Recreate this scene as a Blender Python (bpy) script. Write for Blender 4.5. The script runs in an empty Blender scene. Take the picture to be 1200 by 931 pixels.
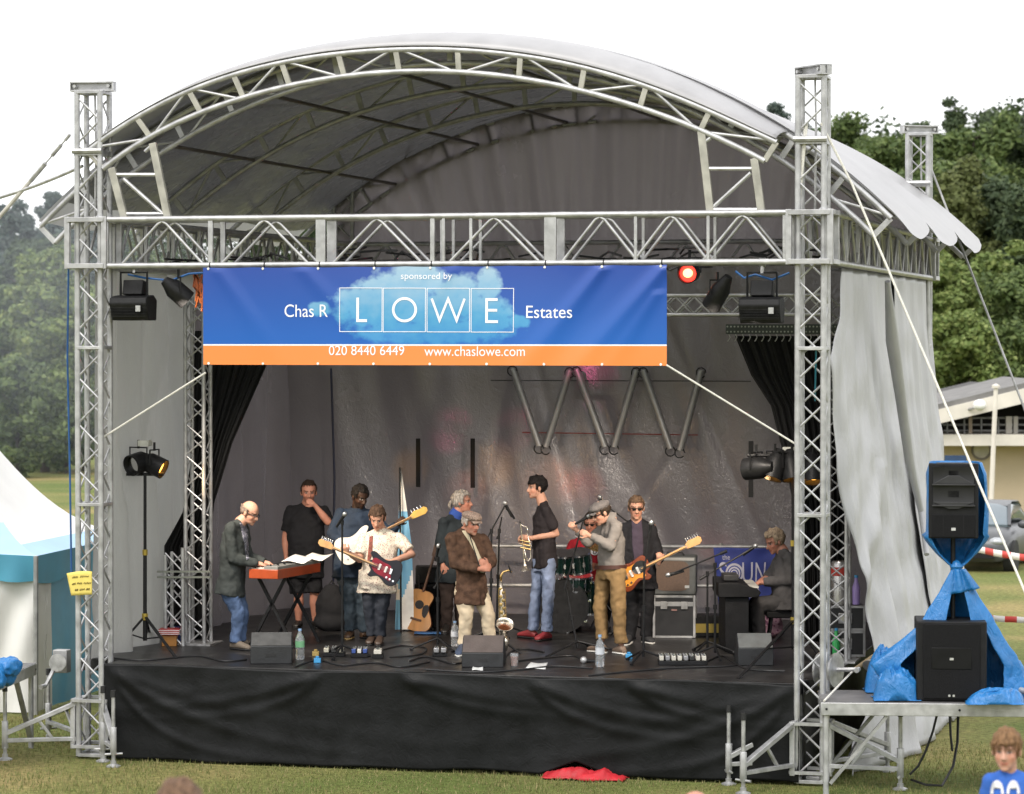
import bpy, bmesh, math, random
import numpy as np
from mathutils import Vector, Matrix, noise
from mathutils.bvhtree import BVHTree
random.seed(7)
S = bpy.context.scene
COL = S.collection
R = math.radians
V3 = Vector
# ------------------------------------------------------------------ camera, sky, sun, exposure
CX, CY, CZ, YAW, PIT, FPX = 8.162, -28.798, 4.312, 0.253, 0.0200, 3535.0
cam = bpy.data.cameras.new('photo_camera'); camo = bpy.data.objects.new('photo_camera', cam); COL.objects.link(camo)
camo.location = (CX, CY, CZ); camo.rotation_euler = (math.pi/2-PIT, 0, YAW)
cam.sensor_fit = 'HORIZONTAL'; cam.sensor_width = 36; cam.lens = FPX/1200*36; cam.clip_end = 3000; cam.clip_start = .1
cam.dof.use_dof = True; cam.dof.focus_distance = 31.5; cam.dof.aperture_fstop = 3.4
S.camera = camo
W = bpy.data.worlds.new('World'); S.world = W; W.use_nodes = True
nt = W.node_tree; nt.nodes.clear()
out = nt.nodes.new('ShaderNodeOutputWorld'); bg = nt.nodes.new('ShaderNodeBackground')
sky = nt.nodes.new('ShaderNodeTexSky'); sky.sky_type = 'NISHITA'; sky.sun_disc = False
SUN_EL, SUN_AZ = R(50), R(-20)          # azimuth measured from the front of the stage
sky.sun_elevation = SUN_EL; sky.sun_rotation = math.pi + SUN_AZ
sky.air_density = 1.0; sky.dust_density = 4.0; sky.ozone_density = 1.0
hs = nt.nodes.new('ShaderNodeHueSaturation'); hs.inputs['Saturation'].default_value = .12
mx = nt.nodes.new('ShaderNodeMixRGB'); mx.inputs[0].default_value = .72; mx.inputs[2].default_value = (12.6, 12.7, 12.9, 1)
nt.links.new(sky.outputs[0], hs.inputs['Color']); nt.links.new(hs.outputs[0], mx.inputs[1])
nt.links.new(mx.outputs[0], bg.inputs[0]); bg.inputs[1].default_value = .12
nt.links.new(bg.outputs[0], out.inputs[0])
sl = bpy.data.lights.new('sun', 'SUN'); sl.energy = 1.2; sl.angle = R(24); sl.color = (1, .95, .88)
so = bpy.data.objects.new('sun', sl); COL.objects.link(so)
sd = V3((math.sin(SUN_AZ)*math.cos(SUN_EL), -math.cos(SUN_AZ)*math.cos(SUN_EL), math.sin(SUN_EL)))
so.rotation_euler = sd.to_track_quat('Z', 'Y').to_euler(); so.location = sd*40
S.view_settings.view_transform = 'Standard'; S.view_settings.look = 'None'
S.view_settings.gamma = 1; S.view_settings.exposure = 0.55; S.view_settings.use_curve_mapping = False
S.render.engine = 'CYCLES'

# ------------------------------------------------------------------ helpers: where things stand
FW = V3((-math.sin(YAW)*math.cos(PIT), math.cos(YAW)*math.cos(PIT), -math.sin(PIT)))
RT = V3((math.cos(YAW), math.sin(YAW), 0)); UP = RT.cross(FW)
CAM = V3((CX, CY, CZ)); ZUP = V3((0, 0, 1))
DECK = .98
def ray(px, py): return FW + RT*((px-600)/FPX) - UP*((py-465.5)/FPX)
def at_d(px, py, d): return CAM + ray(px, py)*d
def at_z(px, py, z):
    r = ray(px, py); return CAM + r*((z-CZ)/r.z)
def at_Y(px, py, Y):
    r = ray(px, py); return CAM + r*((Y-CY)/r.y)
def at_X(px, py, X):
    r = ray(px, py); return CAM + r*((X-CX)/r.x)
def dist(p): return (V3(p)-CAM).dot(FW)
def vv(r, u, t): return RT*r + ZUP*u + (-FW)*t        # a direction: right, up, towards the viewer

# ------------------------------------------------------------------ helpers: objects
ORG = {}
def tag(o, label=None, cat=None, group=None, kind=None):
    if label: o['label'] = label
    if cat: o['category'] = cat
    if group: o['group'] = group
    if kind: o['kind'] = kind
    return o
def thing(name, label, cat, loc, group=None, rz=0):
    o = bpy.data.objects.new(name, None); COL.objects.link(o); o.location = loc; o.rotation_euler = (0, 0, rz)
    o.empty_display_size = .2; ORG[o] = V3(loc)
    return tag(o, label, cat, group)
def copy_tree(o, parent=None):
    c = o.copy(); COL.objects.link(c)
    if parent: c.parent = parent
    for ch in o.children: copy_tree(ch, c)
    return c
def link_mesh(me, name, mats, parent=None, origin=None):
    o = bpy.data.objects.new(name, me); COL.objects.link(o)
    for m in (mats if isinstance(mats, (list, tuple)) else [mats]): me.materials.append(m)
    if parent is not None:
        o.parent = parent; ORG[o] = ORG[parent]
    else:
        o.location = origin or (0, 0, 0); ORG[o] = V3(origin or (0, 0, 0))
    return o
def basis(n, hint=ZUP):
    n = V3(n).normalized()
    if abs(n.dot(hint)) > .98: hint = V3((1, 0, 0))
    a = hint.cross(n).normalized(); return a, n.cross(a)
class MB:
    def __init__(s): s.v = []; s.f = []; s.mi = []; s.m = 0
    def add(s, vs, fs):
        b = len(s.v); s.v += [V3(x) for x in vs]
        for f in fs: s.f.append([i+b for i in f]); s.mi.append(s.m)
    def box(s, c, size, ax=None):
        c = V3(c); X, Y, Z = ax or (V3((1,0,0)), V3((0,1,0)), V3((0,0,1)))
        hx, hy, hz = size[0]/2, size[1]/2, size[2]/2
        s.add([c+X*(hx*i)+Y*(hy*j)+Z*(hz*k) for k in (-1,1) for j in (-1,1) for i in (-1,1)],
              [(0,2,3,1),(4,5,7,6),(0,1,5,4),(2,6,7,3),(0,4,6,2),(1,3,7,5)])
    def bar(s, p0, p1, w, h, hint=ZUP):
        p0, p1 = V3(p0), V3(p1); n = p1-p0; L = n.length
        if L < 1e-6: return
        a, b = basis(n, hint); s.box((p0+p1)/2, (w, h, L), (a, b, n/L))
    def tube(s, p0, p1, r, r1=None, seg=8, caps=True):
        p0, p1 = V3(p0), V3(p1); r1 = r if r1 is None else r1
        if (p1-p0).length < 1e-6: return
        a, b = basis(p1-p0)
        vs = []
        for p, q in ((p0, r), (p1, r1)):
            for i in range(seg):
                t = 2*math.pi*i/seg; vs.append(p + a*(q*math.cos(t)) + b*(q*math.sin(t)))
        fs = [(i, (i+1) % seg, seg+(i+1) % seg, seg+i) for i in range(seg)]
        if caps: fs += [tuple(range(seg-1, -1, -1)), tuple(range(seg, 2*seg))]
        s.add(vs, fs)
    def path(s, pts, r, seg=6, closed=False, rs=None):
        pts = [V3(p) for p in pts]; n = len(pts); vs = []; prev = None
        for i, p in enumerate(pts):
            t = (pts[min(i+1, n-1)]-pts[max(i-1, 0)])
            if t.length < 1e-9: t = V3((0,0,1))
            t.normalize()
            if prev is None: a, b = basis(t)
            else:
                a = prev - t*prev.dot(t)
                if a.length < 1e-6: a, b = basis(t)
                a.normalize(); b = t.cross(a)
            prev = a; q = rs[i] if rs else r
            for k in range(seg):
                u = 2*math.pi*k/seg; vs.append(p + a*(q*math.cos(u)) + b*(q*math.sin(u)))
        fs = [(i*seg+k, i*seg+(k+1) % seg, (i+1)*seg+(k+1) % seg, (i+1)*seg+k) for i in range(n-1) for k in range(seg)]
        fs += [tuple(range(seg-1, -1, -1)), tuple(range((n-1)*seg, n*seg))]
        s.add(vs, fs)
    def lathe(s, prof, o, axis=ZUP, seg=16, hint=ZUP):
        o = V3(o); n = V3(axis).normalized(); a, b = basis(n, hint); vs = []
        for (r, h) in prof:
            for i in range(seg):
                t = 2*math.pi*i/seg; vs.append(o + n*h + a*(r*math.cos(t)) + b*(r*math.sin(t)))
        m = len(prof)
        fs = [(j*seg+i, j*seg+(i+1) % seg, (j+1)*seg+(i+1) % seg, (j+1)*seg+i) for j in range(m-1) for i in range(seg)]
        if prof[0][0] > 1e-5: fs.append(tuple(range(seg-1, -1, -1)))
        if prof[-1][0] > 1e-5: fs.append(tuple(range((m-1)*seg, m*seg)))
        s.add(vs, fs)
    def ell(s, c, rad, ax=None, seg=14, ring=9):
        c = V3(c); X, Y, Z = ax or (V3((1,0,0)), V3((0,1,0)), V3((0,0,1))); vs = [c - Z*rad[2]]
        for j in range(1, ring):
            p = -math.pi/2 + math.pi*j/ring
            for i in range(seg):
                t = 2*math.pi*i/seg
                vs.append(c + X*(rad[0]*math.cos(p)*math.cos(t)) + Y*(rad[1]*math.cos(p)*math.sin(t)) + Z*(rad[2]*math.sin(p)))
        vs.append(c + Z*rad[2]); L = len(vs)-1
        fs = [(0, 1+(i+1) % seg, 1+i) for i in range(seg)]
        for j in range(ring-2):
            for i in range(seg):
                a = 1+j*seg; fs.append((a+i, a+(i+1) % seg, a+seg+(i+1) % seg, a+seg+i))
        a = 1+(ring-2)*seg; fs += [(a+i, a+(i+1) % seg, L) for i in range(seg)]
        s.add(vs, fs)
    def cap(s, p0, p1, r0, r1, seg=12):          # tapered capsule (closed, overlaps are merged by the voxel skin)
        p0, p1 = V3(p0), V3(p1); d = p1-p0; L = d.length
        if L < 1e-5: s.ell(p0, (r0,)*3); return
        n = d/L; pr = []
        for k in range(4): t = math.pi/2*(1-k/4); pr.append((r0*math.cos(t), -r0*math.sin(t)))
        pr.append((r0, 0)); pr.append((r1, L))
        for k in range(1, 5): t = math.pi/2*k/4; pr.append((max(r1*math.cos(t), 0), L+r1*math.sin(t)))
        pr = [(max(a, 1e-6 if (i in (0, len(pr)-1)) else a), h) for i, (a, h) in enumerate(pr)]
        s.lathe(pr, p0, n, seg)
    def loft(s, secs, seg=20, pw=2.4):           # secs: centre, lateral axis, depth axis, half width, half depth
        vs = []
        for (c, X, Y, a, b) in secs:
            for i in range(seg):
                t = 2*math.pi*i/seg; ct, st = math.cos(t), math.sin(t)
                x = a*math.copysign(abs(ct)**(2/pw), ct); y = b*math.copysign(abs(st)**(2/pw), st)
                vs.append(V3(c) + X*x + Y*y)
        m = len(secs)
        fs = [(j*seg+i, j*seg+(i+1) % seg, (j+1)*seg+(i+1) % seg, (j+1)*seg+i) for j in range(m-1) for i in range(seg)]
        fs += [tuple(range(seg-1, -1, -1)), tuple(range((m-1)*seg, m*seg))]
        s.add(vs, fs)
    def prism(s, outline, o, X, Y, N, t, back=True):   # outline in (X,Y), from o, thickness t towards N
        o = V3(o); n = len(outline)
        vs = [o + X*a + Y*b for a, b in outline] + [o + X*a + Y*b + N*t for a, b in outline]
        s.add(vs, [tuple(range(n-1, -1, -1)), tuple(range(n, 2*n))] + [(i, (i+1) % n, n+(i+1) % n, n+i) for i in range(n)])
    def grid(s, fn, nu, nv):
        vs = [fn(i/nu, j/nv) for j in range(nv+1) for i in range(nu+1)]
        s.add(vs, [(j*(nu+1)+i, j*(nu+1)+i+1, (j+1)*(nu+1)+i+1, (j+1)*(nu+1)+i) for j in range(nv) for i in range(nu)])
    def mesh(s, name, org):
        me = bpy.data.meshes.new(name)
        me.from_pydata([tuple(x-org) for x in s.v], [], s.f); 
        me.polygons.foreach_set('material_index', s.mi)
        me.validate(); me.update(); return me
    def build(s, name, mats, parent=None, smooth=40, bevel=0, origin=None, solid=0, subsurf=0, fixn=True):
        org = ORG[parent] if parent is not None else V3(origin or (0,0,0))
        me = s.mesh(name, org)
        if fixn:
            bm = bmesh.new(); bm.from_mesh(me); bmesh.ops.recalc_face_normals(bm, faces=bm.faces); bm.to_mesh(me); bm.free()
        if smooth:
            for p in me.polygons: p.use_smooth = True
            if smooth < 180: me.set_sharp_from_angle(angle=R(smooth))
        o = link_mesh(me, name, mats, parent, origin)
        if solid:
            m = o.modifiers.new('solid', 'SOLIDIFY'); m.thickness = solid; m.offset = 0
        if bevel:
            m = o.modifiers.new('bevel', 'BEVEL'); m.width = bevel; m.segments = 2; m.limit_method = 'ANGLE'
        if subsurf:
            m = o.modifiers.new('sub', 'SUBSURF'); m.levels = m.render_levels = subsurf
        return o
def voxel(mb, name, mats, parent, vs=.012, it=4, disp=None, label=None):
    org = ORG[parent]; me = mb.mesh(name, org)
    t = bpy.data.objects.new('tmp', me); COL.objects.link(t)
    m = t.modifiers.new('r', 'REMESH'); m.mode = 'VOXEL'; m.voxel_size = vs; m.use_smooth_shade = True
    if it:
        m = t.modifiers.new('s', 'SMOOTH'); m.factor = .5; m.iterations = it
    if disp:
        for st, sz in disp:
            tx = bpy.data.textures.new('folds', 'CLOUDS'); tx.noise_scale = sz; tx.noise_depth = 1
            m = t.modifiers.new('d', 'DISPLACE'); m.texture = tx; m.strength = st; m.mid_level = .5; m.texture_coords = 'LOCAL'
    dg = bpy.context.evaluated_depsgraph_get(); dg.update()
    me2 = bpy.data.meshes.new_from_object(t.evaluated_get(dg))
    bpy.data.objects.remove(t); bpy.data.meshes.remove(me)
    me2.materials.clear(); me2.name = name
    for p in me2.polygons: p.use_smooth = True
    o = link_mesh(me2, name, mats, parent)
    if label: o['label'] = label
    return o

# ------------------------------------------------------------------ materials
MC = {}
def translucent(m, col, fac):
    n = m.node_tree; b = n.nodes['Principled BSDF']; t = n.nodes.new('ShaderNodeBsdfTranslucent'); t.inputs[0].default_value = (*col, 1)
    ms = n.nodes.new('ShaderNodeMixShader'); ms.inputs[0].default_value = fac; n.links.new(b.outputs[0], ms.inputs[1]); n.links.new(t.outputs[0], ms.inputs[2]); n.links.new(ms.outputs[0], n.nodes['Material Output'].inputs[0])
def mat(name, col, rough=.6, metal=0., var=.12, scale=6., bump=0., bscale=40., spec=.5, emit=None, estr=0, stretch=None, alpha=1, trans=0, coat=0, wear=None):
    if name in MC: return MC[name]
    m = bpy.data.materials.new(name); m.use_nodes = True; MC[name] = m
    n = m.node_tree; b = n.nodes['Principled BSDF']; L = n.links.new
    b.inputs['Roughness'].default_value = rough; b.inputs['Metallic'].default_value = metal
    b.inputs['Specular IOR Level'].default_value = spec; b.inputs['Coat Weight'].default_value = coat
    b.inputs['Transmission Weight'].default_value = trans; b.inputs['Alpha'].default_value = alpha
    if emit:
        b.inputs['Emission Color'].default_value = (*emit, 1); b.inputs['Emission Strength'].default_value = estr
    tc = n.nodes.new('ShaderNodeTexCoord'); src = tc.outputs['Object']
    if stretch:
        mp = n.nodes.new('ShaderNodeMapping'); mp.inputs['Scale'].default_value = stretch; L(src, mp.inputs[0]); src = mp.outputs[0]
    ns = n.nodes.new('ShaderNodeTexNoise'); ns.inputs['Scale'].default_value = scale; ns.inputs['Detail'].default_value = 6
    L(src, ns.inputs['Vector'])
    cr = n.nodes.new('ShaderNodeValToRGB'); c = col
    lo = tuple(max(x*(1-var*1.6), 0) for x in c); hi = tuple(min(x*(1+var*1.6), 1) for x in c)
    cr.color_ramp.elements[0].position = .28; cr.color_ramp.elements[1].position = .72
    cr.color_ramp.elements[0].color = (*lo, 1); cr.color_ramp.elements[1].color = (*hi, 1)
    L(ns.outputs[0], cr.inputs[0]); last = cr.outputs[0]
    if wear:
        n2 = n.nodes.new('ShaderNodeTexNoise'); n2.inputs['Scale'].default_value = wear[1]; n2.inputs['Detail'].default_value = 8
        L(src, n2.inputs['Vector'])
        r2 = n.nodes.new('ShaderNodeValToRGB'); r2.color_ramp.elements[0].position = wear[2]; r2.color_ramp.elements[1].position = min(wear[2]+.12, 1)
        L(n2.outputs[0], r2.inputs[0])
        mi = n.nodes.new('ShaderNodeMixRGB'); mi.inputs[2].default_value = (*wear[0], 1); L(r2.outputs[0], mi.inputs[0]); L(last, mi.inputs[1]); last = mi.outputs[0]
    L(last, b.inputs['Base Color'])
    mr = n.nodes.new('ShaderNodeMapRange'); mr.inputs[3].default_value = max(rough-.12, .03); mr.inputs[4].default_value = min(rough+.12, 1)
    L(ns.outputs[0], mr.inputs[0]); L(mr.outputs[0], b.inputs['Roughness'])
    if bump:
        nb = n.nodes.new('ShaderNodeTexNoise'); nb.inputs['Scale'].default_value = bscale; nb.inputs['Detail'].default_value = 5
        L(src, nb.inputs['Vector'])
        bp = n.nodes.new('ShaderNodeBump'); bp.inputs['Strength'].default_value = bump; bp.inputs['Distance'].default_value = .02
        L(nb.outputs[0], bp.inputs['Height']); L(bp.outputs[0], b.inputs['Normal'])
    return m
ALU = mat('aluminium', (.43,.43,.435), .42, .55, .16, 9, .08, 60)
ALUD = mat('dull_aluminium', (.34,.34,.335), .5, .5, .2, 7, .1, 50)
STEEL = mat('galvanised_steel', (.42,.42,.42), .45, .6, .2, 14, .1, 70)
BLACK = mat('black_plastic', (.014,.014,.015), .5, 0, .2, 20, .15, 120, spec=.22)
BLACKM = mat('black_metal', (.015,.015,.016), .42, .15, .2, 20, spec=.25)
RUB = mat('black_cable', (.012,.012,.013), .55)
CHROME = mat('chrome', (.7,.7,.7), .15, 1, .05)
ROPE = mat('white_rope', (.7,.68,.62), .8, 0, .1, 60, .4, 300)
WHITE = mat('white_paint', (.78,.78,.76), .5)
SILV = mat('silver_tarpaulin', (.40,.40,.41), .42, .12, .07, 3.5, .35, 7, stretch=(1,1,.35))
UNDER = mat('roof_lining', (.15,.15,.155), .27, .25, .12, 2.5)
BWALL = mat('back_tarpaulin', (.165,.150,.160), .24, .05, .08, 1.2, spec=.75)
def crinkle(m, s1, k1, s2, k2, st=(1,1,.45)):
    n = m.node_tree; b = n.nodes['Principled BSDF']; L = n.links.new; tc = n.nodes.new('ShaderNodeTexCoord'); mp = n.nodes.new('ShaderNodeMapping'); mp.inputs['Scale'].default_value = st; L(tc.outputs['Object'], mp.inputs[0]); prev = None
    for sc, k in ((s1, k1), (s2, k2)):
        ns = n.nodes.new('ShaderNodeTexNoise'); ns.inputs['Scale'].default_value = sc; ns.inputs['Detail'].default_value = 3; ns.inputs['Distortion'].default_value = 1.2; L(mp.outputs[0], ns.inputs['Vector'])
        a = n.nodes.new('ShaderNodeMath'); a.operation = 'SUBTRACT'; a.inputs[1].default_value = .5; L(ns.outputs[0], a.inputs[0]); c = n.nodes.new('ShaderNodeMath'); c.operation = 'ABSOLUTE'; L(a.outputs[0], c.inputs[0])
        bp = n.nodes.new('ShaderNodeBump'); bp.inputs['Strength'].default_value = k; bp.inputs['Distance'].default_value = .035; bp.invert = True; L(c.outputs[0], bp.inputs['Height'])
        if prev: L(prev, bp.inputs['Normal'])
        prev = bp.outputs[0]
    L(prev, b.inputs['Normal'])
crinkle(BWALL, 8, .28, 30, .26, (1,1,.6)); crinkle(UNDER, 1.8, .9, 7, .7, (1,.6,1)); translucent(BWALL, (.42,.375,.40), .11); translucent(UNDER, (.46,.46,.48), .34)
GWALL = mat('grey_side_tarpaulin', (.36,.36,.335), .5, 0, .12, 2.0, .4, 7, stretch=(1,1,.3))
DRAPE = mat('black_drape', (.005,.005,.0055), .85, 0, .2, 10, .2, 60)
SKIRT = mat('black_pvc_skirt', (.008,.0085,.009), .45, 0, .25, 3, .2, 5, spec=.16)
DECKM = mat('black_stage_ply', (.022,.021,.021), .36, 0, .35, 3.5, .12, 40, spec=.32, wear=((.075,.07,.066), 2.2, .60))
crinkle(SKIRT, 3.0, .22, 10, .14, (1,1,1)); crinkle(SILV, 4, .28, 16, .22, (1,1,.55)); crinkle(GWALL, 4, .45, 13, .4, (1,1,.5))
# ================================================================== THE SETTING
def ground_z(x, y):
    s = (V3((x, y, 0))-V3((CX, CY, 0))).dot(V3((-math.sin(YAW), math.cos(YAW), 0)))   # metres from the viewer
    t = 25.2 - s
    return 0.0 if t < 0 else (.104*t*t/(t+2.0))
m = bpy.data.materials.new('lawn'); m.use_nodes = True; n = m.node_tree; L = n.links.new; b = n.nodes['Principled BSDF']
b.inputs['Roughness'].default_value = .9; b.inputs['Specular IOR Level'].default_value = .15
tc = n.nodes.new('ShaderNodeTexCoord')
def nz(sc, det=6):
    k = n.nodes.new('ShaderNodeTexNoise'); k.inputs['Scale'].default_value = sc; k.inputs['Detail'].default_value = det; L(tc.outputs['Object'], k.inputs['Vector']); return k
def ramp(src, stops):
    k = n.nodes.new('ShaderNodeValToRGB'); e = k.color_ramp.elements
    while len(e) < len(stops): e.new(.5)
    for q, (p, c) in zip(e, stops): q.position = p; q.color = (*c, 1)
    L(src, k.inputs[0]); return k
a1 = ramp(nz(.33).outputs[0], [(.36, (.27,.225,.105)), (.48, (.18,.185,.068)), (.62, (.115,.150,.045))])
a2 = ramp(nz(14, 8).outputs[0], [(.3, (.68,.66,.6)), (.7, (1.4,1.38,1.22))])
mu = n.nodes.new('ShaderNodeMixRGB'); mu.blend_type = 'MULTIPLY'; mu.inputs[0].default_value = 1; L(a1.outputs[0], mu.inputs[1]); L(a2.outputs[0], mu.inputs[2])
L(mu.outputs[0], b.inputs['Base Color'])
bp = n.nodes.new('ShaderNodeBump'); bp.inputs['Strength'].default_value = .8; bp.inputs['Distance'].default_value = .05; L(nz(40, 4).outputs[0], bp.inputs['Height']); L(bp.outputs[0], b.inputs['Normal'])
LAWN = m
g = MB()
xs = [-900, -300, -120, -60] + [-40+2*i for i in range(51)] + [90, 160, 400, 900]
ys = [-120, -80, -60] + [-50+1.5*i for i in range(44)] + [20, 30, 45, 70, 110, 200, 500, 1500]
vs = [V3((x, y, ground_z(x, y))) for y in ys for x in xs]; nx = len(xs)
g.add(vs, [(j*nx+i, j*nx+i+1, (j+1)*nx+i+1, (j+1)*nx+i) for j in range(len(ys)-1) for i in range(nx-1)])
o = g.build('lawn', LAWN, smooth=180); tag(o, kind='structure')

# grass blades on the strip of lawn near the stage
def leaf_mat(name, stops, rough=.6, trl=.25):
    m = bpy.data.materials.new(name); m.use_nodes = True; n = m.node_tree; b = n.nodes['Principled BSDF']
    ge = n.nodes.new('ShaderNodeNewGeometry'); k = n.nodes.new('ShaderNodeValToRGB'); e = k.color_ramp.elements
    while len(e) < len(stops): e.new(.5)
    for q, (p, c) in zip(e, stops): q.position = p; q.color = (*c, 1)
    n.links.new(ge.outputs['Random Per Island'], k.inputs[0]); n.links.new(k.outputs[0], b.inputs['Base Color'])
    b.inputs['Roughness'].default_value = rough; b.inputs['Specular IOR Level'].default_value = .25
    if trl:
        t = n.nodes.new('ShaderNodeBsdfTranslucent'); n.links.new(k.outputs[0], t.inputs[0])
        ms = n.nodes.new('ShaderNodeMixShader'); ms.inputs[0].default_value = trl
        n.links.new(b.outputs[0], ms.inputs[1]); n.links.new(t.outputs[0], ms.inputs[2]); n.links.new(ms.outputs[0], n.nodes['Material Output'].inputs[0])
    return m
GRASSM = leaf_mat('grass_blades', [(0, (.32,.26,.13)), (.3, (.22,.205,.085)), (.6, (.13,.16,.05)), (1, (.19,.21,.07))], .7, .2)
rg = random.Random(3); vs = []; fs = []
for k in range(52000):
    px = rg.uniform(-40, 1240); py = rg.uniform(832, 960)
    p = at_z(px, py, 0); 
    if -3.4 < p.x < 3.5 and p.y > -.1 or p.y > 3.5: continue
    z = ground_z(p.x, p.y); p.z = z-.005
    h = rg.uniform(.02, .05)*(1.25 if noise.noise(p*.5) > 0 else .8); a = rg.uniform(0, 6.28); w = rg.uniform(.004, .008)
    dx = V3((math.cos(a), math.sin(a), 0)); ln = V3((rg.uniform(-.5, .5), rg.uniform(-.5, .5), 1))*h
    i = len(vs); vs += [p-dx*w, p+dx*w, p+ln]; fs.append((i, i+1, i+2))
me = bpy.data.meshes.new('grass'); me.from_pydata([tuple(v) for v in vs], [], fs)
o = link_mesh(me, 'grass', GRASSM); tag(o, 'short dry mown grass in front of the stage', 'grass', kind='stuff')

# ------------------------------------------------------------------ trees
BARK = mat('bark', (.075,.06,.045), .9, 0, .3, 5, .6, 14, stretch=(1,1,.3))
LEAFS = {
 'mid': leaf_mat('leaves_mid_green', [(0,(0.053,0.083,0.025)), (.5,(0.093,0.135,0.041)), (1,(0.151,0.193,0.063))]),
 'dark': leaf_mat('leaves_dark_green', [(0,(0.033,0.055,0.025)), (.5,(0.058,0.085,0.038)), (1,(0.090,0.121,0.054))]),
 'light': leaf_mat('leaves_light_green', [(0,(0.099,0.143,0.038)), (.5,(0.157,0.212,0.059)), (1,(0.249,0.288,0.095))]),
 'brown': leaf_mat('leaves_olive', [(0,(.07,.082,.026)), (.5,(.10,.122,.038)), (1,(.15,.168,.058))]),
 'blue': leaf_mat('leaves_haze_blue', [(0,(0.045,0.069,0.057)), (.5,(0.076,0.108,0.088)), (1,(0.121,0.145,0.124))]),  # distant blue haze put into the leaf colour
}
def crown_mesh(seed, h, r, kind, n=5200, base=.16):
    # leaf clumps spread along limbs; every leaf a small bent quad
    rg = random.Random(seed); P = []; tr = MB()
    limbs = []
    nl = 26 if kind != 'pine' else 30
    for i in range(nl):
        t = (i+.5)/nl; z = h*(base + (1-base)*(.04+.9*t)); az = i*2.4+rg.uniform(-.4,.4)
        if kind == 'pine': rr = r*(1-t)**.75*rg.uniform(.7,1.1)
        else: rr = r*math.sqrt(max(1-((t-.42)/.62)**2, .05))*rg.uniform(.62, 1.08)
        rise = rg.uniform(-.05,.35) if kind != 'pine' else rg.uniform(-.25,.05)
        limbs.append((V3((0,0,max(z-rr*.35, h*base*.8))), V3((rr*math.cos(az), rr*math.sin(az), z+rise*rr)), rr))
    limbs.append((V3((0,0,h*.6)), V3((rg.uniform(-.15,.15)*r, rg.uniform(-.15,.15)*r, h*.90)), r*.35))
    tr.cap((0,0,-.3), (0,0,h*.45), .045*h*.5, .028*h*.5, 9); tr.tube((0,0,h*.45), (0,0,h*.9), .028*h*.5, .01*h*.3, 7)
    for a, c, rr in limbs: tr.tube(a, a.lerp(c, .85), .012*h*.45, .004*h*.35, 5)
    vs = []; fs = []; per = n//len(limbs)
    for a, c, rr in limbs:
        cl = [(a.lerp(c, u)+V3((rg.gauss(0,.16),rg.gauss(0,.16),rg.gauss(0,.13)))*r*.8, r*rg.uniform(.20,.36)) for u in (.35,.65,.88,1.0)]
        for k in range(per):
            ce, cr_ = cl[rg.randrange(4)]
            d = V3((rg.gauss(0,1), rg.gauss(0,1), rg.gauss(0,1))).normalized(); d.z *= .75
            p = ce + d*cr_*(rg.random()**.4)
            s = rg.uniform(.08,.20)*(r/3.2)**.5
            u = V3((rg.gauss(0,1), rg.gauss(0,1), rg.gauss(0,.6))).normalized(); w = u.cross(d+V3((0,0,.3))).normalized()
            i = len(vs); vs += [p-u*s-w*s*.4, p+w*s*.55-u*s*.1, p+u*s, p-w*s*.5+u*s*.1+V3((0,0,-s*.2))]; fs.append((i,i+1,i+2,i+3))
    me = bpy.data.meshes.new('crown'); me.from_pydata([tuple(v) for v in vs], [], fs)
    return me, tr.mesh('trunk', V3((0,0,0)))
TREES = {}
def tree(px, ytop, d, wpx, kind, leaf, label, seed, group, base=.16):
    p = at_d(px, 395, d); p.z = 0; s = FPX/d
    h = CZ + (394.8-ytop)/s; r = wpx/2/s
    e = thing('pine_tree' if kind == 'pine' else 'tree', label, 'tree', p, group, seed*1.7)
    cm, tm = crown_mesh(seed, h, r, kind, base=base, n=int(min(21000, max(7000, 190*h*r**.6*14))))
    c = link_mesh(cm, 'crown', LEAFS[leaf], e); t = link_mesh(tm, 'trunk', BARK, e)
    for q in tm.polygons: q.use_smooth = True
GR, GL = 'trees behind the clubhouse', 'trees beyond the tent'
TR = [  # px, top y, metres, width px, kind, leaves, label
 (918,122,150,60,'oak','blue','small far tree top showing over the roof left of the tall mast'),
 (985,138,140,95,'oak','mid','tree just right of the tall right-hand mast above the roof'),
 (1040,158,128,110,'oak','mid','mid green tree behind the short rear mast'),
 (1000,190,118,120,'oak','mid','mid green tree showing just over the roof edge'),
 (948,150,140,80,'oak','dark','dark tree filling the gap between the two right-hand masts, left'),
 (1015,172,133,90,'oak','mid','green tree low between the right-hand masts'),
 (1062,160,131,85,'oak','mid','green tree directly behind the rear mast'),
 (1075,146,135,105,'oak','dark','dark tree rising right above the short rear mast'),
 (1118,116,138,60,'pine','dark','slim tree with the highest pointed tip on the skyline'),
 (1140,140,126,120,'oak','mid','broad mid green tree on the skyline right of the rear mast'),
 (1165,126,132,90,'oak','dark','dark round-topped tree on the skyline at the right'),
 (1205,124,128,110,'oak','dark','dark tall tree at the right edge of the picture'),
 (1110,205,114,130,'oak','mid','mid green tree in front of the skyline trees by the rear mast'),
 (1120,192,111,95,'oak','brown','olive green tree right of the rear mast'),
 (1172,215,112,130,'oak','dark','dark tree right of the olive green tree'),
 (1220,230,108,120,'oak','dark','dark tree cut by the right edge above the clubhouse roof'),
 (1150,296,104,95,'oak','light','light green tree rising behind the clubhouse roof'),
 (1095,300,103,85,'oak','light','light green tree beside the stage roof corner'),
 (1200,310,100,100,'oak','mid','green tree above the right end of the clubhouse roof'),
 (1125,372,97,90,'oak','light','low bright tree behind the left slope of the clubhouse roof'),
 (1185,382,97,80,'oak','mid','low tree behind the ridge of the clubhouse'),
]
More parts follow.
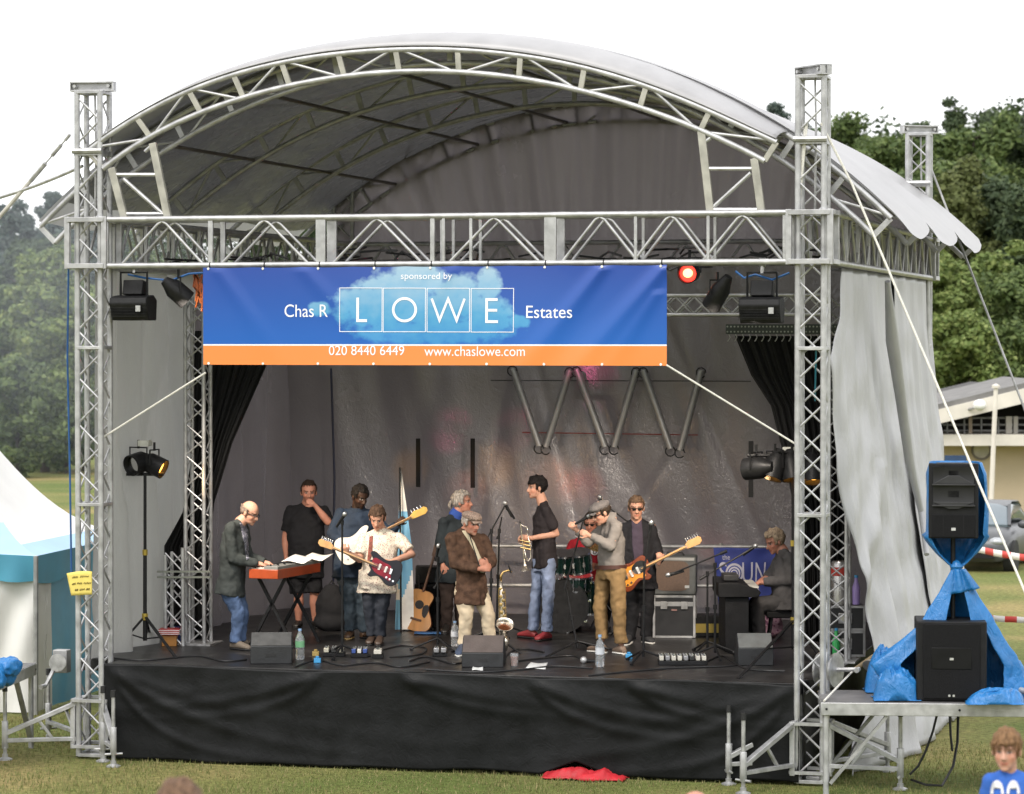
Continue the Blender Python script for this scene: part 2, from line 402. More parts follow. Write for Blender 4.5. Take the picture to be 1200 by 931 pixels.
for i, t in enumerate(TR): tree(t[0], t[1]-(14 if t[1] < 240 else 6), t[2], t[3]*1.3, t[4], t[5], t[6], 11+i, GR, .05)
TL = [
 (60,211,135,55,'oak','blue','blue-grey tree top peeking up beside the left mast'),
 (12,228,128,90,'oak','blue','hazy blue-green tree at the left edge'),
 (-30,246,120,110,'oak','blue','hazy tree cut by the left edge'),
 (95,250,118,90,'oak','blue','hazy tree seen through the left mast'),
 (40,268,112,100,'oak','dark','dark green tree behind the pale leafy one'),
 (150,262,122,110,'oak','mid','tree seen through the lattice right of the left mast'),
 (52,292,96,110,'oak','light','pale green leafy tree hanging low over the grass beyond the tent'),
 (-2,330,98,100,'oak','mid','green tree at the left edge above the tent roof'),
 (100,318,97,100,'oak','light','light green tree behind the left mast'),
 (20,420,92,90,'oak','mid','low green tree with branches reaching down to the tent roof'),
 (78,440,95,70,'oak','mid','low green tree between the tent and the left mast'),
 (215,300,130,110,'oak','mid','tree seen in the gaps of the left side truss'),
]
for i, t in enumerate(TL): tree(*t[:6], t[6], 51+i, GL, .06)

# the wood behind, one far mass of foliage
bases = [crown_mesh(900+i, 13, 4.6, 'oak', n=4200, base=.03)[0] for i in range(3)]
arr = [np.array([v.co for v in m_.vertices]) for m_ in bases]; V_ = []; F_ = []; off = 0; rw = random.Random(44)
for i in range(46):
    px = -420+46*i+rw.uniform(-14,14); d = rw.uniform(158,176); yt = (262 if px < 300 else 225 if px < 880 else 172)+rw.uniform(-6,22)
    q = at_d(px, 395, d); h = CZ+(394.8-yt)*d/FPX; k = rw.uniform(0,6.28); c, s_ = math.cos(k), math.sin(k); A = arr[i%3]*np.array([1.15,1.15,h/12.4])
    A = np.stack([A[:,0]*c-A[:,1]*s_+q.x, A[:,0]*s_+A[:,1]*c+q.y, A[:,2]], 1); V_.append(A); n4 = len(A)//4
    F_.append(np.arange(len(A)).reshape(n4,4)+off); off += len(A)
me = bpy.data.meshes.new('wood'); me.from_pydata(np.concatenate(V_).tolist(), [], np.concatenate(F_).tolist())
o = link_mesh(me, 'wood', LEAFS['dark']); tag(o, 'far wood of dark green trees behind the field', 'wood', kind='stuff')
# ------------------------------------------------------------------ clubhouse
CREAM = mat('cream_render', (.50,.41,.28), .85, 0, .06, 1.2, .15, 30)
FASC = mat('white_fascia', (.62,.58,.52), .6, 0, .06, 3)
DARKW = mat('recess_shade', (.030,.026,.024), .7, 0, .2, 3, .2, 30, stretch=(1,1,.1))  # shade of the balcony recess put into the wall colour
ROOFT = mat('grey_roof_felt', (.16,.155,.15), .9, 0, .15, 3, .3, 20)
D0 = 70.
bp0 = at_d(1185, 605, D0); bp0.z = 0
club = thing('clubhouse', 'cream clubhouse with a low gable roof and dark balcony, far right', 'building', bp0)
def bw(px, py, d=D0): return at_d(px, py, d)
sB = FPX/D0
def bx(mb, x0, x1, y0, y1, d0, d1):       # a block seen between these pixels at D0, from depth d0 to d1 (metres behind D0)
    a = bw(x0, y1); c = bw(x1, y0)
    mb.box(bw((x0+x1)/2, (y0+y1)/2)+V3((FW.x,FW.y,0)).normalized()*((d0+d1)/2), ((x1-x0)/sB, d1-d0, (y1-y0)/sB), (RT, V3((-math.sin(YAW),math.cos(YAW),0)), ZUP))
mb = MB(); bx(mb, 1040, 1420, 520.5, 611, .0, 9); mb.build('lower_wall', CREAM, club)
mb = MB(); bx(mb, 1030, 1420, 508, 521, -.9, 9); mb.build('balcony_slab', FASC, club)
mb = MB(); mb.prism([((x-1207)/sB, -(y-450)/sB) for x, y in ((1040,509),(1374,509),(1374,494),(1207,454),(1040,494))], bw(1207,450)+V3((-math.sin(YAW),math.cos(YAW),0))*1.6, RT, ZUP, V3((-math.sin(YAW),math.cos(YAW),0)), 7.4); mb.build('upper_wall', DARKW, club)
mb = MB()
for y in (490, 498, 505): mb.tube(bw(1030, y), bw(1420, y), .025)
for x in range(1030, 1420, 20): mb.tube(bw(x, 489), bw(x, 509), .02)
mb.build('balcony_railing', ALUD, club)
for x, w in ((1137, 4), (1182, 7), (1190, 5)):
    mb = MB(); bx(mb, x-w/2, x+w/2, 488, 508.5, -.06, .02); mb.build('railing_post', mat('sand_post', (.45,.36,.27), .7) if x < 1150 else FASC, club)
mb = MB(); q = V3((-math.sin(YAW),math.cos(YAW),0))
rid = (1207, 450); 
for sx, x1, y1 in ((-1, 1020, 496), (1, 1394, 496)):
    mb.prism([(0,0),((x1-rid[0])/sB, -(y1-rid[1])/sB),((x1-rid[0])/sB, -(y1-rid[1])/sB+.12),(0,.12)], bw(*rid)-q*1.2, RT, ZUP, q, 5)
mb.build('roof', ROOFT, club)
mb = MB()
for sx, x1, y1 in ((-1, 1020, 496), (1, 1394, 496)):
    mb.prism([(0,0),((x1-rid[0])/sB, -(y1-rid[1])/sB),((x1-rid[0])/sB, -(y1-rid[1])/sB-.32),(0,-.34)], bw(*rid)-q*1.25, RT, ZUP, q, .1)
mb.build('bargeboard', FASC, club)
mb = MB(); mb.lathe([(.0,0),(.24,0),(.24,.05),(.19,.05),(.19,.02),(0,.02)], bw(1150,527.5,D0-.02), -q, 24); cl = mb.build('wall_clock', mat('clock_rim', (.16,.14,.12), .6), club)
mb = MB(); mb.lathe([(.0,0),(.185,0),(.185,.006),(0,.006)], bw(1150,527.5,D0-.045), -q, 24); mb.build('clock_face', mat('clock_dial', (.45,.42,.36), .6), cl)
mb = MB(); bx(mb, 1100, 1125, 532, 546.5, -1.0, -.92); mb.build('blue_panel', mat('navy_board', (.02,.05,.12), .6), club)
mb = MB(); bx(mb, 1040, 1420, 606, 613, -.4, 0); mb.build('plinth', mat('brown_brick', (.16,.10,.06), .9, 0, .2, 8), club)
# flood lamp on the clubhouse and pole in front
t = thing('flood_lamp', 'small white globe lamp on an arm below the clubhouse gable', 'lamp', bw(1148,476,D0-1.5))
mb = MB(); mb.ell(bw(1148,475,D0-1.5), (.15,.15,.13)); mb.build('globe', WHITE, t)
mb = MB(); mb.tube(bw(1146,477,D0-1.5), bw(1095,492,D0-.2), .03); mb.tube(bw(1150,474,D0-1.5), bw(1166,462,D0-.1), .03); mb.build('arm', ALUD, t)
pb = at_z(1160,625,0)
t = thing('pale_pole', 'tall thin pale pole standing before the clubhouse', 'pole', pb)
mb = MB(); mb.tube(pb, at_d(1167,455,dist(pb)), .06, .05, 10); mb.build('shaft', FASC, t)
mb = MB(); mb.lathe([(.0,0),(.09,0),(.09,.06),(0,.1)], at_d(1167,455,dist(pb)), ZUP, 10); mb.build('finial', FASC, t)
lp = at_z(53,548,0); t = thing('lamp_post', 'thin pale post standing among the trees at the left', 'post', lp)
mb = MB(); mb.tube(lp, at_d(55,462,dist(lp)), .07, .055, 8); mb.build('shaft', ALUD, t)
mb = MB(); mb.tube(at_d(55,462,dist(lp)), at_d(50,460,dist(lp)), .05); mb.build('head', ALUD, t)

# ------------------------------------------------------------------ parked car behind the loudspeaker
cp = at_z(1137, 670, 0); cd_ = dist(cp); sc = FPX/cd_
car = thing('parked_car', 'grey parked hatchback behind the blue wrapped loudspeaker', 'car', cp)
CARP = mat('grey_car_paint', (.075,.077,.083), .42, .2, .05, 3, coat=.15); GLAS = mat('car_glass', (.10,.13,.15), .06, .0, .05, 3, spec=.9)
TYRE = mat('tyre', (.015,.015,.015), .8); LAMP = mat('headlamp_glass', (.35,.36,.38), .2, .3)
cf = vv(-.35, 0, 1).normalized(); cs = cf.cross(ZUP).normalized()*-1     # nose to the viewer, slightly left
c0 = cp + cf*(-1.5)
def cl_(f, s_, z): return c0 + (cf*f + cs*s_ + ZUP*z)*.82
secs = []
for (f, w, zb, zt) in ((2.05,.62,.35,.62),(1.95,.80,.22,.78),(1.5,.88,.2,.92),(.9,.9,.2,1.0),(-.8,.9,.2,1.02),(-1.7,.88,.22,1.0),(-2.1,.78,.3,.9)):
    secs.append((cl_(f,0,(zb+zt)/2), cs, ZUP, w, (zt-zb)/2))
mb = MB(); mb.loft([(a,b,c,d*.82,e*.82) for a,b,c,d,e in secs], 28, 4.5); mb.build('body', CARP, car, smooth=50)
mb = MB(); mb.loft([(cl_(f,0,z), cs, ZUP, w*.82, h*.82) for f,w,z,h in ((.95,.74,1.0,.03),(.2,.64,1.2,.24),(-.3,.60,1.26,.26),(-1.2,.60,1.24,.26),(-1.95,.68,1.02,.05))], 28, 4); mb.build('greenhouse', GLAS, car, smooth=50)
mb = MB(); mb.loft([(cl_(f,0,z), cs, ZUP, w*.82, h*.82) for f,w,z,h in ((.18,.58,1.42,.01),(-.3,.56,1.515,.025),(-1.2,.56,1.49,.03),(-1.6,.56,1.36,.02))], 20, 4); mb.build('roof', CARP, car, smooth=50)
for s_ in (-1, 1):
    mb = MB(); mb.bar(cl_(.95,.72*s_,1.0), cl_(.12,.57*s_,1.43), .06, .06); mb.build('pillar', CARP, car)
    mb = MB(); mb.ell(cl_(1.9,.60*s_,.68), (.17,.12,.085), (cs,cf,ZUP)); mb.build('headlight', LAMP, car)
    mb = MB(); mb.ell(cl_(.7,1.0*s_,1.03), (.11,.06,.075), (cs,cf,ZUP)); mb.build('door_mirror', CARP, car)
    for f in (1.3,-1.35):
        mb = MB(); mb.lathe([(.2,-.1),(.31,-.1),(.32,0),(.31,.1),(.2,.1)], cl_(f,.82*s_,.32), cs, 22); w_ = mb.build('wheel', TYRE, car)
        mb = MB(); mb.lathe([(0,-.09),(.21,-.08),(.21,.08),(0,.09)], cl_(f,.82*s_,.32), cs, 14); mb.build('rim', ALUD, w_)
mb = MB(); mb.box(cl_(2.05,0,.42), (.95,.06,.17), (cs,cf,ZUP)); mb.build('grille', BLACK, car)
mb = MB(); mb.box(cl_(2.09,0,.60), (.52,.03,.11), (cs,cf,ZUP)); mb.build('number_plate', WHITE, car)

# barrier tape: two runs of red and white tape
m = bpy.data.materials.new('barrier_tape'); m.use_nodes = True; n = m.node_tree; b = n.nodes['Principled BSDF']
tc = n.nodes.new('ShaderNodeTexCoord'); wv = n.nodes.new('ShaderNodeTexWave'); wv.inputs['Scale'].default_value = 1.0; wv.bands_direction = 'X'
cr = n.nodes.new('ShaderNodeValToRGB'); cr.color_ramp.interpolation = 'CONSTANT'; cr.color_ramp.elements[0].color = (.6,.06,.05,1); cr.color_ramp.elements[1].color = (.8,.76,.74,1); cr.color_ramp.elements[1].position = .5
n.links.new(tc.outputs['Object'], wv.inputs[0]); n.links.new(wv.outputs[0], cr.inputs[0]); n.links.new(cr.outputs[0], b.inputs['Base Color']); TAPE = m
def tape(p0, p1, sag, w, label):
    mb = MB(); p0, p1 = V3(p0), V3(p1)
    mb.grid(lambda u, v: p0.lerp(p1, u) - ZUP*(sag*4*u*(1-u)) + ZUP*(w*(v-.5)) + V3((0,.02*math.sin(u*40),0)), 60, 2)
    o = mb.build('barrier_tape', TAPE, origin=p0, solid=.004); tag(o, label, 'barrier tape', 'barrier tape across the field')
tape(at_d(1120,637,50), at_d(1300,658,46), .1, .11, 'upper run of red and white barrier tape crossing before the parked car')
tape(at_d(1130,722,38), at_d(1300,727,36), .03, .075, 'lower run of red and white barrier tape right of the blue sheeting')

# ------------------------------------------------------------------ tent at the left
TW = mat('white_tent_canvas', (.78,.77,.75), .6, 0, .04, 2, .25, 5); TBL = mat('light_blue_tent_canvas', (.38,.58,.76), .6, 0, .06, 2, .25, 5); TB = mat('blue_tent_canvas', (.16,.42,.60), .6, 0, .08, 2, .3, 5)
tl = at_z(42, 838, 0); td = dist(tl)
tent = thing('marquee_tent', 'white and blue marquee tent left of the stage', 'tent', tl)
def tp(px, py, dd=0): return at_d(px, py, td+dd)
corner = tp(42, 652); lcorner = tp(-190, 640, -.5); rcorner = tp(150, 628, 3.2); apex = tp(-60, 455, 2.2)
def slope(a, b_):      # one roof face: concave (pulled-in) from eave a-b to the apex
    def f(u, v):
        e = a.lerp(b_, u); p = e.lerp(apex, v); return p - ZUP*(.42*math.sin(math.pi*v)*(1-.3*v)) 
    return f
fs1, fs2 = slope(lcorner, corner), slope(corner, rcorner)
mb = MB(); mb.grid(lambda u, v: fs1(u, .36+.64*v), 16, 14); mb.grid(lambda u, v: fs2(u, .16+.84*v), 16, 14); mb.build('roof', TW, tent, smooth=60)
mb = MB(); mb.grid(lambda u, v: fs1(u, .36*v), 16, 8); mb.grid(lambda u, v: fs2(u, .16*v), 16, 6); mb.build('roof_band', TBL, tent, smooth=60)
def val(a, b_, drop):
    return lambda u, v: a.lerp(b_, u) - ZUP*(v*(drop+.05*abs(math.sin(u*9)))) + (-FW)*(.03*math.sin(u*30)*v)
mb = MB(); mb.grid(val(lcorner, corner, .26), 40, 3); mb.grid(val(corner, rcorner, .3), 40, 3); mb.build('valance', mat('teal_valance', (.08,.32,.46), .6, 0, .08, 2), tent, smooth=60)
def wall(a, b_, top, n_=9, amp=.05):
    def f(u, v):
        p = a.lerp(b_, u); z = p.z-top; return V3((p.x, p.y, z*(1-v)+.02*v)) + (-FW)*(amp*math.sin(u*n_*3+v*2)*(.3+v)+.02*math.sin(u*31+v*9))
    return f
mb = MB(); mb.grid(wall(lcorner+FW*.1, corner+FW*.1, .2), 40, 20); mb.grid(wall(corner+FW*.1, tp(60,652,.6), .2, 3), 10, 20); mb.build('white_side_wall', TW, tent, smooth=60)
mb = MB(); mb.grid(wall(tp(58,652,.6), rcorner, .2), 30, 20); mb.build('blue_side_wall', TB, tent, smooth=60)
mb = MB(); mb.tube(tl, corner, .03); mb.build('corner_pole', ALUD, tent)
o = MB(); o.tube(corner, at_z(92, 760, .35), .012, seg=5); o = o.build('guy_rope', ROPE, tent)

# ================================================================== THE STAGE STRUCTURE
HB0, HB1 = 5.03, 5.50          # lower and upper chord heights of the box trusses
HT = 6.95
def lattice(mb, p0, p1, pitch, side_a, side_b, r=.011, x=True):
    """zigzag (or crossed) lacing between two parallel chords given by start points and end offset"""
def lace(mb, a0, b0, a1, b1, n, r=.012, cross=True, seg=6):
    # chord A runs a0->a1, chord B runs b0->b1
    a0, b0, a1, b1 = map(V3, (a0, b0, a1, b1))
    for i in range(n):
        u0, u1 = i/n, (i+1)/n
        if cross or i % 2 == 0: mb.tube(a0.lerp(a1, u0), b0.lerp(b1, u1), r, seg=seg, caps=False)
        if cross or i % 2 == 1: mb.tube(b0.lerp(b1, u0), a0.lerp(a1, u1), r, seg=seg, caps=False)
def tower(x, y, label, capang, z0=.0, capw=.46, winch=None, ex=0):
    t = thing('stage_mast', label, 'mast', (x, y, 0), 'lattice masts of the stage')
    h = .125
    cs_ = [V3((x+sx*h, y+sy*h, 0)) for sx, sy in ((-1,-1),(1,-1),(1,1),(-1,1))]
    for c in cs_:
        mb = MB(); mb.tube(c+ZUP*.03, c+ZUP*(HT-.14), .030, seg=12); mb.build('post', ALU, t)
    for i in range(4):
        a, b_ = cs_[i], cs_[(i+1) % 4]; mb = MB()
        lace(mb, a+ZUP*.1, b_+ZUP*.1, a+ZUP*(HT-.2), b_+ZUP*(HT-.2), 28, .011, cross=False)
        mb.build('lacing', ALU, t)
    for z in (.04, 2.6, 4.2, HT-.15):
        mb = MB()
        for i in range(4): mb.bar(cs_[i]+ZUP*z, cs_[(i+1) % 4]+ZUP*z, .06, .035)
        mb.build('cross_plate', ALU, t, bevel=.004)
    X = V3((math.cos(capang), math.sin(capang), 0)); Y = ZUP.cross(X); mb = MB()
    c = V3((x, y, HT-.085)); hw = capw/2
    mb.box(c+ZUP*.04, (capw, .13, .014), (X,Y,ZUP)); mb.box(c-ZUP*.045, (capw, .13, .014), (X,Y,ZUP)); mb.box(c, (capw, .02, .08), (X,Y,ZUP))
    for s_ in (-1, 1): mb.box(c+X*(s_*(hw-.006)), (.012, .13, .075), (X,Y,ZUP))
    cp_ = mb.build('cap_beam', ALU, t)
    mb = MB()
    for s_ in (-1, 1): mb.lathe([(0,-.07),(.018,-.07),(.018,.07),(0,.07)], c+X*(s_*(hw-.05)), Y, 8)
    mb.build('bolt', STEEL, cp_)
    # sleeve block that rides on the mast and carries the beams
    mb = MB(); k = .2
    ks = [V3((x+sx*k, y+sy*k, 0)) for sx, sy in ((-1,-1),(1,-1),(1,1),(-1,1))]
    for z in (HB0, HB1):
        for i in range(4): mb.bar(ks[i]+ZUP*z, ks[(i+1) % 4]+ZUP*z, .075, .05)
    for q_ in ks: mb.bar(q_+ZUP*(HB0-.03), q_+ZUP*(HB1+.03), .055, .055)
    mb.build('sleeve_block', ALU, t, bevel=.004)
    mb = MB(); mb.box((x,y,HB1+.68), (.3,.3,.05)); mb.tube((x-.16,y-.16,HB1+.70), (x+.16,y-.16,HB1+.70), .03); mb.build('chain_bracket', STEEL, t)
    mb = MB(); mb.path([(x+.02,y,HT-.15),(x+.03,y,HB1+.75),(x+.02,y,HB1)], .012); mb.build('hoist_chain', STEEL, t)
    for z in (.13, .6):
        mb = MB(); qs = [V3((x+sx*.17, y+sy*.17, z)) for sx, sy in ((-1,-1),(1,-1),(1,1),(-1,1))]
        for i in range(4): mb.bar(qs[i], qs[(i+1) % 4], .05, .03)
        mb.build('base_collar', ALU, t)
    return t
FLX, FRX, RY = -3.70, 3.70, 8.50
mFL = tower(FLX, 0, 'tall lattice mast at the front left corner of the stage, beside the tent', R(4))
mFR = tower(FRX, 0, 'tall lattice mast at the front right corner of the stage, next to the loudspeaker platform', R(-48))
mRR = tower(FRX, RY, 'short-looking rear lattice mast rising behind the right slope of the roof', R(30))
mRL = tower(FLX, RY, 'rear left lattice mast, mostly hidden by the roof and side sheet', R(4))
# winches on the front masts
def winch(p, ax, label, ang):
    t = thing('hand_winch', label, 'winch', p); p = V3(p)
    mb = MB(); k = 1 if ang > 0 else .52; mb.lathe([(.0,-.09),(.17*k,-.09),(.17*k,-.07),(.09*k,-.06),(.09*k,.06),(.17*k,.07),(.17*k,.09),(0,.09)], p, ax, 24); mb.build('cable_drum', STEEL, t)
    mb = MB(); mb.box(p+V3((0,.1,0)), (.16,.12,.24)); mb.build('gear_box', ALUD, t, bevel=.01)
    mb = MB(); d = V3((.3,-.05,.02)) if ang > 0 else V3((-.1,-.1,-.24)); mb.path([p, p+d*.5, p+d], .022); mb.tube(p+d, p+d+V3((0,-.12,0)), .025); mb.build('crank_handle', STEEL, t)
winch(at_d(961,785,29.3)+V3((.08,0,0)), V3((.95,-.3,0)), 'round steel winch drum on the front right mast beside the blue sheeting', 1)
winch(at_d(68,776,31.3), V3((.35,-1,0)), 'steel winch on the front left mast before the blue tent wall', -1)

# box trusses between the masts
def box_truss(name, label, p0, p1, side, n, peaks=None, group='box trusses round the stage roof', plates=()):
    p0, p1 = V3(p0), V3(p1); t = thing(name, label, 'truss', (p0+p1)/2, group)
    u = (p1-p0).normalized(); sd_ = V3(side)*.18
    for s_ in (-1, 1):
        for z in (HB0, HB1):
            mb = MB(); mb.tube(p0+sd_*s_+ZUP*z, p1+sd_*s_+ZUP*z, .030, seg=12); mb.build('chord', ALU, t, smooth=60)
    Ltot = (p1-p0).length
    for s_ in (-1, 1):
        mb = MB()
        bays = peaks or [((i+.5)*Ltot/n, Ltot/n*.43) for i in range(n)]
        for c, hw in bays:
            a = p0+sd_*s_+u*(c-hw)+ZUP*(HB0+.02); m0 = p0+sd_*s_+u*(c-.045)+ZUP*(HB1-.05); m1 = p0+sd_*s_+u*(c+.045)+ZUP*(HB1-.05); b_ = p0+sd_*s_+u*(c+hw)+ZUP*(HB0+.02)
            mb.path([a, m0, p0+sd_*s_+u*c+ZUP*(HB1-.025), m1, b_], .016, 8)
        mb.build('bracing', ALU, t, smooth=60)
    for z in (HB0, HB1):
        mb = MB(); lace(mb, p0+sd_+ZUP*z, p0-sd_+ZUP*z, p1+sd_+ZUP*z, p1-sd_+ZUP*z, max(n, 4)*2, .013, cross=False); mb.build('bracing', ALU, t)
    mb = MB()
    for c, w in plates:
        for s_ in (-1, 1): mb.box(p0+sd_*s_+u*c+ZUP*((HB0+HB1)/2), (w, .035, HB1-HB0-.03), (u, V3(side), ZUP))
    if plates: mb.build('joint_plate', ALU, t, bevel=.004)
    return t
X0 = FLX+.2; LB = FRX-FLX-.4
def bxp(px): return at_Y(px, 262, -.18).x - X0
peaks = [(bxp(px), hw) for px, hw in ((190,.43),(310,.45),(442,.45),(579,.45),(703,.37),(786,.36),(870,.38))]
plates = [(bxp(px), w) for px, w in ((124,.06),(247,.05),(376,.10),(507,.045),(520,.03),(552,.03),(645,.12),(745,.03),(830,.03),(921,.06))]
front = box_truss('front_beam', 'long silver box truss across the stage front, carrying the sponsor banner', (X0,0,0), (FRX-.2,0,0), (0,-1,0), 8, peaks, plates=plates)
box_truss('side_beam', 'side box truss along the right edge of the roof above the silver sheet', (FRX,.2,0), (FRX,RY-.2,0), (1,0,0), 11, plates=[(.8*i,.03) for i in range(1,10)])
box_truss('side_beam', 'side box truss along the left edge of the roof, seen through the front beam', (FLX,.2,0), (FLX,RY-.2,0), (1,0,0), 11, plates=[(.8*i,.03) for i in range(1,10)])
box_truss('rear_beam', 'rear box truss low across the grey back gable', (X0,RY,0), (FRX-.2,RY,0), (0,1,0), 9)
# sponsor-beam inner ledge pipe between the two joint plates
# ------------------------------------------------------------------ arched roof
RR_, ZC = 6.30, 7.34-6.30      # skin radius and centre height
def arc(x, r=RR_, zc=ZC): return zc+math.sqrt(max(r*r-x*x, 0))
EX = 4.44
roof = thing('stage_roof', 'arched silver fabric roof of the stage on curved trusses', 'roof', (0, 4, 5.5))
def arch(y, r, zc, x0, x1, n, depth=.235, rc=.030, jr=.028):
    a0, a1 = math.asin(x0/r), math.asin(x1/r)
    def P(t, q): a = a0+(a1-a0)*t; return V3((math.sin(a)*(r-q), y, zc+math.cos(a)*(r-q)))
    mb = MB()
    for q in (.04, .04+depth): mb.path([P(i/48, q) for i in range(49)], rc, 8)
    o = mb.build('arch_chord', ALU, roof, smooth=60)
    mb = MB()
    for i in range(n+1): mb.bar(P(i/n, .04), P(i/n, .04+depth), .055, .03, V3((0,1,0)))
    for i in range(n):
        if i % 2: mb.tube(P(i/n+.006, .04+depth), P((i+1)/n-.006, .05), .014, seg=6)
        else: mb.tube(P(i/n+.006, .05), P((i+1)/n-.006, .04+depth), .014, seg=6)
    w = mb.build('arch_web', ALU, o, smooth=60)
AY = [.30, 2.95, 5.7, 8.45]
_tp = [(103,177),(140,150),(190,122),(245,98),(300,80),(350,70),(400,63.5),(470,58),(546,59),(600,65),(650,72.5),(695,82),(768,105),(840,135),(910,167)]
_bt = [(121,198),(160,170.5),(223,137),(270,119.5),(320,106),(400,90),(468,84),(523,84),(600,91.5),(661,101.5),(692,109.6),(765,131),(829,157),(896,189)]
def _fit(pts):
    w = [at_Y(a, c, -.12) for a, c in pts]; return np.polyfit([q.x for q in w], [q.z for q in w], 6), w[0].x, w[-1].x
(_ct, tx0, tx1), (_cb, bx0, bx1) = _fit(_tp), _fit(_bt)
def FT(t): x = tx0+(tx1-tx0)*t; return V3((x, -.12, float(np.polyval(_ct, x))))
def FB(t): x = bx0+(bx1-bx0)*t; return V3((x, -.12, float(np.polyval(_cb, x))))
mb = MB(); mb.path([FT(i/60) for i in range(61)], .031, 10); mb.path([FB(i/60) for i in range(61)], .031, 10); fa_ = mb.build('arch_chord', ALU, roof, smooth=60)
mb = MB(); TS = [0.0,.075,.155,.222,.294,.378,.462,.552,.642,.733,.82,.908,1.0]
for t in TS: mb.bar(FT(t), FB(t), .055, .035, V3((0,1,0)))
mb.build('arch_strut', mat('olive_grey_strut', (.37,.36,.315), .5, .3, .15, 8), fa_, bevel=.003)
mb = MB()
for i in range(12):
    a, c = TS[i]+.006, TS[i+1]-.006
    if i % 2: mb.tube(FB(a), FT(c), .016, seg=8)
    else: mb.tube(FT(a), FB(c), .016, seg=8)
mb.build('arch_diagonal', ALU, fa_, smooth=60)
for y in AY: arch(y, RR_-.02, ZC, -EX, EX, 16)
# portal legs under the front arch
mb = MB()
def fp(px, py, Y=-.12): return at_Y(px, py, Y)
LEG = mat('olive_grey_strut', (.37,.36,.315), .5, .3, .15, 8)
for seq in (((131,197),(146,256)), ((179,168),(197,256)), ((822,154),(833,254)), ((884,186),(893,254))):
    mb.bar(fp(*seq[0]), fp(*seq[1]), .075, .05, V3((0,1,0)))
legs = mb.build('portal_leg', LEG, roof, bevel=.004)
mb = MB()
for a, b_ in (((136,205),(184,205)), ((143,251),(192,251)), ((145,210),(190,250)), ((826,198),(886,198)), ((832,246),(890,246)), ((836,243),(880,203)), ((179,170),(170,178)), ((822,170),(833,162)), ((107,180),(122,197))):
    mb.tube(fp(*a), fp(*b_), .021)
mb.build('portal_rung', ALU, legs)
# purlins tying the arches together
PUR = mat('dark_purlin', (.10,.085,.075), .5, .2, .2, 6)
for xq in (-3.0, -1.9, -.75, .45, 1.6, 2.75):
    mb = MB()
    for y0, y1 in zip(AY[:-1], AY[1:]):
        mb.tube((xq, y0, arc(xq, RR_-.27)), (xq, y1, arc(xq, RR_-.27)), .02, seg=7)
    mb.build('purlin', PUR, roof)
mb = MB()
for xq in (-2.4, 0.0, 2.4):
    for y0, y1, s_ in ((AY[0],AY[1],1),(AY[2],AY[3],-1)):
        mb.tube((xq-.5*s_, y0, arc(xq-.5*s_, RR_-.05)), (xq+.5*s_, y1, arc(xq+.5*s_, RR_-.05)), .012, seg=6)
mb.build('wind_brace', PUR, roof)
# fabric skin: three bays, slack between the arches and ending in scallops over the eaves
def skin(u, v, off=0, ext=True):
    k = min(int(v*3), 2); f = v*3-k; y = AY[k]+(AY[k+1]-AY[k])*f
    sc_ = math.sin(math.pi*f)
    amax = math.asin(EX/RR_); e = .042*sc_**.5*amax if ext and u > .5 else 0
    a = (amax+e)*(2*u-1); r = RR_ + off - .075*sc_ + (.012*math.sin(a*23+y*3)+.01*math.sin(a*11-y*5))*sc_
    if abs(a) > amax: r -= (abs(a)-amax)*.25
    return V3((math.sin(a)*r, y, ZC+math.cos(a)*r))
mb = MB(); mb.grid(lambda u, v: skin(u, v), 110, 48); mb.build('roof_skin', mat('silver_roof_fabric', (.43,.425,.435), .40, .12, .06, 3, .4, 4), roof, smooth=180); translucent(MC['silver_roof_fabric'], (.5,.5,.5), .22)
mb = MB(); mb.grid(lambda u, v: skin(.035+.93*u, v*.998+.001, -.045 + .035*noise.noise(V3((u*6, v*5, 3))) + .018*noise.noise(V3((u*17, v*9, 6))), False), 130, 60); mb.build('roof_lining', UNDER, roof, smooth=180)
# nose strip from the front arch up to the first full arch
def nose(u, v):
    p = FT(u)+V3((0,-.03,.035))
    x = p.x*(1+.015*v) + .07*v; q = V3((x, AY[0]+.35, arc(x, RR_+.02)))
    w = p.lerp(q, v); w.z += .085*math.sin(math.pi*v**.7)*min(1, .25+4*min(u, 1-u)) + .010*math.sin(u*70)*math.sin(math.pi*v)*noise.noise(V3((u*12,0,0))); return w
mb = MB(); mb.grid(nose, 140, 8); mb.build('nose_flap', MC['silver_roof_fabric'], roof, smooth=180, solid=.006)
# rear gable sheet
def gable(u, v):
    x = -3.82+7.64*u; zt = arc(x, RR_-.015); z0 = 4.9
    p = V3((x, RY-.13, zt+(z0-zt)*v)); f = (.3+.7*v)
    p.y += .07*noise.noise(V3((x*2.6+v*.8*x, v*.6, 1)))*f + .075*noise.noise(V3((x*6+v*1.5*x, v*.8, 5))) + .05*abs(math.sin(x*2.2*(1+.3*v))) + .025*noise.noise(V3((x*15, v*1.5, 8)))
    return p
mb = MB(); mb.grid(gable, 160, 40); gm = BWALL.copy(); gm.name = 'gable_tarpaulin'; [setattr(q.inputs[0],'default_value',.22) for q in gm.node_tree.nodes if q.type == 'MIX_SHADER']; mb.build('gable_sheet', gm, roof, smooth=180)

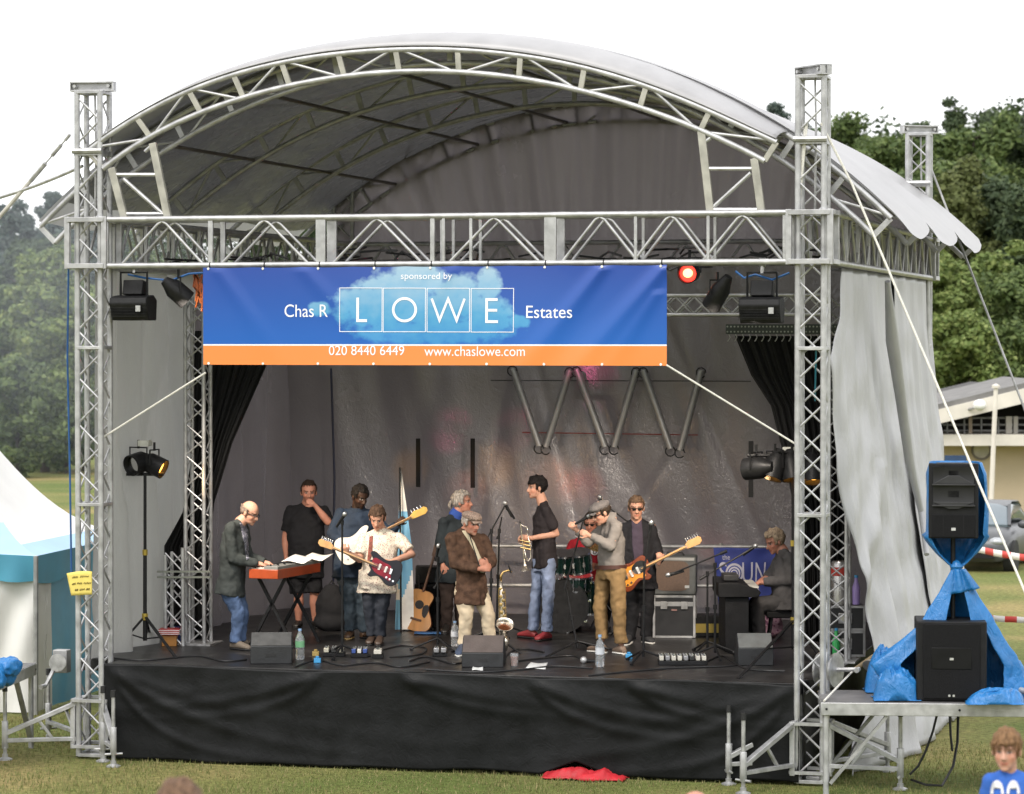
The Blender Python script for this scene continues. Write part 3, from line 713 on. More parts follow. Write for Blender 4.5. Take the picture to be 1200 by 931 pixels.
# ------------------------------------------------------------------ walls of sheeting
def backw(u, v):
    x = -3.95+7.75*u; z = 5.25+(DECK-.02-5.25)*v; y = 6.32
    y += .10*noise.noise(V3((x*1.1, z*.35, 2))) + .05*noise.noise(V3((x*3.2+z*.6, z*.5, 7))) + .03*math.sin(x*5+.6*z)*max(0,min(1,-x*.8-.2)) + .02*math.exp(-((x-1.9+.45*(z-2.4))**2)/.004) + .022*math.exp(-((x+.35+.28*(z-3))**2)/.004) + .02*math.exp(-((x-.55-.7*(z-2.2))**2)/.003)*(z<3) + .022*math.exp(-((x+1.15-.2*(z-3))**2)/.005) + .06*math.exp(-((x+2.1-.25*(z-3))**2)/.05) + .05*math.exp(-((x-.2+.5*(z-3.4))**2)/.03)*(z < 3.6)
    return V3((x, y, z))
bw_ = MB(); bw_.grid(backw, 190, 120); o = bw_.build('back_sheet', BWALL, origin=(0,6.3,DECK), smooth=180); tag(o, 'crinkled dark grey tarpaulin hung as the back wall of the stage', 'tarpaulin')
# dark lower backdrop behind the railing
def sidel(u, v):
    y = Y0_+(Y1_-Y0_)*u; z = 5.0+(DECK-5.0)*v; x = FLX-.2
    x += .11*noise.noise(V3((y*1.5, z*.22, 4))) + .06*noise.noise(V3((y*4.2, z*.3, 8))) + .11*abs(math.sin(y*4.2+z*.25+1.2*noise.noise(V3((y,z*.4,1))))) + .030*math.sin(y*13+z*.5) + .03*math.exp(-((z-2.6-(y-1.2)*1.3)**2)/.02)
    return V3((x, y, z))
Y0_, Y1_ = 3.0, 6.4
mb = MB(); mb.grid(sidel, 90, 50); o = mb.build('side_sheet', BWALL, origin=(FLX,5,DECK), smooth=180); tag(o, 'dark grey tarpaulin continuing the left side wall behind the black drape', 'tarpaulin')
Y0_, Y1_ = .2, 3.1
mb = MB(); mb.grid(sidel, 90, 50)
m = GWALL.copy(); m.name = 'translucent_side_sheet'; n = m.node_tree; b = n.nodes['Principled BSDF']; tr = n.nodes.new('ShaderNodeBsdfTranslucent'); tr.inputs[0].default_value = (.43,.42,.41,1)
ms = n.nodes.new('ShaderNodeMixShader'); ms.inputs[0].default_value = .40; n.links.new(b.outputs[0], ms.inputs[1]); n.links.new(tr.outputs[0], ms.inputs[2]); n.links.new(ms.outputs[0], n.nodes['Material Output'].inputs[0])
o = mb.build('side_sheet', m, origin=(FLX,4,DECK), smooth=180); tag(o, 'pale grey sheet hanging as the left side wall, lit from outside', 'tarpaulin')
# right outer silver sheet, two overlapping panels
bl0, bl1 = at_z(1040, 916, 0.02), at_z(1122, 852, .02); bd = (bl1-bl0).normalized()
EDGE = [(5.0, at_X(985,318,3.78).y), (4.55, at_X(981,385,3.8).y), (4.1, at_X(975,430,3.82).y), (3.0, at_X(988,560,3.9).y), (1.9,at_X(1003,690,3.95).y), (1.0,max(.45,at_X(1012,790,4.0).y)), (.02, .5)]
print('EDGE', [(a, round(b,2)) for a, b in EDGE])
def edge_y(z):
    for (z0, y0), (z1, y1) in zip(EDGE[:-1], EDGE[1:]):
        if z <= z0 and z >= z1: return y0+(y1-y0)*(z0-z)/(z0-z1)
    return EDGE[-1][1]
def sider(y0f, y1f, seed, off):
    def f(u, v):
        z = 5.0+(.02-5.0)*v; ya = edge_y(z) if y0f is None else y0f; yb = y1f; y = ya+(yb-ya)*u
        base = 3.80 + off; flare = (bl0.x+(y-bl0.y)*bd.x/bd.y*.35) - 3.80
        x = base + flare*v**1.7*(.25+.75*min(1,max(0,(y-.3)/2.0)))
        a = noise.noise(V3((y*1.6, z*.2, seed)))*.07 + noise.noise(V3((y*4.5, z*.28, seed+3)))*.04 + .03*noise.noise(V3((y*2, z*2.4, seed+7)))
        x += a*(.35+.65*min(1, v*2.5)) + .014*math.sin(y*6.3+z*.5)
        x += .06*math.exp(-((z-2.0-(y-1.5)*.6)**2)/.04)*max(0, 1-u*1.3)*(z < 3)      # diagonal pull folds low down
        y += .03*math.sin(z*3+seed)*(u if y0f is None else 1-u)
        return V3((x, y, z))
    return f
mb = MB(); mb.grid(sider(None, 6.3, 3, 0), 90, 90); o = mb.build('silver_sheet', SILV, origin=(3.9,3,0), smooth=180, solid=.004); tag(o, 'silver tarpaulin hanging behind the front right mast, front panel with slanting folds', 'tarpaulin', 'silver side tarpaulins')
mb = MB(); mb.grid(sider(5.0, 8.6, 11, .03), 70, 90); o = mb.build('silver_sheet', SILV, origin=(3.9,7,0), smooth=180, solid=.004); tag(o, 'rear silver tarpaulin panel overlapping the front one at the stage side', 'tarpaulin', 'silver side tarpaulins')
# loose rolled edge strip of the overlap
mb = MB(); mb.path([at_X(1040,330,4.02), at_X(1046,400,4.03), at_X(1056,470,4.06), at_X(1066,540,4.10), at_X(1080,600,4.2), at_X(1086,650,4.3)], .05, 10, rs=[.03,.075,.06,.055,.04,.03])
o = mb.build('rolled_flap', SILV, origin=(4,5,2)); tag(o, 'rolled edge of the silver side tarpaulin where the two panels overlap', 'flap')

# ------------------------------------------------------------------ deck and skirt
mb = MB(); mb.prism([(-3.54,-.1),(3.60,-.1),(3.60,.3),(3.80,.3),(3.80,8.4),(-3.96,8.4),(-3.96,.25),(-3.54,.25)], (0,0,DECK-.12), V3((1,0,0)), V3((0,1,0)), ZUP, .12); deck = mb.build('stage_deck', DECKM, origin=(0,4,DECK), bevel=.008); tag(deck, 'black plywood stage floor, scuffed and shiny', 'stage')
rs_ = random.Random(5)
stage_leg = MB()
def skirt(u, v):
    x = -3.56+7.16*u; z0 = DECK-.005+.012*math.sin(u*17); zb = .03+.05*noise.noise(V3((x*1.1,0,3)))+(.14 if 1.05 < x < 1.75 else 0)*(1-abs(x-1.4)/.35 if abs(x-1.4) < .35 else 0)
    p = V3((x, -.125, z0+(zb-z0)*v)); w = 0
    for c, sg, dip in ((-3.5, 1, .9), (3.55, -1, .9), (-1.2, -1, .5), (.9, 1, .55), (-.4, 1, .35), (1.9, 1, .4)):   # swags running down from the fixings
        s_ = (x-c)*sg
        if s_ > 0:
            for sl, am, wd in ((1.55, .022, .05), (.62, .030, .06), (.30, .016, .06)):
                zz = DECK-.05 - dip*(1-math.exp(-s_*sl*1.25)); w += am*math.exp(-((p.z-zz)**2)/(wd*wd))*math.exp(-s_*.75)*min(1, s_*6)
    w += .015*noise.noise(V3((x*1.3, p.z*2.2, 4)))*v + .006*noise.noise(V3((x*4, p.z*5, 8))) + .05*v*v*(.4+.6*noise.noise(V3((x*.7, 0, 2))))
    p.y -= max(w, -.02) + .02*v; return p
mb = MB(); mb.grid(skirt, 230, 46); o = mb.build('stage_skirt', SKIRT, origin=(0,-.12,0), smooth=180, solid=.004); tag(o, 'black plastic skirt hung along the front edge of the stage', 'skirt')
mb = MB(); mb.grid(lambda u, v: V3((3.62+.03*math.sin(u*30)*v, .0+8.2*u, DECK-.02-(DECK-.05)*v)), 60, 8); o = mb.build('stage_skirt', SKIRT, origin=(3.6,4,0), smooth=180); tag(o, 'black sheet closing the right-hand end under the stage', 'skirt')
mb = MB(); mb.grid(lambda u, v: V3((-3.58+.03*math.sin(u*30)*v, .0+8.2*u, DECK-.02-(DECK-.05)*v)), 60, 8); o = mb.build('stage_skirt', SKIRT, origin=(-3.6,4,0), smooth=180); tag(o, 'black sheet closing the left-hand end under the stage', 'skirt')
mb = MB(); pts = []
rc = at_z(690, 911, 0)
def rcl(u, v):
    x = rc.x-.42+.82*u; y = -.42+.34*v; h = .13*math.sin(math.pi*u)**.6*math.sin(math.pi*min(v*1.1,1))*(.7+.6*noise.noise(V3((u*6, v*3, 2)))) + .03*abs(noise.noise(V3((u*14, v*9, 5))))
    return V3((x+.04*noise.noise(V3((u*5,v*5,1))), y+.06*noise.noise(V3((u*4,1,1)))+.1*abs(u-.55), .012+max(h,0)))
mb.grid(rcl, 50, 20); o = mb.build('red_cloth', mat('red_fabric', (.42,.012,.02), .6, 0, .15, 8, .3, 20), origin=rc, smooth=180, solid=.01); tag(o, 'crumpled red cloth on the grass under the stage skirt', 'cloth')
for px in (160, 340, 520, 820):
    pass

# smoke drifting low behind the left mast
c_ = at_d(64, 395, 58); sm_ = MB(); sm_.ell(c_+V3((0,0,.9)), (3.0, 8, 4.4), seg=24, ring=16)
hm = bpy.data.materials.new('smoke'); hm.use_nodes = True; n = hm.node_tree; n.nodes.clear(); L = n.links.new; o_ = n.nodes.new('ShaderNodeOutputMaterial'); pv = n.nodes.new('ShaderNodeVolumePrincipled')
tc = n.nodes.new('ShaderNodeTexCoord'); mp = n.nodes.new('ShaderNodeMapping'); mp.inputs['Scale'].default_value = (1/3.0,1/8,1/4.4); L(tc.outputs['Object'], mp.inputs[0]); gr = n.nodes.new('ShaderNodeTexGradient'); gr.gradient_type = 'SPHERICAL'; L(mp.outputs[0], gr.inputs[0])
ns = n.nodes.new('ShaderNodeTexNoise'); ns.inputs['Scale'].default_value = .5; ns.inputs['Detail'].default_value = 3; L(tc.outputs['Object'], ns.inputs['Vector'])
k1 = n.nodes.new('ShaderNodeMath'); k1.operation = 'MULTIPLY'; L(gr.outputs[1], k1.inputs[0]); L(ns.outputs[0], k1.inputs[1]); k2 = n.nodes.new('ShaderNodeMath'); k2.operation = 'MULTIPLY'; k2.inputs[1].default_value = .06; L(k1.outputs[0], k2.inputs[0]); L(k2.outputs[0], pv.inputs['Density'])
pv.inputs['Color'].default_value = (.86,.92,1,1); L(pv.outputs[0], o_.inputs['Volume'])
o = sm_.build('smoke', hm, origin=c_+V3((0,0,.9)), smooth=180); tag(o, 'pale blue smoke drifting before the trees left of the stage', 'smoke', kind='stuff')
# ------------------------------------------------------------------ outriggers
def outrigger(top, leg, label, hz=.62):
    top = V3((top[0], top[1], 0)); leg = V3((leg[0], leg[1], 0)); t = thing('outrigger', label, 'outrigger', leg, 'outriggers bracing the front masts')
    u = (leg-top).normalized()
    mb = MB(); mb.tube(leg+ZUP*.05, leg+ZUP*.74, .020, seg=10); mb.build('jack_post', STEEL, t)
    mb = MB(); mb.tube(leg+ZUP*.70, leg+ZUP*.77, .027, seg=10); mb.build('rubber_cap', RUB, t)
    mb = MB(); mb.tube(leg+ZUP*.12, leg+ZUP*.40, .034, seg=10); mb.bar(top+ZUP*.2, leg+ZUP*.2, .05, .04); mb.bar(top+ZUP*hz, leg+ZUP*.27, .06, .045); mb.bar(top+u*.06+ZUP*.1, top+u*.06+ZUP*hz, .05, .05); mb.bar(top.lerp(leg,.55)+ZUP*.40, top.lerp(leg,.35)+ZUP*.2, .03, .03); mb.build('brace_frame', ALU, t, bevel=.004)
    mb = MB(); mb.lathe([(0,0),(.075,0),(.075,.012),(.03,.03),(.03,.06),(0,.06)], leg+ZUP*.002, ZUP, 14); mb.build('foot_plate', STEEL, t)
    mb = MB(); mb.tube(leg+ZUP*.13-u.cross(ZUP)*.09, leg+ZUP*.13+u.cross(ZUP)*.09, .012); mb.build('jack_handle', STEEL, t)
z0 = lambda px, py: at_z(px, py, 0.0)
outrigger((FRX-.13,.12), z0(854,920), 'outrigger left of the right-hand mast, the taller one farther back against the black skirt')
outrigger((FRX-.13,-.12), z0(871,931), 'outrigger left of the right-hand mast, the nearer one')
outrigger((FRX+.13,-.12), z0(1055,926), 'outrigger under the loudspeaker platform with a black capped post')
outrigger((FRX+.13,.14), z0(1040,905), 'rear outrigger in the shade under the loudspeaker platform', .6)
outrigger((FLX-.13,-.10), z0(6,891), 'long outrigger left of the left-hand mast', .58)
outrigger((FLX-.13,.12), z0(57,868), 'outrigger behind the left-hand mast in front of the tent', .58)
outrigger((FLX+.13,-.12), z0(133,899), 'short outrigger in front of the left end of the black skirt', .58)
outrigger((FLX+.15,-.10), z0(121,893), 'outrigger tucked between the left mast and the skirt', .58)

# ------------------------------------------------------------------ loudspeaker platforms
PLY = mat('grey_ply', (.13,.125,.125), .6, 0, .2, 4, .1, 30)
def platform(A, ex, ey, lx, ly, zt, label, feet_in=.05, braces=True):
    A = V3((A.x, A.y, 0)); ex = V3((ex.x, ex.y, 0)).normalized(); ey = V3((ey.x, ey.y, 0)).normalized()
    t = thing('platform', label, 'platform', A + ex*lx/2 + ey*ly/2, 'loudspeaker platforms')
    c = A + ex*lx/2 + ey*ly/2
    mb = MB(); mb.box(c+ZUP*(zt-.012), (lx-.012, ly-.012, .022), (ex,ey,ZUP)); mb.build('top_board', PLY, t)
    mb = MB()
    for s_ in (0, 1):
        mb.box(A+ex*lx/2+ey*(.02+s_*(ly-.04))+ZUP*(zt-.065), (lx, .04, .12), (ex,ey,ZUP))
        mb.box(A+ey*ly/2+ex*(.021+s_*(lx-.042))+ZUP*(zt-.067), (.038, ly-.085, .112), (ex,ey,ZUP))
    mb.build('edge_rail', ALU, t, bevel=.005)
    mb = MB()
    for q in (.012, .47, .93):
        mb.lathe([(0,0),(.012,0),(.012,.006),(0,.006)], A+ex*(lx*q+.02)-ey*.0005+ZUP*(zt-.065), -ey, 8)
    mb.build('bolt', BLACKM, t)
    for i in (0, 1):
        for j in (0, 1):
            p = A+ex*(feet_in+i*(lx-2*feet_in))+ey*(feet_in+j*(ly-2*feet_in)); gz = max(ground_z(p.x, p.y), 0)
            mb = MB(); mb.tube(p+ZUP*gz, p+ZUP*(zt-.12), .028, seg=10); mb.build('leg', ALU, t)
    if braces:
        for j in (0, 1):
            p = A+ey*(feet_in+j*(ly-2*feet_in)); mb = MB(); mb.bar(p+ex*.09+ZUP*.12, p+ex*.62+ZUP*(zt-.13), .05, .03); mb.build('diagonal_brace', ALUD, t)
    return t
pA, pB = at_z(962,823,.89), at_z(1200,825,.89); pe = (pB-pA); pe.z = 0; pe.normalize(); pn = ZUP.cross(pe)
platform(pA, pe, pn, 2.7, 1.0, .89, 'silver framed platform on the grass carrying the blue wrapped loudspeakers')
lA, lB = at_z(43,777,.89), at_z(0,795,.89); le = (lB-lA); le.z = 0; le.normalize(); ln_ = -ZUP.cross(le)
if ln_.dot(RT) > 0: ln_ = -ln_
platform(lA, le, ln_, 2.0, 1.0, .89, 'corner of a silver platform at the left edge before the tent', braces=True)
BLT = mat('blue_plastic_sheet', (.016,.15,.40), .36, 0, .12, 4); crinkle(BLT, 5, .6, 15, .5, (1,1,.6))
mb = MB(); q = at_z(-6, 800, .89)
for k in range(9): mb.ell(q+V3((rs_.uniform(-.15,.12), rs_.uniform(-.1,.2), rs_.uniform(.03,.16))), (.13,.11,.1))
t = thing('blue_sheet', 'blue plastic sheet bundled on the platform at the left edge', 'plastic sheet', q); voxel(mb, 'bundle', BLT, t, .02, 3, [(.06,.06)])

# loudspeakers
PC = at_z(1115, 823, .89)                     # front foot of the bass cabinet
FN = vv(-.10, 0, 1).normalized(); FN.z = 0; FN.normalize(); FS = ZUP.cross(FN)*1; FS = FS if FS.dot(RT) > 0 else -FS
GRILL = mat('speaker_grille', (.008,.008,.009), .65, 0, .2, 60, .4, 220, spec=.15)
CAB = mat('speaker_cabinet', (.011,.011,.012), .55, 0, .2, 10, .3, 160, spec=.2)
BADGE = mat('silver_badge', (.6,.6,.62), .3, .6)
sub = thing('bass_speaker', 'large black bass loudspeaker cabinet on the platform between blue sheets', 'loudspeaker', PC)
cb = PC - FN*.32
mb = MB(); mb.box(cb+ZUP*.38, (.655,.62,.745), (FS,FN,ZUP)); mb.build('cabinet', CAB, sub, bevel=.012)
mb = MB(); mb.box(PC+FN*-.004+ZUP*.38, (.53,.02,.70), (FS,FN,ZUP)); g_ = mb.build('grille', GRILL, sub, bevel=.006)
mb = MB(); mb.box(PC+FN*.007+ZUP*.41, (.37,.01,.20), (FS,FN,ZUP)); mb.build('port_panel', mat('black_gloss_panel', (.008,.008,.009), .35, spec=.2), sub, bevel=.003)
mb = MB(); mb.box(PC+FN*.014+ZUP*.405, (.035,.005,.022), (FS,FN,ZUP)); mb.build('badge', BADGE, sub)
mb = MB()
for s_ in (-1, 1): mb.lathe([(0,0),(.012,0),(.012,.006),(0,.006)], PC+FN*.007+FS*(s_*.02)+ZUP*.06, FN, 8)
mb.build('screw', BADGE, sub)
mb = MB()
for x_ in (-.29, .29):
    for z_ in (.0, ): mb.lathe([(0,0),(.03,0),(.03,.008),(0,.008)], PC-FN*.32+FS*x_+ZUP*0, ZUP, 10)
mb.build('foot', RUB, sub)
topc = at_d(1117, 586.5, dist(PC)+.28)
pole = thing('speaker_pole', 'black pole carrying the upper loudspeaker', 'pole', (topc.x, topc.y, PC.z+.745))
mb = MB(); mb.tube((topc.x,topc.y,PC.z+.755), (topc.x,topc.y,topc.z-.357), .024, seg=10); mb.build('tube', BLACKM, pole)
mb = MB(); mb.tube((topc.x,topc.y,PC.z+1.0), (topc.x,topc.y,PC.z+1.1), .034, seg=10); mb.build('collar', BLACK, pole)
spk = thing('loudspeaker', 'black two-way loudspeaker with horn, raised on a pole in blue sheeting', 'loudspeaker', topc-ZUP*.355)
FN2 = vv(-.13, 0, 1).normalized(); FS2 = ZUP.cross(FN2); FS2 = FS2 if FS2.dot(RT) > 0 else -FS2
mb = MB(); w0, w1 = .232, .16; D = .42
ol = [(-w0,0),(w0,0),(w0,-.06),(w1,-D),(-w1,-D),(-w0,-.06)]
mb.prism(ol, topc+FN2*.2-ZUP*.353, FS2, FN2, ZUP, .706); mb.build('cabinet', CAB, spk, bevel=.01)
fz = topc+FN2*.2
mb = MB(); mb.box(fz+FN2*.004-ZUP*.235, (.405,.01,.21), (FS2,FN2,ZUP)); mb.build('grille', GRILL, spk, bevel=.004)
mb = MB(); mb.box(fz+FN2*.009-ZUP*.235-FS2*.095, (.008,.006,.2), (FS2,FN2,ZUP)); mb.box(fz+FN2*.009-ZUP*.235+FS2*.095, (.008,.006,.2), (FS2,FN2,ZUP)); mb.build('grille_rib', CAB, spk)
# horn: two flared mouths
def flare(cz, hw, hh, iw, ih, dep, tilt):
    mb = MB(); vs = []
    for (w, h, o, dz) in ((hw, hh, .014, 0), (hw*.9, hh*.82, .006, 0), (iw, ih, -dep, tilt)):
        vs += [fz+FN2*o+FS2*(sx*w)+ZUP*(cz+dz+sz*h) for sx, sz in ((-1,-1),(1,-1),(1,1),(-1,1))]
    fs = [(4*j+i, 4*j+(i+1)%4, 4*j+4+(i+1)%4, 4*j+4+i) for j in range(2) for i in range(4)] + [(8,9,10,11)]
    mb.add(vs, fs); return mb
flare(.235, .19, .085, .045, .03, .0, .02).build('horn', mat('horn_plastic', (.018,.018,.019), .42, spec=.3), spk)
flare(.065, .19, .10, .05, .03, .0, -.0).build('horn', MC['horn_plastic'], spk)
mb = MB(); 
for cz, s_ in ((.152, 1), (-.045, 1)): mb.box(fz+FN2*.018+ZUP*cz, (.40,.03,.014), (FS2,FN2,ZUP))
for cz, hw, zz in ((.19,.12,.05),(.02,.10,-.04)): mb.prism([(-.19,0),(.19,0),(.05,zz*1.6),(-.05,zz*1.6)], fz+FN2*.010+ZUP*(cz-.03), FS2, ZUP, FN2, .012)
mb.build('horn_lip', mat('horn_lip', (.03,.03,.032), .38, spec=.35), spk, bevel=.003)
mb = MB(); mb.box(fz+FN2*.012-ZUP*.265, (.04,.006,.026), (FS2,FN2,ZUP)); mb.build('badge', BADGE, spk)

# blue sheeting: hood round the back of the speaker, gathered below it, then skirt over the bass cabinet
sheet = thing('blue_sheet', 'blue plastic sheet wrapped round the loudspeaker and tied below it', 'plastic sheet', (topc.x, topc.y, PC.z))
gath = at_d(1121, 664, dist(PC)+.26)
RH = V3((RT.x,RT.y,0)).normalized(); FH = V3((FW.x,FW.y,0)).normalized()
def hood(u, v):
    ph = math.radians(-128+256*u)      # from front left round the back to front right
    zt = topc.z+.361; zb = topc.z-.34
    if v < .5:
        z = zt+(zb-zt)*(v/.5); wl, wr, db = .238, .292, .36
        k = 1-.12*max(0, (.08-v)/.08)
        bul = 1+.10*math.sin(math.pi*v*1.6)*max(0, math.sin(ph))
        w = (wl if ph < 0 else wr)*k*bul
        c = V3((topc.x, topc.y, z))-FH*.02
    else:
        t_ = (v-.5)/.5; z = zb+(gath.z-zb)*t_; e = (1-t_)**.75
        w = ((.238 if ph < 0 else .292)*e+.035); db = .34*e+.03; c = V3((topc.x,topc.y,z)).lerp(V3((gath.x,gath.y,z)), t_)
    sx = math.copysign(abs(math.sin(ph))**.55, math.sin(ph)); cx = math.copysign(abs(math.cos(ph))**.7, math.cos(ph))
    fold = .02*math.sin(ph*7+v*5)*min(1, v*1.4) + .016*noise.noise(V3((ph*3, v*6, 2)))
    return c + RH*(sx*(w+fold*.7)) + FH*(cx*(db+fold)*(.5 if cx < 0 else 1)) 
mb = MB(); mb.grid(hood, 90, 50); mb.build('hood', BLT, sheet, smooth=180, solid=.006)
mb = MB(); mb.ell(gath, (.05,.05,.06)); mb.lathe([(.055,-.02),(.066,0),(.055,.02)], gath, ZUP, 14); mb.build('knot', BLT, sheet)
mb = MB(); mb.grid(lambda u, v: gath+(-FH)*(.06+.03*v)+RH*((u-.35)*(.12+.16*v)+.03*v)-ZUP*(.02+.24*v-.06*u*v)+FH*(.02*math.sin(u*14)), 14, 8); mb.build('loose_tail', BLT, sheet, smooth=180, solid=.004)
PL = [(0,.04,.04),(.2,.17,.2),(.45,.36,.38),(.62,.60,.50),(.74,.80,.60),(.86,.72,.63),(1,.60,.62)]
def lerp_t(t_, k):
    for a, b_ in zip(PL[:-1], PL[1:]):
        if t_ <= b_[0]: f = (t_-a[0])/(b_[0]-a[0]); return a[k]+(b_[k]-a[k])*f
    return PL[-1][k]
def skirtb(u, v):
    pm = 160 if v < .40 else 160-24*min(1,(v-.40)/.08); ph = math.radians(-pm+2*pm*u); z = gath.z-.02+(PC.z+.012-gath.z+.02)*v
    w = lerp_t(v, 1) if ph < 0 else lerp_t(v, 2); d = .05+.42*v**.7
    fo = (.10*math.sin(ph*6.5+1)+.05*math.sin(ph*13+v*3))*w*.55 + .07*noise.noise(V3((ph*2.2, v*5, 9)))*v + .03*noise.noise(V3((ph*6, v*14, 4)))*v
    c = V3((gath.x, gath.y, z))
    return c + RH*(math.sin(ph)*(w+fo)) + FH*(math.cos(ph)*(d+fo*.6)*(.45 if abs(ph) > 1.57 else 1))
mb = MB(); mb.grid(skirtb, 130, 60); mb.build('skirt', BLT, sheet, smooth=180, solid=.006)
def crumple(c, hw, hd, hh, seed, name='bunched_sheet'):
    def f(u, v):
        x = 2*u-1; y = 2*v-1; r = max(0, 1-(abs(x)**2.6+abs(y)**2.6)); q = V3((x*hw*3.0+seed, y*hd*3.0, 0))
        rid = 1-abs(noise.noise(q*2.2))*2.2; rid2 = 1-abs(noise.noise(q*5.1+V3((4,2,1))))*2
        h = hh*(r**.75)*(.62+.35*noise.noise(q*.9)+.10*rid+.05*rid2)
        w = V3(c)+RH*(x*hw*(1+.15*noise.noise(q*1.7)))+FH*(y*hd)+ZUP*(max(h,0)+.012); return w + RH*(.02*rid*r) - FH*(.03*rid2*r)
    mb = MB(); mb.grid(f, 64, 40); return mb.build(name, BLT, sheet, smooth=32, solid=.005)
crumple(at_z(1168,826,.89)+FH*.06, .27, .16, .20, 3); crumple(at_z(1182,812,.89)+FH*.2, .20, .18, .42, 9)
crumple(at_z(1052,822,.89)+FH*.12, .22, .18, .46, 17); crumple(at_z(1045,815,.89)+FH*.3, .22, .18, .62, 23)
for pts, r_, lab in ((((1178,803,28.6),(1215,815,28.3)),.03,'thick short steel pipe lying by the bunched blue sheet'), (((1186,801,28.9),(1215,806,28.8)),.02,'thin short steel pipe behind the thick one at the right edge')):
    mb = MB(); mb.path([at_d(*q) for q in pts], r_, 10); o = mb.build('steel_pipe', STEEL, origin=at_d(*pts[0])); tag(o, lab, 'pipe')
# reflector lamp hanging at the left tip of the sheet, rope to the platform corner
t = thing('work_lamp', 'small grey round lamp at the left tip of the blue sheet', 'lamp', at_d(1021,782,29.3))
mb = MB(); mb.lathe([(.0,-.08),(.05,-.07),(.10,0),(.0,.015)], at_d(1022,782,29.3), vv(-.3,-.6,.5), 16); mb.build('reflector', STEEL, t)
mb = MB(); mb.tube(at_d(1024,769,29.3), at_d(1000,786,29.4), .022); mb.build('arm', mat('old_wood', (.22,.17,.10), .8), t)
def rope(pts, r, name, label, cat, m_=ROPE, sag=0):
    pts = [V3(p) for p in pts]
    if sag and len(pts) == 2: pts = [pts[0].lerp(pts[1], k/16)-ZUP*(sag*4*(k/16)*(1-k/16)) for k in range(17)]
    mb = MB(); mb.path(pts, r, 6); o = mb.build(name, m_, origin=pts[0]); return tag(o, label, cat)
rope([at_d(1000,786,29.4), pA+ZUP*.012+pe*.03], .010, 'cord', 'thin cord from the platform corner up to the blue sheet', 'cord')
def fall(pts, r=.011):
    return [at_d(*p) for p in pts]
rope(fall([(1098,838,28.9),(1093,858,28.9),(1085,880,28.9),(1076,898,28.9),(1066,908,28.9)]), .012, 'cable', 'black cable hanging from the platform to the grass, left one', 'cable', RUB)
rope(fall([(1123,836,28.9),(1122,870,28.8),(1117,898,28.6),(1104,921,28.5),(1085,920,28.6),(1068,914,28.8)]), .013, 'cable', 'black cable looping from the platform down onto the grass, right one', 'cable', RUB)
rope(fall([(1113,838,29.4),(1114,862,29.4),(1116,880,29.3)]), .013, 'cable', 'short black cable hanging between the two longer ones', 'cable', RUB)

# ------------------------------------------------------------------ guy ropes
rope([V3((FRX+.1,-.15,6.35)), at_d(998,215,28.9), at_d(1230,762,26.5)], .0115, 'guy_rope', 'thick pale rope slanting from the right mast down past the loudspeaker', 'rope')
rope([V3((FRX-.05,-.1,HT-.6)), V3((FRX-.12,-.1,HB1+.1))], .02, 'hoist_rope', 'rope hanging inside the right front mast', 'rope')
rope([at_d(1092,200,37.3), at_d(1232,560,36)], .014, 'guy_rope', 'thin grey rope slanting from the rear mast over the trees', 'rope', ALUD)
rope([V3((FLX-.12,0,at_d(86,197,31.2).z)), at_d(-60,246,32)], .018, 'guy_wire', 'dark wire running left from the front left mast', 'wire', STEEL, .05)
GP = thing('chain_tensioner', 'steel chain and turnbuckle slanting from the left mast', 'chain', at_d(80,160,31))
mb = MB(); a_, b_ = at_d(82,158,31), at_d(36,212,31.3); mb.tube(a_, a_.lerp(b_,.12), .018); mb.tube(a_.lerp(b_,.22), a_.lerp(b_,.45), .022); mb.tube(a_.lerp(b_,.62), b_, .026); mb.tube(a_, b_, .009); mb.build('chain', STEEL, GP)
mb = MB(); mb.tube(b_, at_d(-40,300,31.8), .022); mb.build('strap', mat('pale_strap', (.5,.48,.44), .8), GP)
rope([at_Y(241,437,-.2), at_Y(122,512,-.05)], .010, 'banner_rope', 'white rope from the banner corner to the left mast', 'rope')
rope([at_Y(781,428,-.28), at_Y(938,524,-.1)], .010, 'banner_rope', 'white rope from the banner corner to the right mast', 'rope')
rope([V3((FRX+.05,-.1,4.2)), at_d(955,470,29.2)], .008, 'signal_cable', 'teal cable hanging down the right front mast', 'cable', mat('teal_cable', (.02,.18,.25), .5))
rope([V3((FLX-.19,-.19,5.3)), at_d(79,420,31), at_d(82,560,31), at_d(84,690,31)], .010, 'mast_cable', 'blue cable tied down the outer side of the left mast', 'cable', mat('navy_cable', (.01,.08,.25), .5))
# yellow handwritten notice taped to the left mast
NOTE = mat('yellow_card', (.72,.58,.14), .7, 0, .06, 8)
nt_ = thing('paper_notice', 'yellow handwritten card taped to the left mast', 'notice', at_d(93,684,30.9))
qd = dist(V3((FLX,-.17,2)))-.03
def nq(u, v): return at_d(78+5*(1-v)*0+5.5*v+(30-5.5*v)*u, 671+26*v+ (1-u)*1.2-2*math.sin(u*2.6)*(1-v), qd-.012*math.sin(u*3))
mb = MB(); mb.grid(nq, 12, 8); mb.build('card', NOTE, nt_, smooth=180, solid=.003)
INK = mat('brown_ink', (.10,.06,.02), .8)
mb = MB()
for row, words in ((.22, ((.2,.42),(.52,.86))), (.5, ((.14,.28),(.36,.56),(.64,.95))), (.76, ((.22,.36),(.44,.66),(.74,.88)))):
    for a_, b_ in words:
        pts = [nq(a_+(b_-a_)*k/9, row+.05*(-1)**k*rs_.uniform(.4,1))-FW*.006 for k in range(10)]
        mb.path(pts, .0032, 4)
mb.build('handwriting', INK, nt_)

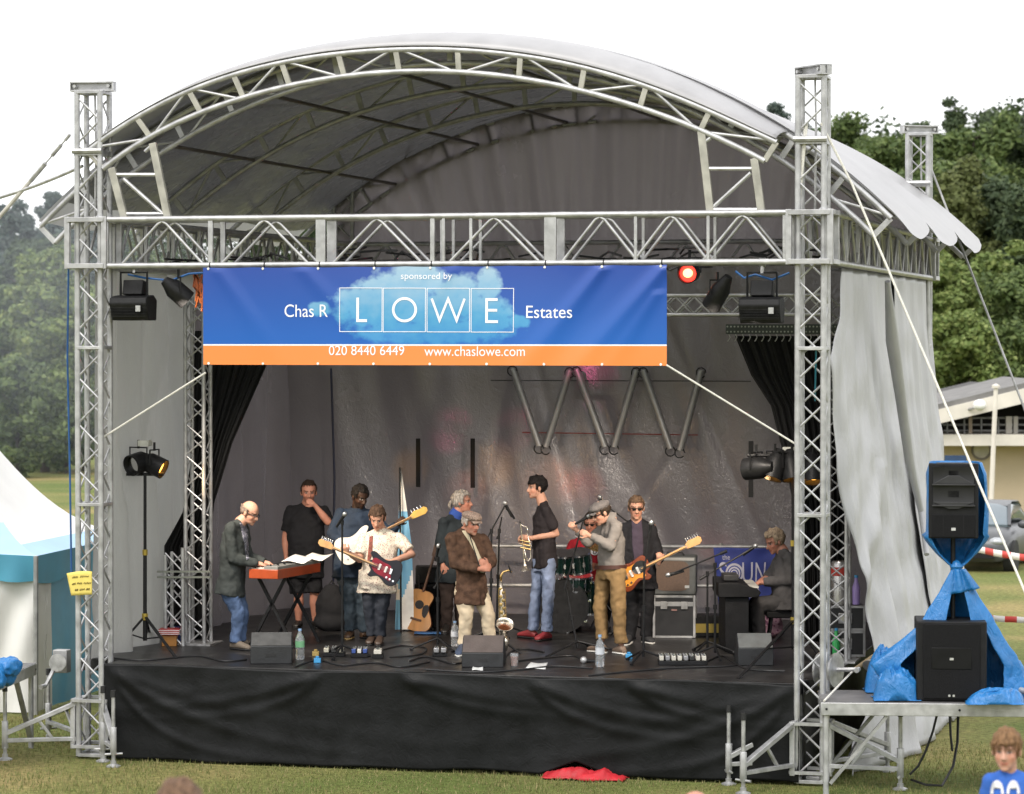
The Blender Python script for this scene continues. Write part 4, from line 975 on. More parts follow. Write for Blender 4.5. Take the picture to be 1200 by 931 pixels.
# ------------------------------------------------------------------ banner
bl, br, bz0, bz1, BY = at_Y(238,313,-.24).x, at_Y(781.5,312,-.24).x, at_Y(500,428.2,-.24).z, at_Y(500,312.2,-.24).z, -.24
BW_, BH = br-bl, bz1-bz0
ban = thing('banner', 'blue and orange sponsor banner hanging from the front truss', 'banner', ((bl+br)/2, BY, bz0))
def bwarp(x, z):
    u = (x-bl)/BW_; v = (z-bz0)/BH; d = 0
    d += .014*noise.noise(V3((x*.9, z*1.1, 3)))
    for (cu, cv, sl, am, wd) in ((.87,1.0,1.25,.030,.045), (1.0,1.0,1.15,.034,.05), (.985,.75,1.5,.018,.04), (.22,1.0,-1.1,.010,.06), (.03,1.,-1.4,.010,.05), (.55,1,1.5,.008,.05)):
        dx = (x-(bl+cu*BW_)); dz = (z-(bz0+cv*BH)); n_ = math.sqrt(1+sl*sl); t_ = (dx*1+dz*sl)/n_; p_ = (dx*sl-dz)/n_ * 1.0
        # ridge runs down-left from the eyelet
        if dz < 0: L_ = -dz; d += am*math.exp(-(p_/(wd+.09*L_))**2)*math.exp(-L_*1.3)
    sag = .010*abs(math.sin(u*math.pi*9))*(v**6)
    return V3((x, BY-d-.02*(1-v)*math.sin(u*3.1), z-sag*.6))
m = bpy.data.materials.new('printed_banner'); m.use_nodes = True; n = m.node_tree; L = n.links.new; b = n.nodes['Principled BSDF']; b.inputs['Roughness'].default_value = .32; b.inputs['Coat Weight'].default_value = .1
tc = n.nodes.new('ShaderNodeTexCoord'); sp = n.nodes.new('ShaderNodeSeparateXYZ'); L(tc.outputs['UV'], sp.inputs[0])
def mth(op, a, b_=None, c=None, cl=False):
    k = n.nodes.new('ShaderNodeMath'); k.operation = op; k.use_clamp = cl
    for i, q in enumerate((a, b_, c)):
        if q is None: continue
        if isinstance(q, (int, float)): k.inputs[i].default_value = q
        else: L(q, k.inputs[i])
    return k.outputs[0]
U_, V_ = sp.outputs[0], sp.outputs[1]
blue = n.nodes.new('ShaderNodeValToRGB'); blue.color_ramp.elements[0].color = (.006,.10,.42,1); blue.color_ramp.elements[1].color = (.013,.055,.30,1); blue.color_ramp.elements[0].position = .22
L(V_, blue.inputs[0])
# printed cloud: blobs with ragged noisy edges
nsx = n.nodes.new('ShaderNodeTexNoise'); nsx.inputs['Scale'].default_value = 9; nsx.inputs['Detail'].default_value = 8
mpx = n.nodes.new('ShaderNodeMapping'); mpx.inputs['Scale'].default_value = (4.2,1,1); L(tc.outputs['UV'], mpx.inputs[0]); L(mpx.outputs[0], nsx.inputs['Vector'])
def blob(u0, v0, ru, rv):
    a = mth('POWER', mth('DIVIDE', mth('SUBTRACT', U_, u0), ru), 2); c = mth('POWER', mth('DIVIDE', mth('SUBTRACT', V_, v0), rv), 2); 
    return mth('SUBTRACT', 1.0, mth('ADD', a, c))
acc = None
for q in ((.38,.60,.105,.30),(.47,.86,.075,.28),(.43,.72,.10,.30),(.50,.55,.13,.24),(.56,.66,.075,.32),(.625,.80,.032,.22),(.625,.48,.06,.30),(.34,.66,.05,.12),(.26,.57,.03,.09),(.69,.44,.028,.08),(.5,.34,.2,.16)):
    b_ = blob(*q); acc = b_ if acc is None else mth('MAXIMUM', acc, b_)
cm = mth('ADD', acc, mth('MULTIPLY', mth('SUBTRACT', nsx.outputs[0], .5), 1.5)); rmp = n.nodes.new('ShaderNodeValToRGB'); rmp.color_ramp.elements[0].position = .08; rmp.color_ramp.elements[1].position = .55; L(cm, rmp.inputs[0])
ccol = n.nodes.new('ShaderNodeValToRGB'); e = ccol.color_ramp.elements; e[0].position = .25; e[0].color = (.015,.20,.50,1); e[1].position = .95; e[1].color = (.36,.52,.62,1); x_ = e.new(.55); x_.color = (.08,.34,.56,1)
L(mth('ADD', mth('MULTIPLY', V_, .8), mth('MULTIPLY', nsx.outputs[0], .3)), ccol.inputs[0])
mxc = n.nodes.new('ShaderNodeMixRGB'); L(mth('MULTIPLY', rmp.outputs[0], .85), mxc.inputs[0]); L(blue.outputs[0], mxc.inputs[1]); L(ccol.outputs[0], mxc.inputs[2])
wh = n.nodes.new('ShaderNodeMixRGB'); wh.inputs[2].default_value = (.8,.78,.82,1); L(mth('MULTIPLY', mth('GREATER_THAN', V_, .196), mth('LESS_THAN', V_, .211)), wh.inputs[0]); L(mxc.outputs[0], wh.inputs[1])
og = n.nodes.new('ShaderNodeMixRGB'); og.inputs[2].default_value = (.80,.235,.055,1); L(mth('LESS_THAN', V_, .196), og.inputs[0]); L(wh.outputs[0], og.inputs[1]); L(og.outputs[0], b.inputs['Base Color'])
nu, nv = 150, 32; mb = MB(); mb.grid(lambda u, v: bwarp(bl+BW_*u, bz0+BH*v), nu, nv)
o = mb.build('print', m, ban, smooth=180, solid=.0)
uvl = o.data.uv_layers.new(name='UVMap'); idx = np.zeros(len(o.data.loops), dtype=np.int32); o.data.loops.foreach_get('vertex_index', idx)
uvs = np.stack([(idx % (nu+1))/nu, (idx//(nu+1))/nv], 1).astype(np.float32); uvl.data.foreach_set('uv', uvs.ravel())
PRW = mat('print_white', (.82,.82,.86), .4, 0, .02)
def text_mesh(body, size, extr=.0):
    c = bpy.data.curves.new('t', 'FONT'); c.body = body; c.size = size; c.extrude = extr; c.resolution_u = 6
    t = bpy.data.objects.new('t', c); COL.objects.link(t); dg = bpy.context.evaluated_depsgraph_get(); dg.update()
    me = bpy.data.meshes.new_from_object(t.evaluated_get(dg)); bpy.data.objects.remove(t); bpy.data.curves.remove(c); return me
def lettering(body, px0, px1, py0, py1, name='lettering', bold=0, m_=PRW, warp=None, parent=ban, off=.004):
    """fit the text's ink box to a pixel rectangle on the banner plane, follow the cloth"""
    me = text_mesh(body, 1.0); co = np.zeros(len(me.vertices)*3); me.vertices.foreach_get('co', co); co = co.reshape(-1, 3)
    mn, mxx = co.min(0), co.max(0)
    bm = bmesh.new(); bm.from_mesh(me); bmesh.ops.triangulate(bm, faces=bm.faces)
    if bold: pass
    fx = lambda px: at_Y(px, (py0+py1)/2, BY).x; x0, x1 = fx(px0), fx(px1)
    fzz = lambda py: at_Y((px0+px1)/2, py, BY).z; zt, zb = fzz(py0), fzz(py1)
    fs = [[v.index for v in f.verts] for f in bm.faces]; vs = []
    for v in bm.verts:
        x = x0+(v.co.x-mn[0])/(mxx[0]-mn[0])*(x1-x0); z = zb+(v.co.y-mn[1])/(mxx[1]-mn[1])*(zt-zb)
        p = bwarp(x, z); vs.append(p-V3((0, off, 0)))
    bm.free(); bpy.data.meshes.remove(me)
    mb = MB(); mb.add(vs, fs); return mb.build(name, m_, parent, smooth=0)
def strokes(segs, w, name='lettering', m_=PRW):
    """letters drawn as flat strokes; each seg is a list of pixel points"""
    mb = MB()
    for pts in segs:
        P = [at_Y(px, py, BY) for px, py in pts]; n_ = len(P); vs = []
        closed = (P[0]-P[-1]).length < 1e-4
        for i in range(n_):
            a = P[i-1] if i > 0 else (P[-2] if closed else P[0]); c = P[i+1] if i < n_-1 else (P[1] if closed else P[-1])
            d1 = (P[i]-a); d2 = (c-P[i]); d1 = d1.normalized() if d1.length > 1e-6 else d2.normalized(); d2 = d2.normalized() if d2.length > 1e-6 else d1
            n1 = V3((-d1.z,0,d1.x)); n2 = V3((-d2.z,0,d2.x)); nn = (n1+n2); nn = nn/max(nn.length_squared, .3)*2*.5*2/2
            for s_ in (-1, 1):
                q = P[i]+nn*(w/2*s_); vs.append(bwarp(q.x, q.z)-V3((0,.004,0)))
        mb.add(vs, [(2*i, 2*i+2, 2*i+3, 2*i+1) for i in range(n_-1)])
    return mb.build(name, m_, ban, smooth=0)
def sub_(pts, k=6):
    o_ = []
    for a, c in zip(pts[:-1], pts[1:]): o_ += [(a[0]+(c[0]-a[0])*i/k, a[1]+(c[1]-a[1])*i/k) for i in range(k)]
    return o_+[pts[-1]]
for i, x in enumerate((398.5, 449.5, 501, 552.5)):
    strokes([sub_([(x,337.6+.2*i),(x+49.6,337.6+.2*i),(x+49.6,388.8+.2*i),(x,388.8+.2*i),(x,337.6+.2*i)], 5)], .013, 'letter_box')
strokes([sub_([(419.5,349),(419.5,376),(430.5,376)])], .054)
strokes([[(474.5+13.2*math.cos(t*math.pi/20), 363.2+13.2*math.sin(t*math.pi/20)) for t in range(41)]], .052)
strokes([sub_([(506.5,350),(515.5,375.5),(525.5,350.5),(535.5,375.8),(544.8,350.2)])], .046)
strokes([sub_([(583.5,351.2),(570.6,351.2),(570.6,377.2),(584,377.2)]), sub_([(571,363.8),(583,363.8)])], .052)
lettering('Chas R', 334, 384.5, 357, 371.8); lettering('Estates', 617, 671, 358.5, 373)
lettering('sponsored by', 470, 530, 319.5, 329.5); lettering('020 8440 6449', 386, 474.5, 405.2, 416.5); lettering('www.chaslowe.com', 498, 616, 406, 417.5)
mb = MB()
for k in range(9):
    for v in (0.012, .988): p = bwarp(bl+BW_*(.012+.976*k/8), bz0+BH*v); mb.lathe([(0,.004),(.012,.004),(.014,0),(0,0)], p-V3((0,.004,0)), (0,-1,0), 8)
mb.build('eyelet', WHITE, ban)
mb = MB()
for k in range(9): p = bwarp(bl+BW_*(.012+.976*k/8), bz0+BH*.988); mb.tube(p, (p.x, -.18, HB0), .006, seg=5); mb.lathe([(.034,-.006),(.037,0),(.034,.006)], (p.x,-.18,HB0), (1,0,0), 10)
mb.build('cable_tie', RUB, ban)

# ------------------------------------------------------------------ inner goal-post truss with its lamps, drapes
GY = 1.96; gl, gr = at_Y(232,500,GY).x, at_Y(982,500,GY).x; zt0, zt1 = at_Y(800,369,GY).z, at_Y(800,346.5,GY).z
gp = thing('goal_post_truss', 'slim silver goal post truss standing on the stage behind the banner', 'truss', ((gl+gr)/2, GY, DECK))
for x in (gl, gr):
    mb = MB(); h = .105
    cs_ = [V3((x+sx*h, GY+sy*h, DECK)) for sx, sy in ((-1,-1),(1,-1),(1,1),(-1,1))]
    for c in cs_: mb.tube(c, c+ZUP*(zt1-DECK), .022, seg=10)
    lg = mb.build('upright', ALU, gp, smooth=60)
    mb = MB()
    for i in range(4): lace(mb, cs_[i], cs_[(i+1)%4], cs_[i]+ZUP*(zt1-DECK), cs_[(i+1)%4]+ZUP*(zt1-DECK), 22, .009, cross=False)
    mb.build('lacing', ALU, lg)
    mb = MB(); mb.box((x,GY,DECK+.012), (.42,.42,.02)); mb.build('base_plate', STEEL, lg)
mb = MB()
for yy in (GY-.09, GY+.09):
    for z in (zt0, zt1): mb.tube((gl+.11,yy,z), (gr-.11,yy,z), .022, seg=10)
bm_ = mb.build('cross_truss', ALU, gp, smooth=60)
mb = MB()
for yy in (GY-.09, GY+.09): lace(mb, (gl+.11,yy,zt0), (gl+.11,yy,zt1), (gr-.11,yy,zt0), (gr-.11,yy,zt1), 34, .009)
mb.build('lacing', ALU, bm_)
# short spare truss standing beside the left upright
t = thing('spare_truss', 'short spare truss stood on end beside the left goal post upright', 'truss', at_z(210,754,DECK))
b0 = at_z(208,756,DECK); mb = MB()
cs_ = [b0+V3((sx*.10, sy*.10, 0)) for sx, sy in ((-1,-1),(1,-1),(1,1),(-1,1))]
for c, h in zip(cs_, (.98,1.06,1.06,1.0)): mb.tube(c, c+ZUP*h, .022, seg=8)
mb.build('chord', ALU, t); mb = MB()
for i in range(4): lace(mb, cs_[i], cs_[(i+1)%4], cs_[i]+ZUP, cs_[(i+1)%4]+ZUP, 5, .009, cross=(i==0))
mb.build('lacing', ALU, t)
mb = MB(); 
for dz in (.74,.80): mb.bar(b0+V3((-.18,-.13,dz)), b0+V3((.42,-.10,dz+.01)), .03, .02)
mb.build('clamp_bar', mat('grey_green_bar', (.20,.21,.18), .6), t)
# black drapes
def drape(poly_l, poly_r, y, folds, label, ph=0, y2=None):
    def yv(v): return y if y2 is None else y+(y2-y)*min(1, v/.55)
    def ed(poly, v):
        for a, c in zip(poly[:-1], poly[1:]):
            if v <= c[2]: f = (v-a[2])/(c[2]-a[2]); return at_Y(a[0]+(c[0]-a[0])*f, a[1]+(c[1]-a[1])*f, yv(v))
        return at_Y(poly[-1][0], poly[-1][1], yv(v))
    def f(u, v):
        a, c = ed(poly_l, v), ed(poly_r, v); p = a.lerp(c, u); p.y = yv(v) + (.045*math.sin(u*folds+ph)+.02*math.sin(u*folds*2.3+v*2))*min(1,.4+v) + .02*noise.noise(V3((u*9,v*3,ph)))
        p.z = max(p.z, DECK+.01); return p
    mb = MB(); mb.grid(f, 150, 50); o = mb.build('stage_drape', DRAPE, origin=f(.5,1), smooth=180, solid=.004); return tag(o, label, 'curtain', 'black side drapes')
drape([(228,388,0),(226,520,.45),(214,600,.6),(192,640,.7),(192,752,1)], [(330,388,0),(312,430,.12),(272,520,.4),(250,590,.58),(244,650,.72),(246,748,1)], 3.0, 60, 'black drape gathered to the left behind the goal post truss', 0, 2.3)
drape([(861,394,0),(880,440,.14),(903,476,.28),(919,540,.45),(930,600,.6),(938,748,1)], [(996,394,0),(998,540,.45),(996,600,.6),(992,760,1)], 3.0, 66, 'black drape gathered to the right behind the front right mast', 2)
t = thing('lamp_batten', 'perforated batten of small lamps above the right-hand black drape', 'batten', at_Y(900,386,2.95))
a_, c_ = at_Y(851,386,2.93), at_Y(994,386,2.93); mb = MB(); mb.box((a_+c_)/2, ((c_-a_).length, .06, .105)); mb.build('housing', mat('dark_green_metal', (.05,.06,.055), .5, .3), t, bevel=.004)
mb = MB(); nk = 34
for k in range(nk):
    for dz in (-.027, .027): mb.lathe([(0,.004),(.010,.004),(.010,0),(0,0)], a_.lerp(c_, (k+.5)/nk)+V3((0,-.031,dz)), (0,-1,0), 6)
mb.build('lens', mat('pale_lens', (.32,.34,.30), .4), t)
mb = MB()
for k in range(18):
    p = a_.lerp(c_, (k+.4)/18)-ZUP*.055; mb.path([p, p-ZUP*.03+V3((.015,0,0)), p-ZUP*.06, p-ZUP*.075+V3((-.012,0,0))], .006, 5)
mb.build('hook', STEEL, t)
# ------------------------------------------------------------------ lamps hung from the trusses
def flood(px, py, Y, label, w=.40):
    c = at_Y(px, py, Y); t = thing('flood_light', label, 'flood light', c, 'large black flood lights on the front truss')
    mb = MB(); X = V3((1,0,0))
    prof = [(.12,-.19),(-.10,-.19),(-.185,-.02),(-.17,.04),(-.08,.06),(.05,.07),(.14,.02)]
    mb.prism([(a, b_) for a, b_ in prof], c-X*w/2, V3((0,1,0)), ZUP, X, w); mb.build('body', BLACK, t, bevel=.012)
    mb = MB(); mb.prism([(-.06,.075),(.10,.06),(.13,.20),(-.02,.225)], c-X*w*.27, V3((0,1,0)), ZUP, X, w*.54); mb.build('lamp_box', BLACK, t, bevel=.01)
    mb = MB()
    for k in range(9): mb.box(c+V3((0,-.165+.002*k,-.03-.015*k)), (w*.96,.012,.004))
    mb.build('cooling_rib', BLACKM, t)
    mb = MB(); mb.path([c+X*(w*.36)+ZUP*.04, c+X*(w*.36)+ZUP*.30, c-X*(w*.36)+ZUP*.30, c-X*(w*.36)+ZUP*.04], .014, 6); mb.build('yoke', BLACKM, t)
    mb = MB(); mb.tube(c+ZUP*.29, (c.x, c.y+.02, HB0), .02); mb.lathe([(.032,-.03),(.045,-.03),(.045,.03),(.032,.03)], (c.x,c.y+.02,HB0), X, 12); mb.build('clamp', STEEL, t)
    mb = MB(); mb.box(c+X*(w*.30)+V3((0,-.19,-.07)), (.05,.02,.06)); mb.build('glass_tab', STEEL, t)
flood(157, 354, .05, 'big black flood light under the left end of the front truss')
flood(893, 356, .05, 'big black flood light under the right end of the front truss')
LENSW = mat('lit_lens', (.9,.8,.6), .3, emit=(1,.72,.36), estr=9); LENSO = mat('amber_lit_lens', (.9,.5,.1), .3, emit=(1,.42,.06), estr=5); LENSR = mat('red_lit_lens', (.9,.1,.05), .3, emit=(1,.03,.02), estr=2.6)
def par(c, aim, label, r=.10, Ln=.30, lens=LENSW, group='par lamps', yoke=True, up=ZUP, parent_thing=None):
    c = V3(c); aim = V3(aim).normalized(); t = thing('par_lamp', label, 'stage lamp', c, group)
    mb = MB(); mb.lathe([(.0,-Ln*.62),(r*.45,-Ln*.6),(r*.62,-Ln*.45),(r*.98,-Ln*.2),(r,Ln*.38),(r*.9,Ln*.38),(r*.86,Ln*.2),(0,Ln*.19)], c, aim, 20); mb.build('can', BLACKM, t)
    mb = MB(); mb.lathe([(0,Ln*.20),(r*.85,Ln*.205),(r*.6,Ln*.235),(0,Ln*.25)], c, aim, 18); mb.build('lens', lens, t)
    a, b_ = basis(aim)
    mb = MB(); mb.path([c+a*(r+.015), c+a*(r+.015)+up*(r+.05), c-a*(r+.015)+up*(r+.05), c-a*(r+.015)], .009, 6); mb.tube(c+up*(r+.04), c+up*(r+.13), .014); mb.build('yoke', BLACKM, t)
    return t
par(at_Y(209,343,.1), (.75,.45,-.75), 'par lamp with a pale lit lens under the left end of the front truss', .105, .32)
par(at_Y(841,346,.25), (-.55,.35,-.8), 'black profile lamp tilted down left beside the right flood light', .095, .38)
par(at_Y(808,320,.9), (0,-1,-.1), 'red lit par lamp facing the audience above the right end of the banner', .10, .3, LENSR)
rl_ = at_Y(808,320,.9); mb = MB(); mb.ell(rl_+V3((.0,-.085,-.005)), (.05,.012,.045)); o = mb.build('lamp_core', mat('hot_red_core', (.9,.4,.2), .3, emit=(1,.42,.16), estr=3), [q for q in COL.objects if q.get('label','').startswith('red lit par')][0])
for pts, lab in (([(150,322,.1),(170,326,.1),(200,329,.1),(222,321,.1),(238,320,.1)],'blue lamp cable looped under the left end of the front truss'), ([(862,318,.1),(872,326,.1),(885,322,.1),(905,328,.1),(925,320,.1)],'blue lamp cable looped under the right end of the front truss')):
    mb = MB(); mb.path([at_Y(*q) for q in pts], .012, 6); o = mb.build('lamp_cable', mat('blue_cable', (.02,.12,.36), .5), origin=at_Y(*pts[0])); tag(o, lab, 'cable')
mb = MB()
for k in range(7):
    x = .06*k; mb.path([at_Y(222+rs_.uniform(0,16),322,.3), at_Y(226+rs_.uniform(0,12),336,.3), at_Y(228+rs_.uniform(0,10),352+rs_.uniform(-6,14),.3)], .012, 5)
o = mb.build('orange_cables', mat('orange_cable', (.40,.10,.03), .6), origin=at_Y(232,330,.3)); tag(o, 'bundle of orange cables hanging beside the left edge of the banner', 'cables')
mb = MB()
for k in range(60):
    x = rs_.uniform(-3.4,3.4); z = HB0+rs_.uniform(-.03,.16); mb.path([(x,.5+rs_.uniform(0,1),z),(x+.15,.6+rs_.uniform(0,1),z+rs_.uniform(-.05,.08)),(x+.34,.7,z+rs_.uniform(-.03,.05))], .012, 5)
o = mb.build('roof_cables', RUB, origin=(0,.8,HB0)); tag(o, 'black cables lying along the trusses over the stage', 'cables', kind='stuff')
# ------------------------------------------------------------------ lamp stands
def lamp_stand(base, top, label, legs, knob=.55):
    base = V3(base); top = V3(top); t = thing('lamp_stand', label, 'lamp stand', base, 'tripod lamp stands')
    mb = MB(); hub = V3((base.x, base.y, base.z+knob)); mb.tube((base.x,base.y,base.z+.1), hub, .024); mb.tube(hub, top, .018); mb.tube(hub, hub.lerp(top,.45), .022); mb.build('pole', BLACKM, t)
    for l in legs: mb = MB(); mb.bar(hub, V3(l), .03, .016); mb.tube(hub.lerp(V3(l), .5), (base.x,base.y,base.z+.12), .008); mb.build('leg', BLACKM, t)
    mb = MB(); mb.tube(hub-ZUP*.04, hub+ZUP*.03, .034); mb.tube(hub.lerp(top,.45)-ZUP*.03, hub.lerp(top,.45)+ZUP*.03, .03); mb.build('collar', mat('brass_collar', (.45,.33,.06), .4, .5), t)
    return t
lb = at_z(170,762,DECK); lt = at_d(170,556,dist(lb))
t = lamp_stand(lb, lt, 'tripod lamp stand at the left end of the stage', [at_z(133,764,DECK), at_z(207,772,DECK), at_z(178,752,DECK)], .36)
mb = MB(); mb.box(lt+ZUP*.33, (.12,.12,.06)); mb.build('dimmer_box', mat('grey_box', (.55,.55,.5), .6), t)
mb = MB(); mb.tube(lt-RT*.2, lt+RT*.2, .018); mb.build('t_bar', BLACKM, t)
par(lt+RT*-.07+ZUP*.12, (-.35,-.75,-.2), 'par lamp turned away on the left lamp stand', .115, .3, CHROME, 'par lamps on the left lamp stand')
par(lt+RT*.10+ZUP*.10, (.93,-.02,-.42), 'amber lit par lamp on the left lamp stand', .11, .3, LENSO, 'par lamps on the left lamp stand')
rb = at_z(930,772,DECK); rt_ = at_d(930,540,dist(rb)); rd = dist(rb)
t = lamp_stand(rb, at_d(929,527,rd), 'tripod lamp stand before the front right mast', [at_z(865,796,DECK), at_z(968,780,DECK), at_z(938,756,DECK)], .40)
mb = MB(); mb.tube(at_d(876,534,rd), at_d(972,534,rd), .018); mb.build('t_bar', BLACKM, t)
mb = MB(); mb.box(at_d(929,527,rd), (.2,.08,.05)); mb.build('dimmer_box', MC['grey_box'], t)
for k, (px, py, aim, lab) in enumerate(((886,549,(-.9,.3,-.1),'leftmost par lamp on the right lamp stand, seen from the side'), (908,548,(-.25,-.30,-.9),'second par lamp on the right lamp stand with an amber lit rim'), (928,549,(.15,-.25,-.9),'third par lamp on the right lamp stand beside the pole'), (953,552,(.1,-.3,-.9),'par lamp seen through the front right mast'))):
    par(at_d(px, py, rd-.05), aim, lab, .115, .33, LENSO, 'par lamps on the right lamp stand')
# ------------------------------------------------------------------ spare tubes, straps and wires on the back sheet
TUBE = mat('silver_tube', (.36,.36,.37), .4, .4, .1, 6); BYY = 6.12
W6 = [((601,432),(632,523),'leftmost silver tube of the zigzag on the back sheet'), ((668,434),(640,524),'second silver tube of the zigzag, leaning right'), ((676,433),(709,524),'third silver tube of the zigzag, leaning left'), ((746,434),(720,524),'fourth silver tube of the zigzag, leaning right'), ((754,434),(786,526),'fifth silver tube of the zigzag, leaning left'), ((822,434),(797,528),'rightmost silver tube of the zigzag on the back sheet')]
for a_, c_, lab in W6:
    p0, p1 = at_Y(*a_, BYY), at_Y(*c_, BYY); t = thing('brace_tube', lab, 'tube', p1, 'spare tubes hung in a zigzag on the back sheet')
    mb = MB(); mb.tube(p0, p1, .044, seg=14); mb.build('tube', TUBE, t, smooth=60)
    for p in (p0, p1): mb = MB(); mb.path([p+V3((.06*math.cos(k*.7), -.02, .06*math.sin(k*.7)-.03)) for k in range(9)], .008, 5); mb.build('strap_loop', RUB, t)
rope([at_Y(575,446,6.14), at_Y(880,447,6.14)], .006, 'tension_wire', 'dark wire across the back sheet through the tops of the tubes', 'wire', RUB)
rope([at_Y(612,507,6.16), at_Y(818,510,6.16)], .007, 'rope', 'red cord across the back sheet behind the tubes', 'cord', mat('red_cord', (.20,.03,.025), .7))
for px, y0_, y1_, lab in ((490,514,571,'left of two dark straps hanging on the back sheet'), (554,514,572,'right of two dark straps hanging on the back sheet')):
    mb = MB(); mb.box((at_Y(px,y0_,6.08)+at_Y(px,y1_,6.08))/2, (.055,.012,at_Y(px,y0_,6.08).z-at_Y(px,y1_,6.08).z)); o = mb.build('dark_strap', DRAPE, origin=at_Y(px,y1_,6.08), bevel=.004); tag(o, lab, 'strap', 'straps on the back sheet')
mb = MB(); mb.box((at_Y(880,517,3.5)+at_Y(880,583,3.5))/2, (.05,.02,at_Y(880,517,3.5).z-at_Y(880,583,3.5).z)); o = mb.build('dark_strap', DRAPE, origin=at_Y(880,583,3.5)); tag(o, 'dark bar hanging behind the lamps of the right stand', 'strap')
rope([at_Y(388,432,6.1), at_Y(392,560,6.1), at_Y(390,735,6.1)], .014, 'hanging_cable', 'dark blue cable hanging down the back sheet behind the bald man', 'cable', mat('navy_cable2', (.015,.02,.06), .5))
# guard rail along the back of the stage
t = thing('guard_rail', 'silver pipe guard rail along the back of the stage', 'guard rail', (0.3, 5.75, DECK))
mb = MB()
for py in (640, 686): mb.tube(at_Y(560,py,5.75), at_Y(910,py+1,5.75), .024, seg=10)
mb.build('rail', ALU, t, smooth=60)
for px in (584, 668, 762, 845, 905): mb = MB(); p = at_Y(px,640,5.75); mb.tube((p.x,p.y,DECK), p+ZUP*.03, .024, seg=10); mb.build('post', ALU, t, smooth=60)
# lamps that light the stage (in the floods and par lamps above)
def spot(p, to, e, ang, col, blend=.6, size=.12):
    l = bpy.data.lights.new('lamp_light', 'SPOT'); l.energy = e; l.spot_size = R(ang); l.spot_blend = blend; l.color = col; l.shadow_soft_size = size
    o = bpy.data.objects.new('lamp_light', l); COL.objects.link(o); o.location = p; o.rotation_euler = (V3(to)-V3(p)).to_track_quat('-Z', 'Y').to_euler()
# ================================================================== PEOPLE
def skin_mat(name, base, hair=(.05,.035,.025)):
    m = bpy.data.materials.new(name); m.use_nodes = True; n = m.node_tree; b = n.nodes['Principled BSDF']; L = n.links.new
    at = n.nodes.new('ShaderNodeAttribute'); at.attribute_name = 'Tone'
    ns = n.nodes.new('ShaderNodeTexNoise'); ns.inputs['Scale'].default_value = 18; tc = n.nodes.new('ShaderNodeTexCoord'); L(tc.outputs['Object'], ns.inputs['Vector'])
    mr = n.nodes.new('ShaderNodeMapRange'); mr.inputs[3].default_value = .82; mr.inputs[4].default_value = 1.16; L(ns.outputs[0], mr.inputs[0])
    mu = n.nodes.new('ShaderNodeMixRGB'); mu.blend_type = 'MULTIPLY'; mu.inputs[0].default_value = 1; L(at.outputs['Color'], mu.inputs[1]); L(mr.outputs[0], mu.inputs[2]); L(mu.outputs[0], b.inputs['Base Color'])
    b.inputs['Roughness'].default_value = .55; b.inputs['Specular IOR Level'].default_value = .3; b.inputs['Subsurface Weight'].default_value = .04; b.inputs['Subsurface Radius'].default_value = (.012,.005,.003); b.inputs['Subsurface Scale'].default_value = 1
    return m
SKIN = skin_mat('skin', None)
TONES = dict(fair=(.50,.27,.19), ruddy=(.46,.21,.145), tan=(.40,.22,.14), dark=(.042,.020,.012), child=(.52,.29,.21), dim=(.42,.20,.145))
def fabric(name, col, rough=.85, var=.14, sc=9, bump=.25): 
    new = name not in MC; m = mat(name, col, rough, 0, var, sc, 0, spec=.25)
    if new: crinkle(m, 6, .11, 17, .08, (1,1,1.3))
    return m
def pattern_mat(name, base, dots, scale=55, thr=.42):
    m = bpy.data.materials.new(name); m.use_nodes = True; n = m.node_tree; b = n.nodes['Principled BSDF']; L = n.links.new; tc = n.nodes.new('ShaderNodeTexCoord')
    v = n.nodes.new('ShaderNodeTexVoronoi'); v.inputs['Scale'].default_value = scale; L(tc.outputs['Object'], v.inputs['Vector'])
    r = n.nodes.new('ShaderNodeValToRGB'); r.color_ramp.elements[0].position = thr-.08; r.color_ramp.elements[1].position = thr; r.color_ramp.elements[0].color = (*dots,1); r.color_ramp.elements[1].color = (*base,1); L(v.outputs['Distance'], r.inputs[0])
    L(r.outputs[0], b.inputs['Base Color']); b.inputs['Roughness'].default_value = .8; return m
DENIM = mat('blue_denim', (.085,.13,.235), .85, 0, .35, 6, .3, 60, spec=.2)
DENIML = mat('washed_denim', (.19,.235,.35), .85, 0, .30, 5, .3, 60, spec=.2)
DENIMD = mat('grey_denim', (.055,.075,.095), .85, 0, .3, 6, .3, 60, spec=.2)
def frame_head(f, roll=0):
    f = f.normalized(); r = f.cross(ZUP).normalized(); u = r.cross(f)
    if roll: q = Matrix.Rotation(roll, 3, f); r, u = q @ r, q @ u
    return f, r, u                                  # forward, the person's right hand side, up
